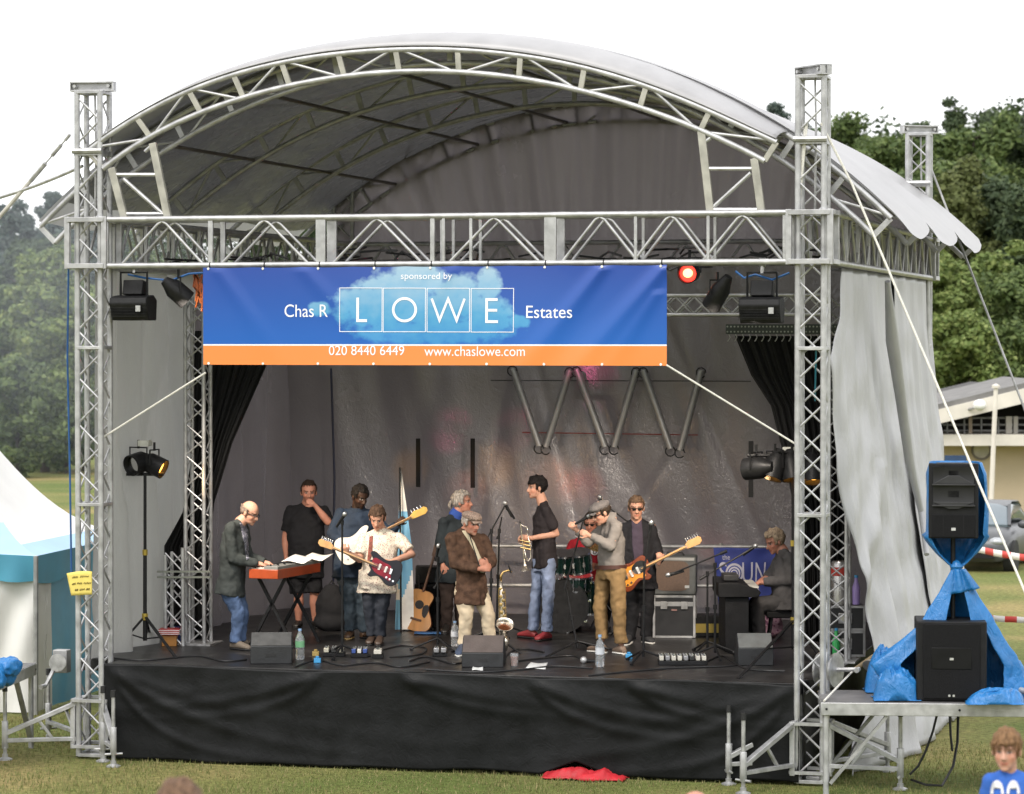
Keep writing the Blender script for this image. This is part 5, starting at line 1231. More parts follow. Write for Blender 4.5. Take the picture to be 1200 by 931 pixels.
def hand(mb, w, d, nrm, s=1, curl=.9, thumb=1, spread=.05):
    d = d.normalized(); a = d.cross(nrm).normalized(); n = a.cross(d).normalized()
    mb.ell(w+d*.045*s, (.048*s,.040*s,.017*s), (d,a,n), 12, 8)
    mb.cap(w-d*.02*s, w+d*.03*s, .026*s, .030*s, 8)
    for i, (o, L) in enumerate(((-.030,.062),(-.010,.072),(.010,.068),(.030,.052))):
        b = w+d*(.080-abs(o)*.25)*s+a*o*s; dd = d+a*(o*spread*40*.3)
        c1 = curl*.55; d1 = (dd*math.cos(c1)+n*math.sin(c1)).normalized(); p1 = b+d1*L*.5*s
        c2 = curl*1.35; d2 = (dd*math.cos(c2)+n*math.sin(c2)).normalized(); p2 = p1+d2*L*.5*s
        mb.cap(b-d*.02*s, b, .0095*s, .0092*s, 7); mb.cap(b, p1, .0092*s, .0085*s, 7); mb.cap(p1, p2, .0085*s, .0070*s, 7)
    t0 = w+d*.030*s+a*(.032*thumb)*s; t1 = t0+(d*.75+a*.65*thumb+n*.35).normalized()*.036*s; t2 = t1+(d*.95+a*.1*thumb+n*.45).normalized()*.030*s
    mb.cap(w+d*.015*s+a*.015*thumb*s, t0, .013*s, .012*s, 7); mb.cap(t0, t1, .0115*s, .0100*s, 7); mb.cap(t1, t2, .0100*s, .0080*s, 7)
class Person: pass
def person(label, d, J, head, face, tone, hs=1.0, group=None, roll=0, hands=None, girth=1.0, jaw=1.0, brow=(.05,.03,.02), lips=True, beard=None, vs=.0075, feet_z=DECK, stand=None, child=False):
    """J: joints as (pixel x, pixel y, metres towards the back); a/b = the limbs on the left/right of the picture"""
    P = Person(); P.d = d; P.s = FPX/d
    W_ = {k: at_d(v[0], v[1], d+v[2]) for k, v in J.items()}
    P.j = W_; base = stand or V3(((W_['anA']+W_['anB'])/2).to_tuple()); base = V3((base.x, base.y, feet_z))
    P.t = thing('person', label, 'person', base, group)
    hc = at_d(head[0], head[1], d+head[2]); f, r, u = frame_head(vv(*face), roll); P.hc, P.f, P.r, P.u, P.hs = hc, f, r, u, hs
    H = lambda x, y, z: hc + (f*x + r*y + u*z)*hs
    P.H = H; ax = (f, r, u); k = hs
    mb = MB()
    mb.ell(H(-.012,0,.030), (.098*k,.077*k,.088*k), ax, 20, 14)
    mb.ell(H(.022,0,-.030), (.070*k,.064*k,.080*k), ax, 18, 12)
    mb.ell(H(.030,0,-.075), (.058*k,.052*k*jaw,.040*k), ax, 16, 10)
    mb.ell(H(.066,0,-.100), (.024*k,.026*k,.018*k), ax, 12, 8)
    mb.cap(H(.086,0,.006), H(.106,0,-.034), .009*k, .0145*k, 10); mb.ell(H(.094,.012,-.038), (.011*k,.009*k,.008*k), ax, 8, 6); mb.ell(H(.094,-.012,-.038), (.011*k,.009*k,.008*k), ax, 8, 6)
    mb.ell(H(.076,0,.022), (.014*k,.052*k,.011*k), ax, 14, 8)
    for s_ in (-1, 1):
        mb.ell(H(-.006,.080*s_,-.008), (.020*k,.011*k,.034*k), ax, 10, 8); mb.ell(H(.058,.036*s_,-.030), (.022*k,.022*k,.020*k), ax, 10, 8)
    mb.ell(H(.086,0,-.062), (.011*k,.023*k,.006*k), ax, 10, 6); mb.ell(H(.084,0,-.074), (.011*k,.019*k,.007*k), ax, 10, 6)
    g = girth; nb = W_['nb']; sa, sb = W_['shA'], W_['shB']; pel = (W_['hipA']+W_['hipB'])/2
    mb.cap(H(-.025,0,-.055), nb, .054*k, .062*g*max(k,.8), 14)
    X = (sb-sa); P.X = X.normalized(); sp = (nb-pel).normalized(); P.Yd = P.X.cross(sp).normalized(); P.sp = sp
    HX = (W_['hipB']-W_['hipA']).normalized(); P.HX = HX
    sm = (sa+sb)/2; P.sm = sm; P.pel = pel; hw = X.length/2; P.hw = hw; P.g = g
    # core under the clothes
    mb.cap(sm-sp*.05, pel+sp*.1, .085*g, .085*g, 14); mb.cap(sa, sb, .045*g, .045*g)
    for q in 'AB':
        S_, E_, K_ = W_['sh'+q], W_['el'+q], W_['wr'+q]
        mb.cap(S_, E_, .050*g*(.75 if child else 1), .038*g*(.75 if child else 1), 12); mb.cap(E_, E_.lerp(K_,.35), .038*g*(.75 if child else 1), .040*g*(.75 if child else 1), 12); mb.cap(E_.lerp(K_,.35), K_, .040*g*(.75 if child else 1), .0245*(.8 if child else 1), 12)
        hd, hn, cu, th = (hands or {}).get(q, (None, None, .9, 1)); hd = vv(*hd) if hd else (K_-E_); hn = vv(*hn) if hn else vv(0,0,-1)
        hand(mb, K_, hd, hn, .98 if not child else .75, cu, th)
        A_, N_, F_ = W_['hip'+q], W_['kn'+q], W_['an'+q]
        mb.cap(A_, N_, .072*g*(.8 if child else 1), .050*g*(.8 if child else 1), 12); mb.cap(N_, N_.lerp(F_,.3), .048*g*(.8 if child else 1), .054*g*(.8 if child else 1), 12); mb.cap(N_.lerp(F_,.3), F_, .054*g*(.8 if child else 1), .034*(.8 if child else 1), 12)
        T_ = W_.get('to'+q); 
        if T_ is not None: mb.cap(F_-ZUP*.02, T_, .032, .026, 8)
    body = voxel(mb, 'body', SKIN, P.t, vs, 2); P.body = body
    # complexion: eyes, brows, lips, cheeks, stubble, and shade painted into the eye sockets
    me = body.data; nv = len(me.vertices); co = np.zeros(nv*3); me.vertices.foreach_get('co', co); co = co.reshape(-1,3)+np.array(ORG[body])
    rel = (co-np.array(hc))/hs; x = rel@np.array(f); y = rel@np.array(r); z = rel@np.array(u)
    c = np.tile(np.array(TONES[tone] if isinstance(tone, str) else tone), (nv,1))
    near = (np.abs(x) < .14)&(np.abs(y) < .11)&(np.abs(z) < .15)
    fr = near&(x > .04)
    def paint(mask, col, a): c[mask] = c[mask]*(1-a)+np.array(col)*a
    base_c = np.array(c[0])
    paint(near&(x > .03)&(z < .0)&(z > -.06)&(np.abs(y) > .025), base_c*np.array((1.12,.85,.8)), .5)
    for s_ in (-1, 1):
        e = ((y-.031*s_)/.017)**2+((z-.002)/.0085)**2; paint(fr&(e < 1.9), base_c*.55, .6); paint(fr&(e < .8), (.35,.32,.30), .8); paint(fr&(((y-.031*s_)/.008)**2+((z-.002)/.0085)**2 < .9), (.02,.015,.012), .95)
        paint(fr&(np.abs(y-.032*s_) < .024)&(np.abs(z-.022) < .0065), brow, .75)
    if lips: paint(fr&(np.abs(y) < .024)&(np.abs(z+.067) < .0095), base_c*np.array((1.0,.62,.6)), .8); paint(fr&(np.abs(y) < .022)&(np.abs(z+.068) < .0028), base_c*.25, .8)
    paint(fr&(np.abs(y) < .011)&(np.abs(z+.047) < .004), base_c*.45, .6)
    if beard: paint(near&(x > -.01)&(z < -.04)&((np.abs(y) > .026)|(z < -.08)|((z > -.058)&(z < -.046))), beard[0], beard[1])
    ca = me.color_attributes.new('Tone', 'FLOAT_COLOR', 'POINT'); ca.data.foreach_set('color', np.concatenate([np.clip(c,0,1), np.ones((nv,1))], 1).ravel())
    return P
def strands(P, m, o, keep, n=170, L=.055, r=.0028, seed=1, down=1.0):
    rg = random.Random(seed); mb = MB(); k = P.hs
    while n > 0:
        t = rg.uniform(0, 6.283); p = math.asin(rg.uniform(-.55, 1)); x, y, z = math.cos(p)*math.cos(t), math.cos(p)*math.sin(t), math.sin(p)
        q = V3((-.012+x*.1045, y*.0835, .030+z*.0945))
        if not keep(q.x, q.y, q.z): continue
        n -= 1; nr = V3((x/.1, y/.08, z/.09)).normalized(); g_ = V3((.35*(1 if x > .2 else -.4)+rg.gauss(0,.25), rg.gauss(0,.3)+y*.5, -down)); tg = (g_-nr*g_.dot(nr)).normalized()
        pts = [q+nr*(.002*math.sin(j*1.2)+.001)+tg*(L*rg.uniform(.7,1.1)*j/4)-nr*(.010*(j/4)**2) for j in range(5)]
        mb.path([P.H(*a) for a in pts], r*k, 4, rs=[r*k, r*k*1.1, r*k, r*k*.8, r*k*.3])
    mb.build('hair_strands', m, o, smooth=180)
def hair(P, m, style='short', th=.012, name='hair', seed=0):
    """shell over the skull, cut along the hairline, thickened"""
    mb = MB(); k = P.hs; nu, nv = 44, 30; ex = .008
    pts = {}; vs = []; fs = []
    def pos(i, j):
        t = 2*math.pi*i/nu; p = math.pi*(j/nv)-math.pi/2
        x, y, z = math.cos(p)*math.cos(t), math.cos(p)*math.sin(t), math.sin(p)
        n_ = noise.noise(V3((x*3+seed, y*3, z*3)))*.012 + noise.noise(V3((x*11, y*11, z*5+seed)))*.009
        return (-.012+x*(.098+ex+n_), y*(.077+ex+n_), .030+z*(.088+ex+n_*1.4))
    def keep(x, y, z):
        if style == 'short': return (x > .035 and z > .068-.10*max(0, .06-x)) or (x <= .035 and z > (-.02 if x > -.015 else -.062))
        if style == 'fringe': return (x > .03 and z > .046+.008*math.sin(y*160)) or (x <= .03 and z > (-.018 if x > -.02 else -.062))
        if style == 'receding': return (x > .02 and z > .085+.0*x) or (x <= .02 and z > (-.015 if x > -.02 else -.062))
        if style == 'sides': return (z < .055 and z > -.06 and x < .02 and not (x > -.02 and z < -.005))
        if style == 'crop': return (x > .04 and z > .075) or (x <= .04 and z > (.0 if x > -.02 else -.055))
        if style == 'long': return (x > .035 and z > .075) or (x <= .035 and z > (-.02 if x > -.01 else -.085))
        if style == 'undercap': return z < .05 and z > (-.02 if x > -.02 else -.06) and x < .03
    for j in range(nv):
        for i in range(nu):
            q = [pos(i,j), pos(i+1,j), pos(i+1,j+1), pos(i,j+1)]; cx = sum(a[0] for a in q)/4; cy = sum(a[1] for a in q)/4; cz = sum(a[2] for a in q)/4
            if keep(cx, cy, cz):
                b = []
                for a_ in ((i%nu,j),((i+1)%nu,j),((i+1)%nu,j+1),(i%nu,j+1)):
                    if a_ not in pts: pts[a_] = len(vs); vs.append(P.H(*pos(*a_)))
                    b.append(pts[a_])
                fs.append(b)
    mb.add(vs, fs); o = mb.build(name, m, P.t, smooth=180); md = o.modifiers.new('s','SOLIDIFY'); md.thickness = th; md.offset = 0
    if style not in ('sides','crop'): strands(P, m, o, keep, 420 if P.d < 17 else 150, seed=int(P.d*10)+seed, L=(.065 if P.d < 17 else .045) if style in ('fringe','long') else .028, r=.0016 if P.d < 17 else .0024)
    return o
HAIRM = lambda name, col: mat(name, col, .65, 0, .35, 60, .5, 160, stretch=(1,1,.3), spec=.15)
def torso_secs(P, secs):
    """secs: (t from pelvis 0 to neck base 1, half width, half depth, forward shift)"""
    o = []
    for t, a, b, s_ in secs:
        X = P.HX.lerp(P.X, min(max(t,0),1)).normalized(); c = P.pel.lerp(P.sm, t) if t <= 1 else P.sm.lerp(P.j['nb'], t-1)
        Y = X.cross(P.sp).normalized(); o.append((c + Y*s_, X, Y, a, b))
    return o
def top(P, m, sleeve='long', hem=-.10, name='shirt', w=1.0, th=0., sr=(.060,.053,.042), belly=0., vs=.012, open_hem=0., extra=None, disp=((.034,.14),(.016,.055)), neck=.085):
    g = P.g; hw = P.hw; mb = MB(); fwd = 1 if P.Yd.dot(P.f) > 0 else -1; P.fwd = fwd; b = belly*fwd
    mb.loft(torso_secs(P, [(hem, (.175+open_hem)*g*w, (.125+open_hem*.7)*g*w, b*.4), (.10, .170*g*w, .122*g*w, b), (.35, .163*g*w, .120*g*w, b), (.62, .175*g*w+th, .125*g*w, b*.4), (.86, hw*.90+.030*w, .112*g*w, 0), (1.0, hw*.80+.01, .080*g*w, 0), (1.55, neck*g, .075*g, 0)]), 30, 2.3)
    for q in 'AB':
        S_, E_, K_ = P.j['sh'+q], P.j['el'+q], P.j['wr'+q]
        mb.ell(S_, (sr[0]*.98*g,)*3); mb.cap(P.j['nb'].lerp(S_,.12)-P.sp*.01, S_.lerp(P.j['nb'],.25)-P.sp*.012, .056*g, .060*g, 12)
        if sleeve == 'long':
            C_ = E_.lerp(K_, .93); mb.cap(S_, E_, sr[0]*g, sr[1]*g, 14); M_ = E_.lerp(C_,.5); mb.cap(E_, M_, sr[1]*g, (sr[1]*.55+sr[2]*.5)*g, 14); mb.tube(M_, C_, (sr[1]*.55+sr[2]*.5)*g, sr[2]*g, 16)
        elif sleeve == 'rolled':
            C_ = E_.lerp(K_, .35); mb.cap(S_, E_, sr[0]*g, sr[1]*g, 14); mb.tube(E_, C_, sr[1]*g, sr[2]*1.1*g, 16)
        else:
            C_ = S_.lerp(E_, .78); mb.tube(S_, C_, sr[0]*.98*g, sr[0]*1.04*g, 18)
    if extra: extra(mb)
    o = voxel(mb, name, m, P.t, vs, 3, disp); P.top = o; return o
def trousers(P, m, name='trousers', r=(.098,.074,.062), wst=.10, short=None, vs=.012, disp=((.030,.12),(.014,.05)), break_=.0):
    g = P.g; mb = MB(); j = P.j
    mb.loft(torso_secs(P, [(-.16, .165*g, .115*g, 0), (0, .172*g, .122*g, 0), (wst/ max((P.sm-P.pel).length,.1)*1.0, .160*g, .112*g, 0)]), 26, 2.3)
    for q in 'AB':
        A_, N_, F_ = j['hip'+q], j['kn'+q], j['an'+q]
        if short: E_ = A_.lerp(N_, short); mb.tube(A_, E_, r[0]*1.03*g, r[0]*1.02*g, 18); mb.ell(A_, (r[0]*g,)*3)
        else:
            mb.cap(A_, N_, r[0]*g, r[1]*g, 16); mb.cap(N_, N_.lerp(F_,.75), r[1]*g, r[2]*g, 16); mb.tube(N_.lerp(F_,.75), F_-ZUP*break_, r[2]*g, r[2]*1.08*g, 16)
    return voxel(mb, name, m, P.t, vs, 3, disp)
def shoe(P, q, toe, m, sole=None, high=0):
    a = P.j['an'+q]; to = V3(toe); dv = to-V3((a.x,a.y,to.z)); dv.z = 0; L_ = max(dv.length, .12); dv.normalize(); z = to.z; sd = dv.cross(ZUP); h = V3((a.x,a.y,z))-dv*.06
    mb = MB(); secs = []
    for t, w, hh in ((0,.028,.05),(.04,.036,.075+high),(.12,.038,.085+high),(.20,.042,.062),(.26,.045,.046),(.29,.036,.036),(.305,.018,.022)):
        secs.append((h+dv*(t*(L_+.07)/.305)+ZUP*(.016+hh/2), sd, ZUP, w, hh/2))
    mb.loft(secs, 16, 2.6); o = mb.build('shoe', m, P.t, smooth=60)
    mb = MB(); mb.loft([(c-ZUP*(b_-.003)+ZUP*(-.008), X, Y, a_*1.06, .010) for c, X, Y, a_, b_ in secs], 14, 3); mb.build('sole', sole or RUB, o, smooth=60)
def glasses(P, dark=True, rim=True):
    o = None; mb = MB(); H = P.H; f, r, u = P.f, P.r, P.u; k = P.hs
    for s_ in (-1, 1):
        mb.prism([((.008)*k,-.014*k),(.046*k,-.017*k),(.052*k,.010*k),(.010*k,.012*k)], H(.094-.004,0,0), r*s_, u, f, .005*k)
    ln = mb.build('sunglasses' if dark else 'spectacles', mat('dark_lens', (.008,.008,.010), .1) if dark else BLACKM, P.t) if dark else None
    mb = MB()
    for s_ in (-1, 1):
        mb.tube(H(.092,.052*s_,.006), H(-.01,.086*s_,.006), .0042*k, seg=5)
        if not dark: mb.path([H(.096,(.010+.020)*s_+.020*math.cos(t*.7),-.003+.014*math.sin(t*.7)) for t in range(10)], .0028*k, 4)
    mb.tube(H(.096,-.012,.006), H(.096,.012,.006), .004*k, seg=5)
    mb.build('frame', BLACKM, ln if ln is not None else P.t)
def flatcap(P, m, tilt=.0, sc=1.0):
    H = P.H; k = P.hs*sc; mb = MB(); f, r, u = P.f, P.r, P.u
    mb.ell(H(-.010,0,.072), (.118*k,.096*k,.046*k), (f,r,u), 24, 12); mb.ell(H(.045,0,.066), (.072*k,.082*k,.034*k), (f,r,u), 20, 10); mb.ell(H(-.012,0,.045), (.108*k,.087*k,.034*k), (f,r,u), 20, 10)
    c = voxel(mb, 'flat_cap', m, P.t, .009, 2, ((.006,.03),))
    mb = MB(); 
    def br(a, b): w = .062*(1-.25*b); y = (2*a-1); return H(.080+.052*b*(1-.35*y*y), y*w*1.1, .046-.016*b-.012*y*y)
    mb.grid(br, 12, 5); mb.build('peak', m, c, smooth=180, solid=.008)
def onto(P_objs, poly, name, m, parent, off=.004, th=.006, n=4, dpt=None):
    """a piece of cloth laid on the surface of the garment below it (outline given as pixels)"""
    dg = bpy.context.evaluated_depsgraph_get(); dg.update(); trees = []
    for ob in P_objs:
        bm = bmesh.new(); bm.from_mesh(ob.data); bm.transform(Matrix.Translation(ORG[ob])); trees.append(BVHTree.FromBMesh(bm)); bm.free()
    bm = bmesh.new(); vs = [bm.verts.new((x, y, 0)) for x, y in poly]; bm.faces.new(vs); bmesh.ops.triangulate(bm, faces=bm.faces)
    for _ in range(n):
        es = [e for e in bm.edges if e.calc_length() > 2.2]
        if not es: break
        bmesh.ops.subdivide_edges(bm, edges=es, cuts=1); bmesh.ops.triangulate(bm, faces=[f for f in bm.faces if len(f.verts) > 4])
    out_ = []; dep = []
    for v in bm.verts:
        d_ = ray(v.co.x, v.co.y); best = None
        for t in trees:
            h = t.ray_cast(CAM, d_.normalized(), 200)
            if h[0] is not None and (best is None or h[3] < best): best = h[3]
        out_.append((d_.normalized(), best)); 
        if best: dep.append(best)
    dm = float(np.median(dep)) if dep else 30.
    mb = MB(); mb.add([CAM+d_*(((b_ if b_ is not None and abs(b_-dm) < .25 else dm))-off) for d_, b_ in out_], [[v.index for v in f.verts] for f in bm.faces]); bm.free()
    o = mb.build(name, m, parent, smooth=180); md = o.modifiers.new('s','SOLIDIFY'); md.thickness = th; md.offset = -1
    return o
def collar(P, m, h=.05, name='shirt_collar'):
    a = P.j['nb']; ax = (P.H(-.02,0,-.06)-a).normalized(); g = P.g; mb = MB(); mb.lathe([(.078*g,-.035),(.072*g,.0),(.067*g,h),(.071*g,h+.004),(.080*g,h*.35),(.088*g,-.03)], a, ax, 18); mb.build(name, m, P.t, smooth=60)
def toe_at(px, py): return at_z(px, py, DECK)
PG = 'musicians on the stage'
BSH = mat('black_shoe', (.018,.016,.015), .4); SNK = mat('black_canvas_shoe', (.03,.03,.032), .7); WSOLE = mat('white_rubber', (.65,.64,.6), .7)

# 1 keyboard player
P = person('bald man in glasses and grey jacket bending over the keyboard', 32.2,
  dict(nb=(281.5,612,0), shA=(270,618,-.15), elA=(273,655,-.17), wrA=(303,661,-.10), shB=(284,618,.15), elB=(290,652,.20), wrB=(312,660,.12), hipA=(267,687,-.08), knA=(279,719,-.08), anA=(276,753,-.08), hipB=(274,687,.09), knB=(284,719,.10), anB=(281,751,.10)),
  (293,601,0), (.84,-.42,.45), 'fair', 1.02, PG, hands=dict(A=((.9,-.25,.1),(0,-1,0),.7,1), B=((.9,-.3,0),(0,-1,0),.7,1)), girth=1.02)
JK = fabric('dark_grey_jacket', (.040,.046,.045)); t = top(P, JK, 'long', -.16, 'jacket', 1.06, sr=(.064,.058,.047), open_hem=.03)
trousers(P, DENIM); shoe(P, 'A', toe_at(292,763), mat('tan_suede', (.16,.13,.10), .8)); shoe(P, 'B', toe_at(296,758), MC['tan_suede']); glasses(P, False)
onto([t], [(281,613),(287,612.5),(291,622),(292,655),(289,657),(287,640)], 'shirt_front', pattern_mat('patterned_dark_shirt', (.12,.12,.16), (.3,.3,.34), 60), P.t)
hair(P, HAIRM('grey_stubble', (.20,.15,.12)), 'sides', .003)
# 2 man in black T-shirt
P = person('heavy man in black polo shirt and shorts with his hand to his mouth', 34.5,
  dict(nb=(360.5,591,0), shA=(341,600,0), elA=(334.5,630,.02), wrA=(335.5,654,-.02), shB=(379,600,0), elB=(384.5,612,-.16), wrB=(369,592.5,-.20), hipA=(349,669,0), knA=(350,698,-.02), anA=(350,729,0), hipB=(367,669,0), knB=(368.5,697,-.02), anB=(369.5,729,0)),
  (361.8,577,-.02), (.12,-.12,1), 'ruddy', 1.06, PG, hands=dict(A=((.25,-.9,.2),(1,0,0),.6,1), B=((-.75,.55,.25),(-.3,-.3,-.9),1.3,1)), girth=1.12, beard=((.08,.05,.04),.45))
top(P, fabric('black_polo', (.010,.010,.012)), 'short', -.12, 'polo_shirt', 1.12, belly=.03, sr=(.066,.06,.05)); trousers(P, fabric('black_shorts', (.012,.012,.014)), 'shorts', (.088,.08,.07), short=.92)
shoe(P, 'A', toe_at(347,737), BSH); shoe(P, 'B', toe_at(373,737), BSH); hair(P, HAIRM('dark_brown_hair', (.030,.020,.015)), 'receding', .008)
# 3 bass player
P = person('man in navy shirt playing a white bass guitar', 33.3,
  dict(nb=(419.5,598,.02), shA=(400,603,0), elA=(389,625,-.02), wrA=(402,637,-.17), shB=(436,604,.02), elB=(455,626,-.02), wrB=(466,614,-.12), hipA=(403,668,0), knA=(410,703,-.03), anA=(411,738,0), hipB=(420,668,0), knB=(426,703,-.02), anB=(428,740,.02)),
  (422,582,-.04), (.55,-.42,.75), 'dark', 1.04, PG, hands=dict(A=((.6,-.7,.3),(0,0,-1),.9,-1), B=((.6,.5,.3),(.3,.3,-.9),1.5,-1)), girth=1.10, brow=(.01,.008,.006), beard=((.012,.009,.008),.6))
BASSP = P; top(P, fabric('navy_shirt', (.020,.032,.055)), 'long', -.14, 'shirt', 1.08, belly=.03, sr=(.066,.058,.046)); trousers(P, DENIMD); collar(P, MC['navy_shirt'], .035); shoe(P, 'A', toe_at(407,750), mat('brown_shoe', (.10,.055,.03), .5), mat('tan_sole', (.45,.30,.12), .7)); shoe(P, 'B', toe_at(432,748), MC['brown_shoe'])
hair(P, HAIRM('black_cropped_hair', (.012,.010,.009)), 'crop', .004)
# 4 guitarist in patterned shirt
P = person('man in short-sleeved patterned pale shirt playing a red and black guitar', 32.7,
  dict(nb=(446,622.5,0), shA=(426,631,0), elA=(421.5,656,-.10), wrA=(407.5,648,-.26), shB=(466.5,630,0), elB=(483,650,-.08), wrB=(457,659,-.24), hipA=(434,684,0), knA=(432.5,712,-.05), anA=(436.5,744,0), hipB=(450.5,684,0), knB=(447,712,-.06), anB=(446,746,0)),
  (442.3,607,-.07), (-.10,-.50,.9), 'fair', 1.03, PG, hands=dict(A=((-.5,.6,.5),(.4,-.2,-.8),1.5,-1), B=((-1,0,.25),(0,-.4,-.9),1.0,1)), girth=.99)
GUITP = P
SHP = pattern_mat('patterned_shirt', (.62,.56,.47), (.26,.13,.13), 62, .36); t = top(P, SHP, 'short', -.20, 'shirt', 1.10, sr=(.068,.06,.05), open_hem=.035, extra=lambda mb: mb.loft([(at_d(431,690,32.62), RT, FW, .085, .09),(at_d(429,668,32.66), RT, FW, .09, .09)], 16))
collar(P, SHP, .03); trousers(P, fabric('navy_trousers', (.022,.026,.036)), r=(.098,.072,.062)); shoe(P, 'A', toe_at(432,757), mat('dark_brown_boot', (.045,.028,.02), .5)); shoe(P, 'B', toe_at(443,758), MC['dark_brown_boot'])
hair(P, HAIRM('brown_hair', (.075,.045,.03)), 'short', .012)
onto([t], [(433,629),(437,628),(436,650),(432,661),(430,660)], 'guitar_strap', mat('woven_strap', (.18,.05,.035), .8, 0, .5, 60), P.t, .006)
# 5 man with ponytail
P = person('man with grey ponytail and dark suit standing behind the saxophonist', 34.1,
  dict(nb=(535.5,603,.02), shA=(520.5,613,-.08), elA=(515.5,640,-.06), wrA=(519,662,-.12), shB=(549,611,.12), elB=(553,640,.1), wrB=(548,662,-.05), hipA=(523,673,-.03), knA=(524,705,-.05), anA=(522.5,738,0), hipB=(538,673,.06), knB=(540,705,.04), anB=(541,740,.05)),
  (542,588.5,0), (.88,.02,.25), 'ruddy', 1.02, PG, girth=1.03)
t = top(P, fabric('charcoal_jacket', (.022,.028,.032)), 'long', -.16, 'jacket', 1.05, sr=(.063,.056,.047), open_hem=.02); trousers(P, fabric('dark_brown_trousers', (.030,.020,.017))); shoe(P, 'A', toe_at(521,744), BSH); shoe(P, 'B', toe_at(545,744), BSH)
collar(P, fabric('blue_shirt', (.03,.07,.28)))
GH = HAIRM('grey_hair', (.32,.29,.26)); hair(P, GH, 'long', .016)
mb = MB(); mb.path([P.H(-.10,0,.01), P.H(-.135,.0,-.0), P.H(-.15,0,-.04), P.H(-.145,0,-.075)], .02, 8, rs=[.028,.022,.024,.006]); mb.build('ponytail', GH, P.t, smooth=180)
# 6 saxophonist
P = person('man in brown jacket, cream trousers and flat cap holding his hands together', 31.9,
  dict(nb=(546,622.5,0), shA=(529,631,-.10), elA=(533,661.5,-.14), wrA=(562,667,-.24), shB=(565.5,633,.10), elB=(577,656,.0), wrB=(572,664,-.20), hipA=(543,692,-.02), knA=(546.5,722,-.06), anA=(543.5,755,0), hipB=(561,692,.06), knB=(571.5,720,0), anB=(574,752,.02)),
  (552.3,613,-.04), (.62,-.22,.75), 'ruddy', 1.03, PG, hands=dict(A=((.9,.1,.1),(.2,-.3,-.9),1.1,1), B=((-.5,.4,.4),(.2,-.3,-.8),1.2,-1)), girth=.98, beard=((.45,.33,.27),.25))
JB = mat('brown_checked_jacket', (.085,.048,.032), .85, 0, .3, 16, .3, 60, spec=.2); t = top(P, JB, 'long', -.28, 'jacket', 1.0, sr=(.068,.060,.049), belly=.02, open_hem=.035)
CRM = fabric('cream_trousers', (.60,.50,.36), var=.08); trousers(P, CRM, r=(.102,.080,.068)); shoe(P, 'A', toe_at(537,770), mat('blue_trainer', (.05,.07,.12), .6), WSOLE); shoe(P, 'B', toe_at(578,762), MC['blue_trainer'], WSOLE)
onto([t], [(541,622),(546,622),(555,634),(567,661),(568,672),(563,671),(559,652),(550,635)], 'shirt_front', fabric('cream_shirt', (.55,.49,.36), var=.06), P.t)
onto([t], [(546.5,623),(552,631),(561,652),(566,670),(563,671),(556,655),(547,636),(544,626)], 'lapel', JB, P.t, .010) if False else None
flatcap(P, mat('tweed_cap', (.30,.22,.18), .9, 0, .4, 80, .3, 200)); hair(P, HAIRM('white_hair', (.45,.40,.36)), 'undercap', .008)
mb = MB(); mb.path([P.H(-.02,-.02,-.10)+V3((0,-.07,0)), at_d(556,645,31.72), at_d(562,664,31.66)], .006, 5); mb.build('neck_cord', RUB, P.t)
# 7 trumpeter
P = person('tall young man in black T-shirt, jeans and red shoes holding a trumpet', 33.2,
  dict(nb=(636,590,0), shA=(640.5,598,-.17), elA=(652,626,-.14), wrA=(622,631,-.16), shB=(634,598,.17), elB=(640,628,.12), wrB=(618,632,-.06), hipA=(643,660,-.09), knA=(642,699,-.10), anA=(641,740,-.07), hipB=(633.5,660,.08), knB=(627.5,699,.07), anB=(624.5,739,.08)),
  (629,571.5,0), (-.95,-.05,.30), 'fair', 1.0, PG, hands=dict(A=((-1,.05,.1),(0,.1,-1),1.3,1), B=((-1,.1,.1),(0,-.2,.9),1.3,-1)), girth=.95)
top(P, fabric('black_tee', (.022,.018,.020)), 'short', -.10, 't_shirt', 1.03, sr=(.063,.056,.047)); trousers(P, DENIML, r=(.090,.068,.066)); RS = mat('red_shoe', (.24,.025,.03), .55)
shoe(P, 'A', toe_at(629,752), RS); shoe(P, 'B', toe_at(608,747), RS); hair(P, HAIRM('black_hair', (.012,.010,.010)), 'fringe', .020)
# 8 singer
P = person('man in grey shirt, mustard trousers and flat cap playing at the microphone', 31.7,
  dict(nb=(716,609,0), shA=(723,617,-.15), elA=(716,641,-.22), wrA=(690.5,628,-.16), shB=(711,616,.16), elB=(689,636,.18), wrB=(675.5,621,.12), hipA=(723.5,671,-.08), knA=(724.5,715,-.09), anA=(728,754,-.05), hipB=(708.5,671,.09), knB=(703.5,711,.08), anB=(705.5,749,.09)),
  (704,601,-.02), (-.84,-.42,.42), 'fair', 1.02, PG, hands=dict(A=((-.85,.45,.2),(-.2,-.3,-.9),1.5,1), B=((-.7,.7,.1),(-.2,-.3,-.9),1.6,-1)), girth=1.0)
t = top(P, fabric('grey_shirt', (.20,.18,.165), var=.1), 'long', .06, 'shirt', 1.0, sr=(.062,.054,.044)); collar(P, MC['grey_shirt'], .035); MUS = fabric('mustard_cords', (.23,.145,.065), var=.12); tr_ = trousers(P, MUS, r=(.094,.074,.066))
shoe(P, 'A', toe_at(722,766), mat('brown_trainer', (.16,.11,.08), .7), WSOLE); shoe(P, 'B', toe_at(690,764), MC['brown_trainer'], WSOLE)
mb = MB(); c_ = P.pel+P.sp*.035; mb.loft([(c_+P.sp*.0, P.HX, P.HX.cross(P.sp).normalized(), .190, .141),(c_+P.sp*.042, P.HX, P.HX.cross(P.sp).normalized(), .188, .139)], 30, 2.3); mb.build('belt', mat('brown_belt', (.06,.022,.015), .45), P.t, smooth=60)
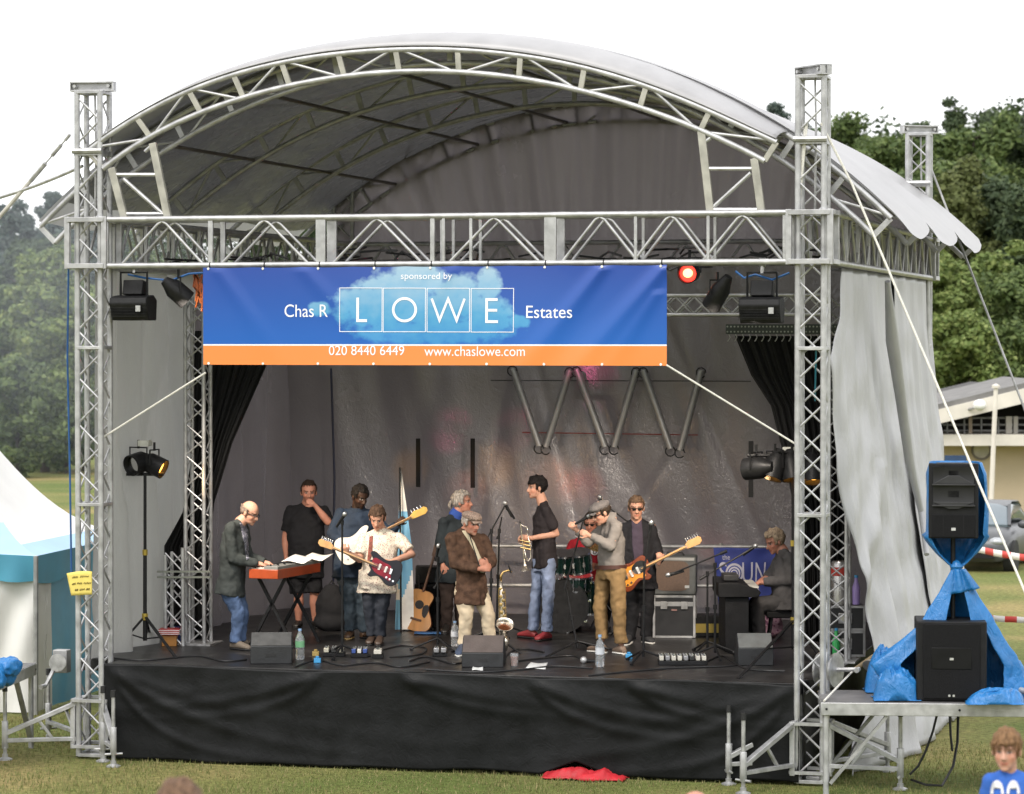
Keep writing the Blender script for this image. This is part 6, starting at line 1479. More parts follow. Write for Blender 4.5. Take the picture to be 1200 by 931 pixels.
flatcap(P, mat('grey_felt_cap', (.13,.115,.11), .9, 0, .15, 50, .3, 160)); glasses(P); hair(P, HAIRM('dark_hair', (.04,.028,.02)), 'undercap', .008)
# 9 guitarist in dark suit
P = person('man in sunglasses and dark suit playing a sunburst guitar', 32.8,
  dict(nb=(746,611,0), shA=(733,619,.02), elA=(730.5,651,-.04), wrA=(740,664,-.26), shB=(763.5,618,.0), elB=(772,648,-.02), wrB=(772,659,-.20), hipA=(743,681,0), knA=(741.5,714,-.03), anA=(738,748,0), hipB=(758,681,0), knB=(759,714,-.03), anB=(757,746,0)),
  (745.5,595.5,-.03), (.05,-.10,1), 'fair', 1.03, PG, hands=dict(A=((.8,-.35,.3),(0,-.3,-.9),.9,-1), B=((.1,.8,.4),(-.3,.2,-.9),1.4,-1)), girth=1.0)
SUNP = P; t = top(P, fabric('black_suit_jacket', (.013,.013,.016)), 'long', -.14, 'jacket', 1.02, sr=(.063,.056,.047), open_hem=.02); trousers(P, fabric('black_suit_trousers', (.012,.012,.014)), r=(.096,.074,.064)); shoe(P, 'A', toe_at(733,757), SNK, WSOLE); shoe(P, 'B', toe_at(764,755), SNK, WSOLE)
onto([t], [(740,609),(746,615),(752,609),(754,640),(753,662),(744,662),(741,640)], 'shirt_front', fabric('plum_shirt', (.055,.042,.062)), P.t)
onto([P.body], [(743,609),(749,609),(746.5,621)], 'open_collar', MC['plum_shirt'], P.t, .03) if False else None
glasses(P); hair(P, HAIRM('light_brown_hair', (.11,.07,.045)), 'short', .008)
# 10 pianist
P = person('grey-haired man in grey suit seated at the electric piano', 32.5,
  dict(nb=(917,646,0), shA=(924.5,655,-.15), elA=(925,681,-.16), wrA=(892,683,-.14), shB=(915,654,.17), elB=(905,671,.18), wrB=(897,678,.10), hipA=(919,707,-.10), knA=(887,709,-.12), anA=(890,742,-.12), hipB=(917,707,.10), knB=(885,708,.12), anB=(884,741,.12)),
  (908,634.5,0), (-.86,-.40,.35), 'ruddy', 1.05, PG, hands=dict(A=((-.95,-.2,.1),(0,-1,0),.7,1), B=((-.9,-.3,0),(0,-1,0),.7,-1)), girth=1.05, stand=at_z(912,760,DECK))
top(P, fabric('mid_grey_suit', (.085,.080,.080)), 'long', -.16, 'jacket', 1.08, sr=(.066,.058,.046), open_hem=.03); trousers(P, fabric('grey_suit_trousers', (.07,.066,.066)), r=(.10,.078,.068), break_=.03); shoe(P, 'A', toe_at(882,762), BSH); shoe(P, 'B', toe_at(876,757), BSH); hair(P, HAIRM('grey_blond_hair', (.36,.27,.19)), 'long', .020)
# 11 drummer, mostly hidden
P = person('drummer in red T-shirt and dark glasses half hidden behind the singer', 35.0,
  dict(nb=(692,628,0), shA=(671,639,0), elA=(665,664,-.06), wrA=(664,664,-.28), shB=(709,640,0), elB=(715,666,-.06), wrB=(700,664,-.28), hipA=(682,692,.0), knA=(674,698,-.35), anA=(676,733,-.32), hipB=(700,692,.0), knB=(710,698,-.35), anB=(708,733,-.32)),
  (693,613.5,-.02), (-.25,-.15,.95), 'ruddy', 1.02, PG, stand=at_z(692,742,DECK))
t = top(P, fabric('red_tee', (.30,.012,.022)), 'short', -.12, 't_shirt', 1.06, sr=(.066,.06,.05)); trousers(P, fabric('black_jeans', (.015,.015,.017))); shoe(P, 'A', toe_at(672,740), BSH); shoe(P, 'B', toe_at(712,740), BSH); glasses(P); hair(P, HAIRM('dark_hair_short', (.04,.028,.02)), 'short', .010)
onto([t], [(697+5.6*math.cos(k*.5236), 645.5+5.6*math.sin(k*.5236)) for k in range(12)], 'chest_badge', PRW, P.t, .006, .003)
dl = at_d(697,645.5,34.84)
me = text_mesh('b', 1); co = [V3(v.co) for v in me.vertices]; fl = [list(p.vertices) for p in me.polygons]; bpy.data.meshes.remove(me)
onto_d = [at_d(694.4+q.x*10.5, 649.4-q.y*10.5, 34.76) for q in co]; mb = MB(); mb.add(onto_d, fl); mb.build('badge_letter', RUB, P.t, smooth=0, solid=.002)

# boy on the bank, and two heads at the bottom edge
bp_ = at_d(1181,857,16.0); gz = ground_z(bp_.x, bp_.y); 
def yz(z, d): return 394.8+0*z + (CZ-z)*FPX/d   # pixel row of a height at this distance (level line of sight)
row = lambda z: 394.8+(CZ-z)*FPX/16.0
ht = bp_.z-gz
P = person('fair-haired boy in a blue numbered T-shirt at the lower right', 16.0,
  dict(nb=(1183,905,.02), shA=(1161,916,.01), elA=(1155,956,.02), wrA=(1153,990,-.02), shB=(1205,915,.01), elB=(1212,956,.02), wrB=(1213,990,-.02), hipA=(1172,row(gz+.60),0), knA=(1172,row(gz+.33),-.01), anA=(1171,row(gz+.07),0), hipB=(1193,row(gz+.60),0), knB=(1194,row(gz+.33),-.01), anB=(1195,row(gz+.07),0)),
  (1179.5,879.5,0), (-.33,-.06,.95), 'child', .89, None, girth=.74, jaw=.92, brow=(.16,.09,.05), vs=.0055, feet_z=gz, child=True)
t = top(P, fabric('royal_blue_tee', (.035,.115,.42), var=.08), 'short', -.10, 't_shirt', 1.05, sr=(.066,.06,.05), vs=.009, disp=((.014,.09),(.006,.03)), neck=.088); trousers(P, fabric('navy_shorts', (.03,.035,.05)), 'shorts', (.10,.07,.06), short=.9)
for q, sx in (('A',-1),('B',1)): shoe(P, q, V3((P.j['an'+q].x-.02, P.j['an'+q].y-.16, ground_z(P.j['an'+q].x, P.j['an'+q].y-.1))), BSH)
hair(P, HAIRM('fair_brown_hair', (.20,.115,.06)), 'fringe', .012, seed=3)
def numeral(cx, cy, rx, ry, w):
    o_ = [(cx+rx*math.cos(k*math.pi/12), cy+ry*math.sin(k*math.pi/12)) for k in range(25)]; i_ = [(cx+(rx-w)*math.cos(k*math.pi/12), cy+(ry-w)*math.sin(k*math.pi/12)) for k in range(25)]
    return o_, i_
for cx in (1168.5, 1187.5):
    o_, i_ = numeral(cx, 931, 8.0, 16.5, 3.4)
    onto([t], [o_[k] for k in range(12, 25)]+[i_[k] for k in range(24, 11, -1)], 'numeral', mat('cracked_white_print', (.62,.62,.64), .7, 0, .2, 40), P.t, .006, .003, 2)
mb_ = MB()
def spectator(label, d, px, py, hairm, style, hw_px, tone):
    p = at_d(px, py, d); g_ = ground_z(p.x, p.y); rw = lambda z: 394.8+(CZ-z)*FPX/d; s = FPX/d; zt = p.z
    H_ = zt-g_                       # seated on the grass: head, back and crossed legs
    hz = zt-.125*hw_px/(.085*s)
    P = person(label, d, dict(nb=(px,rw(hz-.19),0), shA=(px-.19*s,rw(hz-.27),0), elA=(px-.25*s,rw(hz-.50),.06), wrA=(px-.12*s,rw(max(hz-.62,g_+.22)),.28), shB=(px+.19*s,rw(hz-.27),0), elB=(px+.25*s,rw(hz-.50),.06), wrB=(px+.12*s,rw(max(hz-.62,g_+.22)),.28),
      hipA=(px-.09*s,rw(g_+.50),.0), knA=(px-.10*s,rw(g_+.48),.40), anA=(px-.09*s,rw(g_+.06),.42), hipB=(px+.09*s,rw(g_+.50),0), knB=(px+.10*s,rw(g_+.48),.40), anB=(px+.09*s,rw(g_+.06),.42)),
      (px, rw(hz), 0), (.05,.0,-1), tone, hw_px/(.085*s), None, feet_z=g_, vs=.009, stand=V3((p.x,p.y,g_)))
    top(P, fabric('grey_marl_tee', (.2,.2,.21)), 'short', -.05, 't_shirt', 1.05); trousers(P, DENIM, r=(.09,.07,.06))
    for q in 'AB': a = P.j['an'+q]; shoe(P, q, V3((a.x-.05,a.y+.16,ground_z(a.x,a.y+.1))), BSH)
    if hairm: hair(P, hairm, style, .016)
    # folding stool under the sitter
    t = thing('camping_stool', 'folding stool under the ' + ('brown-haired' if hairm else 'bald') + ' spectator at the bottom edge', 'stool', (p.x,p.y,g_))
    q = V3((p.x,p.y,g_)); mb = MB(); mb.box(q+ZUP*.40, (.36,.34,.02)); mb.build('seat', DRAPE, t)
    for sx in (-1,1):
        for sy in (-1,1): mb = MB(); mb.tube(q+V3((.16*sx,.15*sy,.0)), q+V3((-.10*sx,.15*sy,.40)), .012); mb.build('leg', ALUD, t)
spectator('brown-haired spectator whose blurred crown shows at the bottom left', 11.5, 211, 915, HAIRM('spectator_brown_hair', (.14,.085,.055)), 'short', 27, 'fair')
spectator('balding spectator whose pink crown just shows at the bottom right of centre', 14.5, 815, 925.5, None, '', 20, 'ruddy')
# ================================================================== INSTRUMENTS AND STAGE GEAR
def cr_(pts, k=5, closed=True):
    n = len(pts); o_ = []
    for i in range(n if closed else n-1):
        p0, p1, p2, p3 = (pts[(i-1) % n], pts[i], pts[(i+1) % n], pts[(i+2) % n]) if closed else (pts[max(i-1,0)], pts[i], pts[i+1], pts[min(i+2,n-1)])
        for j in range(k):
            t = j/k; o_.append(tuple(.5*((2*p1[c])+(-p0[c]+p2[c])*t+(2*p0[c]-5*p1[c]+4*p2[c]-p3[c])*t*t+(-p0[c]+3*p1[c]-3*p2[c]+p3[c])*t**3) for c in range(len(p1))))
    return o_
MAPLE = mat('maple_neck', (.52,.30,.12), .35, 0, .1, 12, stretch=(1,1,.2)); ROSE = mat('rosewood', (.10,.05,.03), .5)
ELEC = [(.20,.028),(.165,.06),(.22,.118),(.20,.15),(.145,.148),(.07,.118),(-.01,.112),(-.11,.155),(-.185,.125),(-.215,.0),(-.19,-.13),(-.10,-.168),(.0,-.120),(.055,-.112),(.115,-.145),(.16,-.135),(.145,-.07),(.18,-.03)]
TELE = [(.20,.03),(.19,.105),(.15,.13),(.06,.115),(-.01,.112),(-.11,.155),(-.185,.125),(-.21,.0),(-.185,-.13),(-.10,-.165),(.0,-.120),(.055,-.112),(.12,-.14),(.165,-.115),(.14,-.06),(.19,-.03)]
def guitar(name, label, c, tip, outline, body_m, guard_m, neck_m, length=.98, sc=1.0, nrm=None, head_m=None, fb=None, bass=False, guard=None, edge_m=None):
    c, tip = V3(c), V3(tip); X = (tip-c).normalized(); N = (nrm or (CAM-c)).normalized(); N = (N-X*N.dot(X)).normalized(); Y = N.cross(X)
    if Y.z < 0: Y = -Y
    t = thing(name, label, 'guitar', c)
    P_ = lambda x, y, z=0: c+X*(x*sc)+Y*(y*sc)+N*(z*sc)
    ol = cr_(outline, 5); mb = MB(); mb.prism([(a*sc, b_*sc) for a, b_ in ol], P_(0,0,-.02), X, Y, N, .042*sc)
    bd = mb.build('guitar_body', body_m, t, bevel=.007)
    if edge_m:
        mb = MB(); mb.prism([(a*sc*.72-.004, b_*sc*.70) for a, b_ in ol], P_(0,0,.0195), X, Y, N, .003*sc); mb.build('burst_centre', edge_m, bd)
    L_ = length; mb = MB(); mb.bar(P_(.14,0,.024), P_(L_-.36 if not bass else L_-.40,0,.024), .048*sc, .028*sc, Y); nk = mb.build('neck', neck_m, t, bevel=.006)
    mb = MB(); x0 = L_-.36 if not bass else L_-.40
    hl = [(0,-.022),(.03,-.028),(.15,-.036),(.185,-.015),(.19,.02),(.165,.045),(.13,.040),(.05,.048),(.02,.03),(0,.022)]
    mb.prism([(a*sc*(1.15 if bass else 1), b_*sc*1.1) for a, b_ in hl], P_(x0,0,.008), X, Y, N, .016*sc); hd = mb.build('headstock', head_m or neck_m, t, bevel=.003)
    mb = MB()
    for k in range(4 if bass else 6): mb.tube(P_(x0+.035+.026*k*(1.6 if bass else 1),.03,.016), P_(x0+.035+.026*k*(1.6 if bass else 1),.075,.016), .007*sc); mb.ell(P_(x0+.035+.026*k*(1.6 if bass else 1),.078,.016), (.010,.010,.007))
    mb.build('tuner', CHROME, hd)
    if fb: mb = MB(); mb.bar(P_(.10,0,.0405), P_(x0,0,.0405), .046*sc, .006*sc, Y); mb.build('fingerboard', fb, nk)
    g_ = guard or [(.17,.05),(.14,.085),(.03,.07),(-.06,.06),(-.09,-.02),(-.12,-.11),(-.02,-.095),(.07,-.085),(.12,-.06),(.15,-.03)]
    mb = MB(); mb.prism([(a*sc, b_*sc) for a, b_ in cr_(g_, 4)], P_(0,0,.0225), X, Y, N, .003*sc); mb.build('pickguard', guard_m, t)
    for x in ((.06,-.02) if not bass else (.02,)):
        mb = MB(); mb.box(P_(x,0,.03), (.026*sc,.075*sc,.012*sc), (X,Y,N)); mb.build('pickup', WHITE if body_m is not BLACK else CHROME, t, bevel=.003)
    mb = MB(); mb.box(P_(-.085,0,.03), (.03*sc,.07*sc,.014*sc), (X,Y,N)); mb.build('bridge', CHROME, t, bevel=.003)
    mb = MB(); ns = 4 if bass else 6
    for k in range(ns): y = (k-(ns-1)/2)*.0085*(1.4 if bass else 1); mb.tube(P_(-.085,y,.046), P_(x0+.02,y*.75,.046), .0012*sc, seg=4, caps=False)
    mb.build('strings', STEEL, t)
    mb = MB()
    for k in range(3): mb.lathe([(.011,0),(.011,.012),(0,.012)], P_(-.06-.045*k,-.085-.006*k,.022), N, 10)
    mb.build('knob', CHROME, t); return t, P_
BLKG = mat('black_guitar_lacquer', (.010,.010,.016), .25, spec=.3); REDG = mat('tortoise_red_plastic', (.20,.008,.022), .3, 0, .3, 12, spec=.3)
guitar('electric_guitar', 'black electric guitar with dark red pickguard held by the man in the patterned shirt', at_d(450,667,32.36), at_d(371,634.5,32.28), ELEC, BLKG, REDG, MAPLE, 1.02, .90, vv(.05,.15,1), fb=mat('pale_maple', (.62,.40,.24), .4))
CREAMG = mat('white_guitar_lacquer', (.68,.67,.62), .2, 0, .04, coat=.5)
guitar('bass_guitar', 'white bass guitar with yellow maple headstock held by the man in the navy shirt', at_d(416,640,32.98), at_d(496,599.5,33.1), [(a*1.1, b_*1.06) for a, b_ in ELEC], CREAMG, mat('white_guard', (.6,.6,.58), .3), MAPLE, 1.14, .93, vv(-.1,.1,1), head_m=mat('yellow_maple', (.60,.36,.07), .35), bass=True, fb=ROSE)
SUNB = mat('sunburst_edge', (.16,.035,.012), .18, 0, .1, 6, coat=.5)
guitar('electric_guitar', 'sunburst electric guitar with long pale maple neck held by the man in sunglasses', at_d(742,671.5,32.40), at_d(815,635.5,32.35), TELE, SUNB, mat('black_guard', (.012,.012,.012), .3), MAPLE, .99, 1.0, vv(.0,.1,1), edge_m=mat('sunburst_amber', (.62,.25,.035), .18, 0, .1, 6, coat=.5), fb=mat('pale_maple2', (.62,.38,.16), .4), guard=[(.16,.06),(.10,.09),(.03,.07),(.0,.03),(.02,-.02),(.07,-.04),(.14,-.03)])
# acoustic guitar on its stand
ab = at_z(491,739,DECK); ad = dist(ab)
t = thing('acoustic_guitar', 'natural acoustic guitar leaning on a stand beside a black amplifier', 'guitar', ab)
ac = at_d(490,716,ad-.02); tipa = at_d(513,640,ad+.06); X = (tipa-ac).normalized(); N = vv(-.10,.12,1).normalized(); N = (N-X*N.dot(X)).normalized(); Y = N.cross(X)
SPR = mat('spruce_top', (.50,.25,.085), .3, 0, .12, 10, coat=.3, stretch=(1,1,.2)); MAHO = mat('mahogany_side', (.16,.06,.03), .35)
ol = cr_([(.24,.0),(.235,.09),(.19,.135),(.11,.118),(.05,.112),(-.04,.165),(-.13,.195),(-.215,.14),(-.235,0),(-.215,-.14),(-.13,-.195),(-.04,-.165),(.05,-.112),(.11,-.118),(.19,-.135),(.235,-.09)], 4)
mb = MB(); mb.prism(ol, ac-N*.06, X, Y, N, .10); mb.build('guitar_body', MAHO, t, bevel=.006)
mb = MB(); mb.prism([(a*.985, b_*.98) for a, b_ in ol], ac+N*.0405, X, Y, N, .003); tp_ = mb.build('soundboard', SPR, t)
mb = MB(); mb.lathe([(0,.0),(.05,.0),(.05,.004),(0,.004)], ac+X*.07+N*.0432, N, 24); mb.build('sound_hole', RUB, tp_)
mb = MB(); mb.prism(cr_([(.06,.05),(.09,.10),(.02,.12),(-.06,.10),(-.03,.06)], 4), ac+N*.0432, X, -Y, N, .003); mb.build('pickguard', mat('black_guard2', (.015,.012,.012), .3), tp_)
mb = MB(); mb.box(ac-X*.10+N*.048, (.025,.15,.012), (X,Y,N)); mb.build('bridge', ROSE, tp_, bevel=.003)
mb = MB(); mb.bar(ac+X*.22+N*.045, ac+X*.64+N*.045, .055, .024, Y); mb.build('neck', ROSE, t, bevel=.005)
mb = MB(); mb.prism([(0,-.028),(.15,-.036),(.16,0),(.15,.036),(0,.028)], ac+X*.64+N*.032, X, Y, N, .016); mb.build('headstock', ROSE, t, bevel=.003)
t = thing('guitar_stand', 'black stand under the acoustic guitar', 'stand', ab)
mb = MB(); mb.tube(ab+FH*.10+ZUP*.02, ab+FH*.16+ZUP*.62, .012)
for s_ in (-1, 1): mb.tube(ab+FH*.08+ZUP*.12, ab-FH*.06+RH*(.17*s_)+ZUP*.01, .011); mb.tube(ab+FH*.08+ZUP*.10, ab-FH*.05+RH*(.06*s_)+ZUP*.02, .010)
mb.build('stand_frame', BLACKM, t)
# saxophone on its stand
BRASS = mat('lacquered_brass', (.62,.42,.18), .25, .9, .15, 20); SILVB = mat('silvered_brass', (.72,.66,.58), .22, .9, .12, 20)
sb = at_z(588,768,DECK); sd_ = dist(sb)
sx_ = thing('saxophone', 'brass tenor saxophone standing upright beside the monitor wedge, bell to the viewer', 'saxophone', sb)
D_ = lambda px, py, dd=0: at_d(px, py, sd_+dd)
body = [D_(587,681,.02), D_(588,700,.02), D_(589,720,.02), D_(590,742,.02), D_(590,755,.0), D_(590.5,760,-.05), D_(591,757,-.11), D_(591.5,748,-.16)]
mb = MB(); mb.path(body, .03, 14, rs=[.014,.022,.028,.034,.037,.039,.041,.044]); mb.build('body_tube', SILVB, sx_, smooth=180)
mb = MB(); ba = vv(.10,.75,.65).normalized(); mb.lathe([(.044,-.16),(.048,-.10),(.058,-.05),(.078,-.015),(.094,0),(.098,.004),(.090,.002),(.060,-.05),(.040,-.12),(0,-.13)], D_(591.5,732,-.22), ba, 28); mb.build('bell', SILVB, sx_, smooth=60)
mb = MB(); mb.lathe([(0,-.10),(.045,-.09),(.058,-.055)], D_(591.5,732,-.218), ba, 20); mb.build('bell_throat', mat('bell_inside', (.20,.07,.03), .3, .7), sx_)
mb = MB(); mb.path([D_(587,681,.02), D_(587,675,.02), D_(590,670.5,.02), D_(596,668.5,.02), D_(600,671,.02)], .012, 10, rs=[.014,.0135,.013,.012,.011]); nk = mb.build('crook', BRASS, sx_, smooth=180)
mb = MB(); mb.tube(D_(599,671.5,.02), D_(596,663,.0), .011, .008); mb.build('mouthpiece', RUB, nk)
mb = MB()
for k in range(13):
    y = 690+4.6*k; s_ = 1 if k % 2 else -1; q = D_(588+ .2*k,y,-.012); mb.lathe([(0,0),(.017+.0007*k,0),(.017+.0007*k,.008),(0,.010)], q-FW*.02+RT*(.012*s_), -FW+RT*(.5*s_), 10)
for s_ in (-1, 1): mb.tube(D_(588+3.6*s_,690,-.02), D_(590+4.4*s_,748,-.02), .004)
mb.build('keywork', BRASS, sx_)
t = thing('saxophone_stand', 'black folding stand holding the saxophone', 'stand', sb)
mb = MB()
for a_ in (.3, 2.4, 4.5): mb.tube(sb+FH*.02+ZUP*.16, sb+V3((math.cos(a_)*.2, math.sin(a_)*.2, .012)), .011)
mb.tube(sb+FH*.05+ZUP*.13, sb+FH*.06+ZUP*.42, .011); mb.build('stand_frame', BLACKM, t)
# trumpet in the young man's hands
td_ = 32.95; T_ = lambda px, py, dd=0: at_d(px, py, td_+dd)
t = thing('trumpet', 'silver trumpet held bell down by the young man in the black T-shirt', 'trumpet', T_(615,640))
mb = MB(); mb.path([T_(610.3,616), T_(612,632), T_(613.3,648), T_(614.3,656)], .0075, 8); a1 = T_(614.3,656); mb.lathe([(.008,-.02),(.012,.02),(.020,.055),(.036,.085),(.060,.102),(.061,.104),(.050,.095),(.02,.05),(0,.045)], T_(614.6,658), T_(615.8,669)-T_(614.6,658), 22); mb.build('bell', SILVB, t, smooth=60)
mb = MB(); mb.path([T_(609.9,615), T_(617,618), T_(618.5,622), T_(618.5,626)], .007, 8); mb.path([T_(618,624), T_(621.5,640), T_(622.3,654), T_(619,658), T_(616.5,654), T_(614,640)], .007, 8); mb.build('tubing', SILVB, t, smooth=180)
mb = MB(); mb.tube(T_(610,616), T_(609.4,612), .006); mb.lathe([(.006,0),(.014,.018),(.012,.02),(0,.012)], T_(609.6,613.5), ZUP, 12); mb.build('mouthpiece', CHROME, t)
mb = MB()
for k in range(3): mb.tube(T_(612.5+k*.5,634+4.2*k,-.005), T_(621+k*.4,636+4.2*k,-.005), .011); mb.tube(T_(608.6+k*.5,633+4.2*k,-.005), T_(612+k*.4,634+4.2*k,-.005), .005)
mb.build('valve', BRASS, t)

# ------------------------------------------------------------------ keyboard, pianos, amplifiers
kz = at_d(308,671,32.0); kx = RH; ky = (FH*.93+RH*.36).normalized(); kx2 = ky.cross(ZUP).normalized(); kx2 = kx2 if kx2.dot(RT) > 0 else -kx2
t = thing('keyboard', 'red-ended stage keyboard in front of the bald man in the jacket', 'keyboard', V3((kz.x,kz.y,DECK)))
KO = mat('orange_red_panel', (.34,.055,.014), .35); kc = kz+ky*.55
mb = MB(); mb.box(kc-ZUP*.02, (.34,1.08,.10), (kx2,ky,ZUP)); kb_ = mb.build('case', KO, t, bevel=.006)
mb = MB(); mb.box(kc+ZUP*.035-kx2*.085, (.15,1.0,.022), (kx2,ky,ZUP)); mb.build('keys', mat('ivory_keys', (.6,.58,.52), .3), kb_, bevel=.003)
mb = MB()
for k in range(40):
    if k % 7 in (0,1,3,4,5): mb.box(kc+ZUP*.052-kx2*.055+ky*(-.48+.024*k), (.09,.011,.012), (kx2,ky,ZUP))
mb.build('black_keys', RUB, kb_)
mb = MB(); mb.box(kc+ZUP*.045+kx2*.085, (.16,1.06,.04), (kx2,ky,ZUP)); mb.build('control_panel', mat('grey_panel', (.20,.20,.19), .45), kb_, bevel=.004)
mb = MB()
for k in range(12): mb.lathe([(.010,0),(.009,.018),(0,.018)], kc+ZUP*.065+kx2*(.06+.05*(k%2))+ky*(-.48+.08*k), ZUP, 8)
mb.build('knob', BLACK, kb_)
t = thing('keyboard_stand', 'black crossed stand under the red-ended keyboard', 'stand', V3((kz.x,kz.y,DECK)))
for q in (.22, .86):
    p = kz+ky*q; mb = MB(); f0 = V3((p.x,p.y,DECK)); mb.bar(f0+kx2*.26+ZUP*.02, p-kx2*.16-ZUP*.07, .03, .03); mb.bar(f0-kx2*.26+ZUP*.02, p+kx2*.16-ZUP*.07, .03, .03); mb.build('crossed_leg', BLACKM, t)
def loose_sheet(corners, label, name='sheet_music', cat='paper', m_=WHITE, curl=.012):
    a, b_, c, d_ = [V3(x) for x in corners]
    mb = MB(); mb.grid(lambda u, v: a.lerp(b_, u).lerp(d_.lerp(c, u), v)+ZUP*(curl*math.sin(u*5+v*2)+curl), 8, 6); o = mb.build(name, m_, origin=a, smooth=180, solid=.002); return tag(o, label, cat)
k1 = kc+ZUP*.07+kx2*.05
loose_sheet([k1-kx2*.05-ky*.1, k1+kx2*.22-ky*.1, k1+kx2*.24+ky*.22+ZUP*.05, k1-kx2*.03+ky*.22+ZUP*.05], 'white sheet of music lying on the red-ended keyboard, nearer one')
k2 = k1+ky*.42+kx2*.04
loose_sheet([k2-kx2*.05-ky*.1, k2+kx2*.20-ky*.1, k2+kx2*.2+ky*.2+ZUP*.04, k2-kx2*.05+ky*.2+ZUP*.04], 'white sheet of music on the far end of the red-ended keyboard')
# electric piano
pb_ = at_z(864,765,DECK); pd = dist(pb_); s_ = FPX/pd; pzt = at_d(864,682,pd).z
t = thing('electric_piano', 'tall black electric piano played by the seated grey-haired man', 'piano', pb_)
mb = MB(); mb.box(pb_+FH*.55+ZUP*((pzt-.17-DECK)/2), (.25,1.0,pzt-.17-DECK), (RH,FH,ZUP)); mb.build('stand_panel', CAB, t, bevel=.006)
mb = MB(); mb.prism([(-.20,0),(.22,0),(.25,.05),(.22,.085),(.02,.15),(-.20,.15)], pb_+FH*.0+ZUP*(pzt-.165-DECK), RH, ZUP, FH, .95); mb.build('case', CAB, t, bevel=.008)
mb = MB(); mb.box(pb_+FH*.47+RH*.155+ZUP*(pzt-.06-DECK), (.15,.85,.018), (RH,FH,ZUP)); mb.build('keys', MC['ivory_keys'], t)
mb = MB(); mb.box(pb_+FH*.4-RH*.05+ZUP*(pzt+.025-DECK), (.16,.4,.06), (RH,FH,ZUP)); o = mb.build('sound_module', mat('dark_module', (.03,.028,.028), .5), origin=pb_+ZUP*(pzt-DECK), bevel=.006); tag(o, 'small dark sound module lying on the electric piano', 'sound module')
q = at_z(917,752,DECK)
t = thing('piano_stool', 'black stool under the seated pianist', 'stool', q)
st = at_d(918,716,32.5); q = V3((st.x,st.y,DECK)); mb = MB(); mb.box(q+ZUP*(st.z-DECK-.03), (.38,.34,.07), (RH,FH,ZUP)); mb.build('seat', DRAPE, t, bevel=.015)
for a_ in (-1,1):
    for c_ in (-1,1): mb = MB(); mb.tube(q+RH*(.17*a_)+FH*(.14*c_), q+RH*(.13*a_)+FH*(.11*c_)+ZUP*(st.z-DECK-.06), .013); mb.build('leg', BLACKM, t)
t = thing('drum_stool', 'black drum stool under the man in the red T-shirt', 'stool', at_z(692,742,DECK)); q = at_d(692,700,35.02); q0 = V3((q.x,q.y,DECK))
mb = MB(); mb.lathe([(0,.0),(.17,0),(.17,.06),(0,.07)], V3((q.x,q.y,q.z-.14)), ZUP, 18); mb.build('seat', BLACK, t)
mb = MB(); mb.tube(q0+ZUP*.2, V3((q.x,q.y,q.z-.14)), .016)
for a_ in (0,2.1,4.2): mb.tube(q0+ZUP*.25, q0+V3((.2*math.cos(a_), .2*math.sin(a_), .01)), .012)
mb.build('tripod', CHROME, t)
# flight case with combo amplifier on top
fb = at_z(790,748.5,DECK); fd = dist(fb); s_ = FPX/fd; FE = vv(-.10,0,1); FE.z = 0; FE.normalize(); FX = ZUP.cross(FE); FX = FX if FX.dot(RT) > 0 else -FX
t = thing('flight_case', 'black flight case with silver edges under the brown fronted amplifier', 'flight case', fb)
w_, h_, dp = 50/s_, 50/s_, .42; c = fb-FE*dp/2+ZUP*(h_/2+.004)
mb = MB(); mb.box(c, (w_-.012,dp-.012,h_-.012), (FX,FE,ZUP)); mb.build('panel', mat('black_laminate', (.022,.022,.024), .45, 0, .15, 8), t)
mb = MB()
for a_ in (-1,1):
    for b_ in (-1,1):
        mb.box(c+FX*(a_*(w_/2-.013))+FE*(b_*(dp/2-.013)), (.028,.028,h_-.004), (FX,FE,ZUP)); mb.box(c+FX*(a_*(w_/2-.0125))+ZUP*(b_*(h_/2-.0125)), (.026,dp-.06,.026), (FX,FE,ZUP)); mb.box(c+FE*(a_*(dp/2-.0125))+ZUP*(b_*(h_/2-.0125)), (w_-.06,.026,.026), (FX,FE,ZUP))
mb.box(c+FE*(dp/2)+ZUP*(h_*.30), (w_-.05,.012,.05), (FX,FE,ZUP)); mb.build('edge_trim', ALU, t, bevel=.003)
for a_ in (-.24, .24): mb = MB(); mb.box(c+FE*(dp/2+.008)+ZUP*(h_*.27)+FX*(a_*w_), (.075,.02,.085), (FX,FE,ZUP)); mb.build('catch', STEEL, t, bevel=.005)
mb = MB(); mb.box(c+FE*(dp/2-.001)+ZUP*(h_*.16), (.06,.006,.018), (FX,FE,ZUP)); mb.build('label_plate', mat('red_grey_plate', (.35,.20,.18), .5), t)
mb = MB(); mb.box(c+FX*(w_/2+.001)+ZUP*.03, (.008,.13,.11), (FX,FE,ZUP)); mb.build('side_handle', STEEL, t, bevel=.004)
ah = 45/s_; c2 = fb-FE*(dp/2)+ZUP*(h_+.008+ah/2)
t = thing('guitar_amplifier', 'grey combo amplifier with rounded brown grille on top of the flight case', 'amplifier', fb+ZUP*(h_+.006))
mb = MB(); mb.box(c2, (w_*1.02,dp*.95,ah), (FX,FE,ZUP)); mb.build('cabinet', mat('grey_vinyl', (.085,.09,.09), .6, 0, .12, 20, .2, 150), t, bevel=.018)
mb = MB(); gw, gh = w_*.40, ah*.39; mb.prism([(math.copysign(abs(math.cos(a_))**.45, math.cos(a_))*gw, math.copysign(abs(math.sin(a_))**.45, math.sin(a_))*gh) for a_ in [k*math.pi/18 for k in range(36)]], c2+FE*(dp*.475)-FX*.02, FX, ZUP, FE, .006); mb.build('grille_cloth', mat('brown_grille', (.125,.085,.065), .8, 0, .1, 60, .3, 200), t)
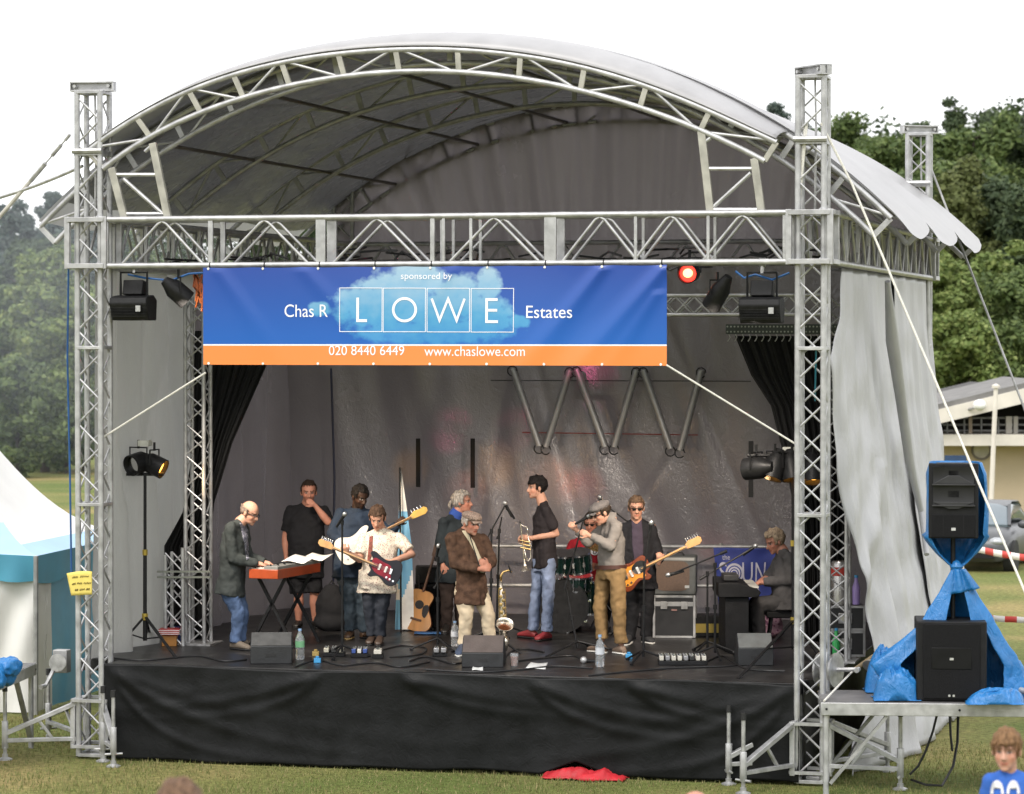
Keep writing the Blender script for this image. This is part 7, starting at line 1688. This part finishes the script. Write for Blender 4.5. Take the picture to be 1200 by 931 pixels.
mb = MB(); mb.box(c2+FE*(dp*.475)+ZUP*(ah*.44), (w_*.94,.01,.03), (FX,FE,ZUP)); mb.build('control_strip', ALUD, t)
mb = MB(); mb.box(c2+FE*(dp*.485)+FX*(w_*.30)-ZUP*(ah*.28), (.05,.006,.03), (FX,FE,ZUP)); mb.build('badge', BADGE, t)
mb = MB(); mb.path([c2-FX*.1+ZUP*ah/2, c2-FX*.08+ZUP*(ah/2+.035), c2+FX*.08+ZUP*(ah/2+.035), c2+FX*.1+ZUP*ah/2], .012, 6); mb.build('handle', RUB, t)
# black amplifier by the acoustic guitar and a soft bag behind
q = at_z(505,741,DECK)+FH*.62; 
t = thing('bass_amplifier', 'black bass amplifier stack behind the acoustic guitar', 'amplifier', q); hh = 72/FPX*dist(q)
mb = MB(); mb.box(q+ZUP*hh*.36, (.40,.36,hh*.70), (RH,FH,ZUP)); mb.build('speaker_box', CAB, t, bevel=.01)
mb = MB(); mb.box(q+ZUP*hh*.36-FH*.178, (.36,.02,hh*.62), (RH,FH,ZUP)); mb.build('grille', GRILL, t)
mb = MB(); mb.box(q+ZUP*hh*.86, (.38,.32,hh*.26), (RH,FH,ZUP)); mb.build('amp_head', BLACK, t, bevel=.01)
q = at_z(388,741,DECK)+FH*.15; t = thing('gig_bag', 'dark rounded soft bag standing behind the bass player', 'bag', q)
mb = MB(); mb.ell(q+ZUP*.26, (.19,.13,.27), (RH,FH,ZUP)); mb.ell(q+ZUP*.12, (.21,.15,.14), (RH,FH,ZUP)); voxel(mb, 'bag', fabric('black_nylon', (.015,.015,.017)), t, .015, 3, ((.04,.15),))
mb = MB(); mb.path([q+ZUP*.5-FH*.0+RH*.05, q+ZUP*.57, q+ZUP*.5-RH*.05], .012, 6); mb.build('handle', RUB, t)
# drum kit
DG = mat('dark_green_shell', (.004,.016,.013), .15, .1, .2, 10, coat=.4); DHEAD = mat('black_drum_head', (.016,.012,.010), .4, spec=.2); DW = mat('clear_drum_head', (.38,.38,.36), .4)
kd = 33.95; K_ = lambda px, py, dd=0: at_d(px, py, kd+dd)
t = thing('drum_kit', 'dark green drum kit with black bass drum behind the trumpeter', 'drum kit', V3((K_(660,742).x, K_(660,742).y, DECK)))
kn = vv(-.12,.03,1).normalized(); kc_ = K_(659,715); kr = .29; kc_.z = DECK+kr+.01
mb = MB(); mb.lathe([(kr,-.36),(kr,0),(kr-.01,0),(kr-.01,-.36)], kc_, kn, 36); kk = mb.build('bass_drum', DG, t, smooth=50)
mb = MB(); mb.lathe([(0,-.01),(kr-.012,-.01),(kr-.012,-.004),(0,-.004)], kc_, kn, 36); mb.build('drum_head', DHEAD, kk)
mb = MB(); mb.lathe([(kr-.02,.0),(kr+.012,.0),(kr+.012,.03),(kr-.012,.03)], kc_, kn, 36); mb.build('hoop', BLACKM, kk, smooth=50)
mb = MB()
for k in range(8): a_, b_ = basis(kn); th_ = k*math.pi/4+.2; q = kc_+a_*(math.cos(th_)*(kr+.015))+b_*(math.sin(th_)*(kr+.015)); mb.tube(q+kn*.03, q-kn*.16, .009); mb.box(q-kn*.12, (.03,.03,.06), (a_,b_,kn))
mb.build('lug', CHROME, kk)
me = text_mesh('gg', 1); co = [V3(v.co) for v in me.vertices]; fl = [list(p.vertices) for p in me.polygons]; bpy.data.meshes.remove(me)
lx = kn.cross(ZUP).normalized(); lx = lx if lx.dot(RT) > 0 else -lx; lu = kn.cross(lx); lu = lu if lu.z > 0 else -lu
o_ = kc_+kn*.003+lx*(-.055)+lu*.055
mb = MB(); mb.add([o_+lx*(v.x*.135)+lu*(v.y*.135) for v in co], fl); mb.build('lettering', PRW, kk, smooth=0)
def drum(c, ax, r, h, name):
    mb = MB(); mb.lathe([(r,-h/2),(r,h/2)], c, ax, 26); o = mb.build(name, DG, t, smooth=60)
    mb = MB(); mb.lathe([(0,h/2),(r,h/2)], c, ax, 26); mb.lathe([(0,-h/2),(r,-h/2)], c, ax, 26); mb.build('drum_head', DW, o)
    mb = MB()
    for s_ in (-1,1): mb.lathe([(r+.002,s_*h/2-.012),(r+.010,s_*h/2-.012),(r+.010,s_*h/2+.010),(r+.002,s_*h/2+.010)], c, ax, 26)
    a_, b_ = basis(V3(ax))
    for k in range(8): q = c+a_*(math.cos(k*.785)*(r+.012))+b_*(math.sin(k*.785)*(r+.012)); n_ = V3(ax).normalized(); mb.tube(q-n_*h*.45, q+n_*h*.45, .006); mb.box(q, (.022,.022,.05), (a_,b_,n_))
    mb.build('hardware', CHROME, o)
drum(K_(659,659,-.02), vv(.05,1,.28), .135, .20, 'rack_tom'); drum(K_(678,658,.02), vv(-.12,1,.28), .14, .21, 'rack_tom'); drum(K_(676,683,.12), vv(0,1,.12), .17, .15, 'snare_drum'); 
fl_ = K_(690,712,.25); drum(V3((fl_.x,fl_.y,DECK+.38)), ZUP, .19, .36, 'floor_tom')
mb = MB(); mb.tube(kc_+ZUP*kr-kn*.2, K_(668,668,.05), .014); mb.tube(K_(668,668,.05), K_(659,664,.02), .012); mb.tube(K_(668,668,.05), K_(678,664,.04), .012); mb.build('tom_holder', CHROME, t)
CYM = mat('bronze_cymbal', (.55,.38,.14), .28, .9, .1, 30)
for (px, py, dd, r_, px2) in ((648,646,.3,.20,651), (708,640,.5,.22,706)):
    c_ = K_(px,py,dd); mb = MB(); mb.lathe([(0,.018),(.03,.016),(.035,.004),(r_,-.02),(r_,-.023),(0,.0)], c_, vv(.1,1,.2), 28); cy = mb.build('cymbal', CYM, t, smooth=60)
    f0 = V3((c_.x,c_.y,DECK)); mb = MB(); mb.tube(f0+ZUP*.1, c_, .011)
    for a_ in (0,2.1,4.2): mb.tube(f0+ZUP*.3, f0+V3((.24*math.cos(a_),.24*math.sin(a_),.01)), .009)
    mb.build('cymbal_stand', CHROME, cy)

# ------------------------------------------------------------------ microphones
MIC = mat('mic_grille', (.45,.45,.45), .35, .8, .2, 200)
def mic_stand(base, top, label, mic, mdir, boom=None, feet=None, r=.011, legs=True, rot=0):
    base, top = V3(base), V3(top); t = thing('microphone_stand', label, 'mic stand', base, 'microphone stands')
    mb = MB(); mid = base.lerp(top, .55); mb.tube(base+ZUP*.06, mid, r*1.25); mb.tube(mid, top, r); mb.build('pole', BLACKM, t)
    mb = MB(); mb.tube(mid-ZUP*.025, mid+ZUP*.025, r*2); mb.build('clutch', BLACK, t); mb = MB(); mb.tube(top-ZUP*.03, top+ZUP*.02, r*1.7); mb.build('clutch', BLACK, t)
    for k in range(3):
        e = V3(feet[k]) if feet else base+V3((.30*math.cos(rot+k*2.094), .30*math.sin(rot+k*2.094), .012))
        mb = MB(); mb.tube(base+ZUP*.13, e, .011); mb.tube(e, e.lerp(base, .12)+ZUP*.003, .015); mb.build('leg', BLACKM, t)
    if boom: mb = MB(); mb.tube(boom[0], boom[1], r*.8); mb.tube(V3(boom[0]), V3(boom[0]).lerp(V3(boom[1]), .12), r*1.5); mb.build('boom_arm', BLACKM, t)
    mic = V3(mic); md = V3(mdir).normalized()
    m_ = thing('microphone', label.replace('stand', 'stand microphone', 1)[:90] if False else 'microphone on the ' + label, 'microphone', mic, 'microphones on stands')
    mb = MB(); mb.tube(mic-md*.17, mic-md*.02, .012, .019, seg=12); mb.build('handle', BLACK, m_); 
    mb = MB(); mb.ell(mic, (.026,.026,.030), (basis(md)[0], basis(md)[1], md)); mb.build('grille', MIC, m_)
    return t
def S(px, py): return at_z(px, py, DECK)
b_ = S(401,771); d_ = dist(b_); mic_stand(b_, at_d(401,612,d_), 'straight stand before the man in the navy shirt', at_d(404,603,d_-.03), vv(.5,.75,.3), rot=.5)
b_ = S(575,752); d_ = dist(b_); mic_stand(b_, at_d(576,622,d_), 'boom stand behind the saxophonist', at_d(592,590,d_), vv(-.35,.75,.1), boom=(at_d(566,640,d_), at_d(592,592,d_)), rot=1.1)
b_ = S(582,742); d_ = dist(b_); mic_stand(b_, at_d(585,622,d_), 'thin stand in front of the trumpeter', at_d(593,594,d_+.02), vv(-.55,.8,0), boom=(at_d(583,632,d_), at_d(588,606,d_)), rot=.2)
b_ = S(677,766); d_ = dist(b_); mic_stand(b_, at_d(664,690,d_+.05), 'tilted stand the singer leans over', at_d(690,605,d_-.05), vv(.75,.45,.1), boom=(at_d(662,690,d_), at_d(683,612,d_-.03)), feet=[S(640,770), S(736,766), S(690,757)])
b_ = S(735,748); d_ = dist(b_)+.3; mic_stand(S(742,746), at_d(736,612,d_), 'boom stand reaching over the drums behind the singer', at_d(703,583,d_), vv(-.15,.9,.1), boom=(at_d(740,615,d_), at_d(704,588,d_)), rot=.8)
b_ = S(754,777); d_ = dist(b_); mic_stand(b_, at_d(755,660,d_), 'stand with a bent neck before the man in sunglasses', at_d(763,613,d_), vv(.1,.95,.15), boom=(at_d(755,668,d_), at_d(762,622,d_)), rot=.3)
b_ = S(838,772); d_ = dist(b_); mic_stand(b_, at_d(838,662,d_), 'boom stand pointing at the grey combo amplifier', at_d(783,674,d_+.1), vv(-.85,-.2,0), boom=(at_d(852,646,d_), at_d(785,673.5,d_+.1)), rot=.9)
b_ = S(829,766); d_ = dist(b_); mic_stand(b_, at_d(829,672,d_), 'boom stand reaching right to the pianist', at_d(885,640,d_+.05), vv(.6,.5,.3), boom=(at_d(820,679,d_), at_d(882,642.5,d_+.05)), rot=.2)
b_ = S(513,762); d_ = dist(b_); mic_stand(b_, at_d(513,655,d_), 'short stand by the acoustic guitar', at_d(514,640,d_-.02), vv(.2,.9,.2), boom=(at_d(509,690,d_), at_d(520,668,d_)), rot=1.4)
# ------------------------------------------------------------------ monitor wedges
WTOP = mat('grey_wedge_top', (.085,.083,.080), .6, 0, .15, 8, .15, 60); WTOPB = mat('brown_grey_wedge', (.10,.078,.070), .55, 0, .12, 8, .15, 60); WFR = mat('dark_wedge_front', (.018,.019,.021), .55, 0, .15, 10, .15, 90)  # top panels lighter than the cabinet fronts
def wedge(x0, x1, y0, ym, y1, mt, label, yaw=0):
    b = S((x0+x1)/2, y1); d_ = dist(b); s_ = FPX/d_; w = (x1-x0)/s_; hf = (y1-ym)/s_; X = (RH*math.cos(yaw)+FH*math.sin(yaw)); Y = ZUP.cross(X)
    t = thing('monitor_wedge', label, 'monitor speaker', b, 'monitor wedges along the front of the stage'); ht = hf+(ym-y0)/s_-.20*.11
    mb = MB(); mb.prism([(0,0),(0,hf),(.20,ht),(.42,.10),(.42,0)], b-X*w/2, Y, ZUP, X, w); mb.build('cabinet', WFR, t, bevel=.008)
    pa, pb = b-X*(w/2-.008)+ZUP*(hf+.004)+Y*.004, b-X*(w/2-.008)+Y*.196+ZUP*(ht-.002); n_ = V3((0,0,0)); u_ = (pb-pa); n_ = X.cross(u_).normalized(); n_ = n_ if n_.z > 0 else -n_
    mb = MB(); mb.prism([(0,0),(w-.016,0),(w-.016,u_.length),(0,u_.length)], pa+n_*.001, X, u_.normalized(), n_, .004); mb.build('top_panel', mt, t)
    q1, q2 = b+Y*.205+ZUP*(ht-.006), b+Y*.415+ZUP*.105; u2 = q2-q1; n2 = X.cross(u2).normalized(); n2 = n2 if n2.y*Y.y > 0 else -n2
    mb = MB(); mb.prism([(-w*.46,.01),(w*.46,.01),(w*.46,u2.length-.01),(-w*.46,u2.length-.01)], q1+n2*.001, X, u2.normalized(), n2, .005); mb.build('grille', GRILL, t)
    mb = MB(); mb.box(b-X*0-Y*.002+ZUP*hf*.5, (.10,.006,.03), (X,Y,ZUP)); mb.build('handle_slot', RUB, t)
wedge(293.5,342,741,757.5,778.5, WTOP, 'monitor wedge in front of the bald keyboard player', .05)
wedge(541,590,744.5,765.5,782.5, WTOPB, 'brownish monitor wedge at the feet of the man in the brown jacket', -.06)
wedge(865,906.5,742,760,780.5, mat('pale_grey_wedge', (.14,.145,.14), .6, 0, .12, 8, .15, 60), 'pale topped monitor wedge in front of the electric piano', .02)
# ------------------------------------------------------------------ bottles, cup, papers, pedals
CLEAR = mat('clear_plastic', (.9,.93,.95), .08, 0, .02, 5, spec=.6, trans=.85)
def bottle(px, py, hpx, label, band, r=.042):
    b = S(px, py); d_ = dist(b); h = hpx/FPX*d_; t = thing('water_bottle', label, 'bottle', b)
    mb = MB(); mb.lathe([(0,.002),(r*.9,.002),(r,.012),(r,h*.30),(r*.93,h*.34),(r,h*.38),(r,h*.62),(r*.8,h*.75),(r*.36,h*.88),(r*.34,h*.93)], b, ZUP, 18); mb.build('bottle', CLEAR, t, smooth=60)
    mb = MB(); mb.lathe([(r*1.012,h*.40),(r*1.012,h*.60)], b, ZUP, 18); mb.build('label_band', band, t)
    mb = MB(); mb.lathe([(r*.4,h*.93),(r*.4,h),(0,h)], b, ZUP, 12); mb.build('cap', mat('pale_blue_cap', (.25,.40,.62), .5), t)
bottle(351.5,773,36,'clear water bottle with green label beside the left monitor wedge', mat('green_label', (.18,.42,.22), .5), .048)
bottle(703,782,38,'clear water bottle at the stage edge in front of the singer', mat('white_label', (.6,.62,.66), .5), .046)
bottle(533,758,30,'clear water bottle behind the brownish monitor wedge', MC['white_label'], .042)
b = S(602.5,781); t = thing('beer_cup', 'plastic cup of amber beer beside the saxophone', 'cup', b)
mb = MB(); mb.lathe([(0,.002),(.036,.002),(.046,.13),(.044,.13),(.034,.006)], b, ZUP, 18); mb.build('cup', CLEAR, t, smooth=60)
mb = MB(); mb.lathe([(0,.007),(.033,.007),(.0405,.098),(0,.098)], b, ZUP, 16); mb.build('beer', mat('amber_beer', (.42,.10,.02), .2), t)
loose_sheet([S(616,784), S(639,784.5), S(642,777.5), S(622,777.5)], 'white sheet of paper lying at the stage edge beside the beer cup', 'paper_sheet', curl=.006)
loose_sheet([S(553,786), S(566,786), S(566,782.5), S(554,782.5)], 'small white note on the stage in front of the brownish wedge', 'paper_note', curl=.004)
b = S(684,778)
t = thing('loose_microphone', 'silver headed microphone lying on the stage left of the water bottle', 'microphone', b)
mb = MB(); mb.ell(b+ZUP*.037, (.037,.036,.036)); mb.build('grille', mat('pale_mic_ball', (.5,.5,.5), .4, .5), t); mb = MB(); mb.tube(b+ZUP*.03+RH*.03, b+ZUP*.02+RH*.2, .022, .013); mb.build('handle', BLACK, t)
def pedalboard(x0, x1, y, label, n_, cols, dep=.26):
    b0, b1 = S(x0,y), S(x1,y); X = (b1-b0).normalized(); L_ = (b1-b0).length; Y = ZUP.cross(X); t = thing('pedal_board', label, 'pedal board', (b0+b1)/2)
    mb = MB(); mb.box((b0+b1)/2+Y*dep/2+ZUP*.022, (L_,dep,.04), (X,Y,ZUP)); mb.build('tray', BLACK, t, bevel=.004)
    r_ = random.Random(int(x0))
    for k in range(n_):
        for rw_ in range(2):
            w = L_/n_*.7; c = b0+X*(L_*(k+.5)/n_)+Y*(dep*(.28+.46*rw_))+ZUP*.068; mb = MB(); mb.box(c, (w,.10,.045), (X,Y,ZUP)); pe_ = mb.build('pedal', cols[r_.randrange(len(cols))], t, bevel=.005)
            mb = MB(); mb.lathe([(.010,0),(.010,.014),(0,.014)], c+ZUP*.022-Y*.03, ZUP, 8); mb.lathe([(.007,0),(.006,.012),(0,.012)], c+ZUP*.022+Y*.03+X*.015, ZUP, 8); mb.lathe([(.007,0),(.006,.012),(0,.012)], c+ZUP*.022+Y*.03-X*.015, ZUP, 8); mb.build('switch', CHROME, pe_)
PCOL = [mat('pedal_white', (.6,.57,.5), .4), mat('pedal_silver', (.4,.4,.42), .3, .6), mat('pedal_black', (.03,.03,.03), .4)]
pedalboard(772,829,780,'long pedal board in front of the man in sunglasses', 8, PCOL)
pedalboard(378,404,770,'small pale pedals left of the straight mic stand', 3, [mat('pedal_cream', (.5,.47,.38), .4), PCOL[2]], .16)
pedalboard(411,431,771,'blue and white pedals at the feet of the guitarist', 3, [mat('pedal_blue', (.04,.08,.28), .4), PCOL[0]], .16)
pedalboard(436,449,772,'white pedal right of the blue ones at the feet of the guitarist', 1, [PCOL[0]], .14)
pedalboard(507,524,770,'two small pale footswitches near the short stand', 2, [PCOL[0], PCOL[1]], .12)
b = S(691,763); mb = MB(); mb.box(b+ZUP*.03+FH*.1, (.16,.24,.05), (RH,FH,ZUP)); o = mb.build('blue_tuner', mat('bright_blue', (.03,.25,.55), .4), origin=b, bevel=.006) if False else None
for px, py, m_, lab in ((737,772,mat('sky_blue_plastic',(.05,.28,.55),.4),'small bright blue box by the stand with a bent neck'), (372,777,MC['sky_blue_plastic'],'small bright blue object on the stage left of the pale pedals'), (370,769,mat('brass_box',(.35,.25,.08),.5),'small brass coloured box behind the blue object')):
    b = S(px, py); mb = MB(); mb.box(b+ZUP*.025, (.07,.07,.048), (RH,FH,ZUP)); mb.lathe([(.02,0),(.02,.02),(0,.02)], b+ZUP*.049, ZUP, 10); o = mb.build('small_box', m_, origin=b, bevel=.005); tag(o, lab, 'box')
# cables on the stage floor
def floor_cable(pts, label, r=.009, m_=RUB):
    P_ = [S(*p)+ZUP*r for p in cr_(pts, 6, False)]; return rope(P_, r, 'floor_cable', label, 'cable', m_)
rc_ = [([(130,772),(170,775),(230,770),(262,776),(292,774)],'black cable from the left lamp stand to the left monitor wedge'), ([(345,783),(372,775),(401,781),(440,778),(470,783),(507,776)],'black cable winding past the small pedals'), ([(440,765),(470,758),(498,760),(492,768),(452,772)],'black cable looping in front of the guitarist'), ([(480,776),(500,771),(530,779),(545,776)],'black cable left of the brownish wedge'), ([(500,786),(560,789),(610,786),(650,782),(700,785)],'black cable along the edge behind the paper'), ([(606,776),(640,772),(672,770),(684,777)],'black cable to the loose microphone'), ([(690,793),(740,788),(790,784),(850,782),(866,780)],'black cable along the right front of the stage'), ([(829,776),(846,770),(862,779),(880,786),(925,788)],'black cable around the pale topped wedge'), ([(590,775),(600,764),(618,762),(640,766)],'black cable behind the saxophone stand')]
for p_, l_ in rc_: floor_cable(p_, l_)
b = S(500,744); mb = MB(); mb.grid(lambda u, v: b+RH*(-.14+.30*u)+FH*(-.05+.2*v)+ZUP*(.012+.02*abs(noise.noise(V3((u*5,v*4,3))))), 16, 10); o = mb.build('blue_cloth', mat('blue_cloth', (.03,.10,.25), .8), origin=b, smooth=180, solid=.006); tag(o, 'folded blue cloth on the stage under the acoustic guitar', 'cloth')
# feather flag
fb_ = S(470,741); fd_ = dist(fb_)+.1; t = thing('feather_flag', 'tall narrow white and blue feather flag behind the guitarist', 'flag', fb_)
mb = MB(); vs = []; rows = [(468.5,549,470),(468,570,473),(467.5,598,477),(466,640,482.5),(464.5,690,484.5),(463,738,485)]
def ff(u, v):
    y = 549+189*v; 
    for a, c in zip(rows[:-1], rows[1:]):
        if y <= c[1]+.01: k = (y-a[1])/(c[1]-a[1]); l_, r_ = a[0]+(c[0]-a[0])*k, a[2]+(c[2]-a[2])*k; return at_d(l_+(r_-l_)*u, y, fd_+.03*math.sin(u*3+v*5))
    return at_d(463+22*u, 738, fd_)
mb.grid(ff, 10, 60); o = mb.build('flag_cloth', [WHITE, mat('sky_blue_flag', (.16,.40,.62), .6, 0, .05)], t, smooth=180)
for p in o.data.polygons:
    c = p.center; k = p.index; i, j = k % 10, k//10; vv_ = j/60; uu = (i+.5)/10
    p.material_index = 1 if (.255 < vv_ < .80-.14*abs(uu-.35)*2 or (vv_ > .80 and uu < .35-.4*(vv_-.8))) else 0
mb = MB(); mb.tube(fb_, at_d(468.5,548,fd_), .012); mb.build('mast', BLACKM, t)
# SOUND banner on the rail
sbY = 5.6
t = thing('fabric_banner', 'purple-blue fabric banner with white target lettering behind the pianist', 'banner', at_Y(870,705,sbY))
q4 = [at_Y(836,642,sbY), at_Y(914,643,sbY), at_Y(908,700,sbY), at_Y(842,708,sbY)]
def sbf(u, v, o=0): p = q4[0].lerp(q4[1], u).lerp(q4[3].lerp(q4[2], u), v); return p+V3((0, .03*math.sin(u*9+v*3)+.03*noise.noise(V3((u*4,v*3,2)))-o, 0))
mb = MB(); mb.grid(lambda u, v: sbf(u, v), 50, 30); mb.build('cloth', mat('purple_blue_cloth', (.035,.055,.27), .7, 0, .15, 5), t, smooth=180, solid=.003)
SBW = mat('lavender_print', (.55,.55,.66), .7)
def sbtext(body, u0, u1, v0, v1):
    me = text_mesh(body, 1); co = [V3(v.co) for v in me.vertices]; fl = [list(p.vertices) for p in me.polygons]; bpy.data.meshes.remove(me)
    x0, x1 = min(c.x for c in co), max(c.x for c in co); y0, y1 = min(c.y for c in co), max(c.y for c in co)
    mb = MB(); mb.add([sbf(u0+(u1-u0)*(c.x-x0)/(x1-x0), v1+(v0-v1)*(c.y-y0)/(y1-y0), .012) for c in co], fl); mb.build('lettering', SBW, t, smooth=0)
def sbring(u, v, ro, ri):
    mb = MB(); vs = [sbf(u+r_*math.cos(k*math.pi/14), v+r_*1.25*math.sin(k*math.pi/14), .012) for k in range(28) for r_ in (ri, ro)]
    mb.add(vs, [(2*k, 2*k+1, (2*k+3) % 56, (2*k+2) % 56) for k in range(28)]); mb.build('target_ring', SBW, t, smooth=0)
sbtext('S', .06,.19,.26,.66); sbtext('U', .44,.60,.27,.66); sbtext('N', .64,.80,.28,.66); sbtext('the', .12,.24,.13,.22); sbtext('AR', .56,.72,.74,.83); sbtext('ondon', .46,.72,.86,.97)
for ro, ri in ((.150,.118),(.10,.076),(.06,.042)): sbring(.31,.47,ro,ri)
sbring(.31,.47,.022,.001)
# crate with yellow strip and small pink poster behind the piano
b = at_z(832,748,DECK)+FH*.25; mb = MB(); mb.box(b+ZUP*.12, (.5,.3,.24), (RH,FH,ZUP)); t = thing('low_case', 'low black case with a yellow strip behind the boom stands', 'case', b); mb.build('case', CAB, t, bevel=.01)
mb = MB(); mb.box(b-FH*.152+ZUP*.10, (.47,.008,.10), (RH,FH,ZUP)); mb.build('yellow_strip', mat('mustard_strip', (.30,.22,.04), .6), t)
b = at_z(905,748,DECK)+FH*.1; t = thing('pink_bag', 'crumpled pink patterned bag on the floor beneath the pianist', 'bag', b); mb = MB(); mb.ell(b+ZUP*.14, (.13,.08,.14), (RH,FH,ZUP)); mb.ell(b+ZUP*.05, (.15,.1,.06), (RH,FH,ZUP)); voxel(mb, 'bag', pattern_mat('pink_pattern', (.42,.24,.30), (.18,.06,.12), 26), t, .012, 2, ((.04,.08),))
# striped box and blue case at the left end
b = S(199,757); t = thing('striped_box', 'red and white striped box at the foot of the left lamp stand', 'box', b)
mb = MB(); mb.box(b+ZUP*.06, (.16,.14,.12), (RH,FH,ZUP)); mb.build('base', mat('orange_brown', (.35,.15,.03), .5), t, bevel=.006)
mb = MB(); mb.box(b+ZUP*.155, (.22,.2,.065), (RH,FH,ZUP)); mb.build('tray', mat('red_box', (.40,.03,.03), .5), t, bevel=.006)
mb = MB()
for k in range(3): mb.box(b+ZUP*(.135+.02*k), (.224,.204,.007), (RH,FH,ZUP))
mb.build('white_stripe', WHITE, t)
b = S(212,753); t = thing('blue_case', 'small blue plastic case right of the striped box', 'case', b)
mb = MB(); mb.box(b+ZUP*.09, (.2,.16,.17), (RH,FH,ZUP)); mb.build('shell', mat('navy_plastic', (.02,.045,.16), .5), t, bevel=.015); mb = MB(); mb.path([b+ZUP*.175-RH*.05, b+ZUP*.215-RH*.04, b+ZUP*.215+RH*.04, b+ZUP*.175+RH*.05], .01, 6); mb.build('handle', BLACK, t)
# stores in the right wing, between the mast and the silver sheet
wb = at_d(988,770,31.6); wb.z = DECK
def fcase(c, w, d2, h, label):
    t = thing('rack_case', label, 'flight case', c, 'rack cases stacked in the right wing'); c = V3(c)+ZUP*h/2
    mb = MB(); mb.box(c, (w-.01,d2-.01,h-.01), (RH,FH,ZUP)); mb.build('panel', MC['black_laminate'], t)
    mb = MB()
    for a_ in (-1,1):
        mb.box(c-FH*(d2/2-.01)+ZUP*(a_*(h/2-.012)), (w,.024,.024), (RH,FH,ZUP)); mb.box(c-FH*(d2/2-.01)+RH*(a_*(w/2-.012)), (.024,.022,h-.05), (RH,FH,ZUP))
    mb.build('edge_trim', ALU, t); mb = MB(); mb.box(c-FH*(d2/2+.004), (w*.34,.012,h*.42), (RH,FH,ZUP)); hd_ = mb.build('recessed_handle', STEEL, t, bevel=.004); mb = MB(); mb.box(c-FH*(d2/2+.011), (w*.24,.01,h*.24), (RH,FH,ZUP)); mb.build('label_card', mat('pale_card', (.5,.5,.42), .7), hd_)
fcase(wb, .42, .4, .27, 'lower rack case in the right wing beside the silver sheet'); fcase(wb+ZUP*.272, .42, .4, .26, 'upper rack case with a pale card in the right wing')
uz = wb+ZUP*.534
t = thing('steel_urn', 'tall steel urn with a red strap standing on the rack cases', 'urn', uz); u0 = uz-RH*.03
mb = MB(); mb.lathe([(0,0),(.10,0),(.10,.42),(.085,.45),(0,.46)], u0, ZUP, 20); mb.build('urn', mat('brushed_steel', (.42,.41,.40), .3, .8), t, smooth=50)
mb = MB(); mb.lathe([(.102,.30),(.106,.30),(.106,.39),(.102,.39)], u0, ZUP, 20); mb.build('strap', mat('red_strap', (.35,.03,.02), .6), t)
for dx, dz, m_, lab in ((.13, .534, mat('pale_violet', (.30,.22,.5), .4), 'violet bottle standing beside the steel urn'), (-.1, 0, mat('green_bottle', (.05,.45,.12), .3), 'green bottle in front of the lower rack case')):
    q = wb+RH*dx+ZUP*dz-FH*(.26 if dz == 0 else .05); t = thing('drink_bottle', lab, 'bottle', q); mb = MB(); mb.lathe([(0,0),(.04,0),(.042,.18),(.02,.24),(.018,.28)], q, ZUP, 14); mb.build('bottle', m_, t, smooth=50); mb = MB(); mb.lathe([(.02,.28),(.02,.305),(0,.305)], q, ZUP, 10); mb.build('cap', MC['sky_blue_plastic'], t)
# ------------------------------------------------------------------ light from the lamps hung over the stage
WARM = (1, .87, .72)
for px, py, tx, ty, e in ((160,372,480,735,640),(893,376,640,735,640),(209,352,420,735,320),(841,360,760,735,320)):
    p = at_Y(px, py, -.05); p.z -= .05; to = S(tx, ty+12)+ZUP*.55; spot(p, to, e, 62, WARM, .9, .15)
spot(lt+RH*.28+ZUP*.06, S(520,740)+ZUP*1.0, 95, 50, (1,.62,.28), .8, .1); spot(at_d(900,556,rd-.05), S(640,742)+ZUP*1.0, 95, 50, (1,.62,.28), .8, .1)
for (px, py), col, e, ang in (((527,500),(1,.08,.30),810,7),((600,500),(1,.10,.25),675,7),((640,565),(1,.30,.08),742,9),((575,540),(1,.45,.08),675,8),((545,575),(1,.25,.1),540,7),((690,445),(1,.12,.35),607,9),((830,620),(1,.1,.08),540,6),((480,540),(1,.5,.05),540,6),((680,575),(1,.08,.06),607,8)):
    to = at_Y(px, py, 6.2); spot(V3((to.x*.5, 1.4, 4.9)), to, e, ang, col, .9, .03)
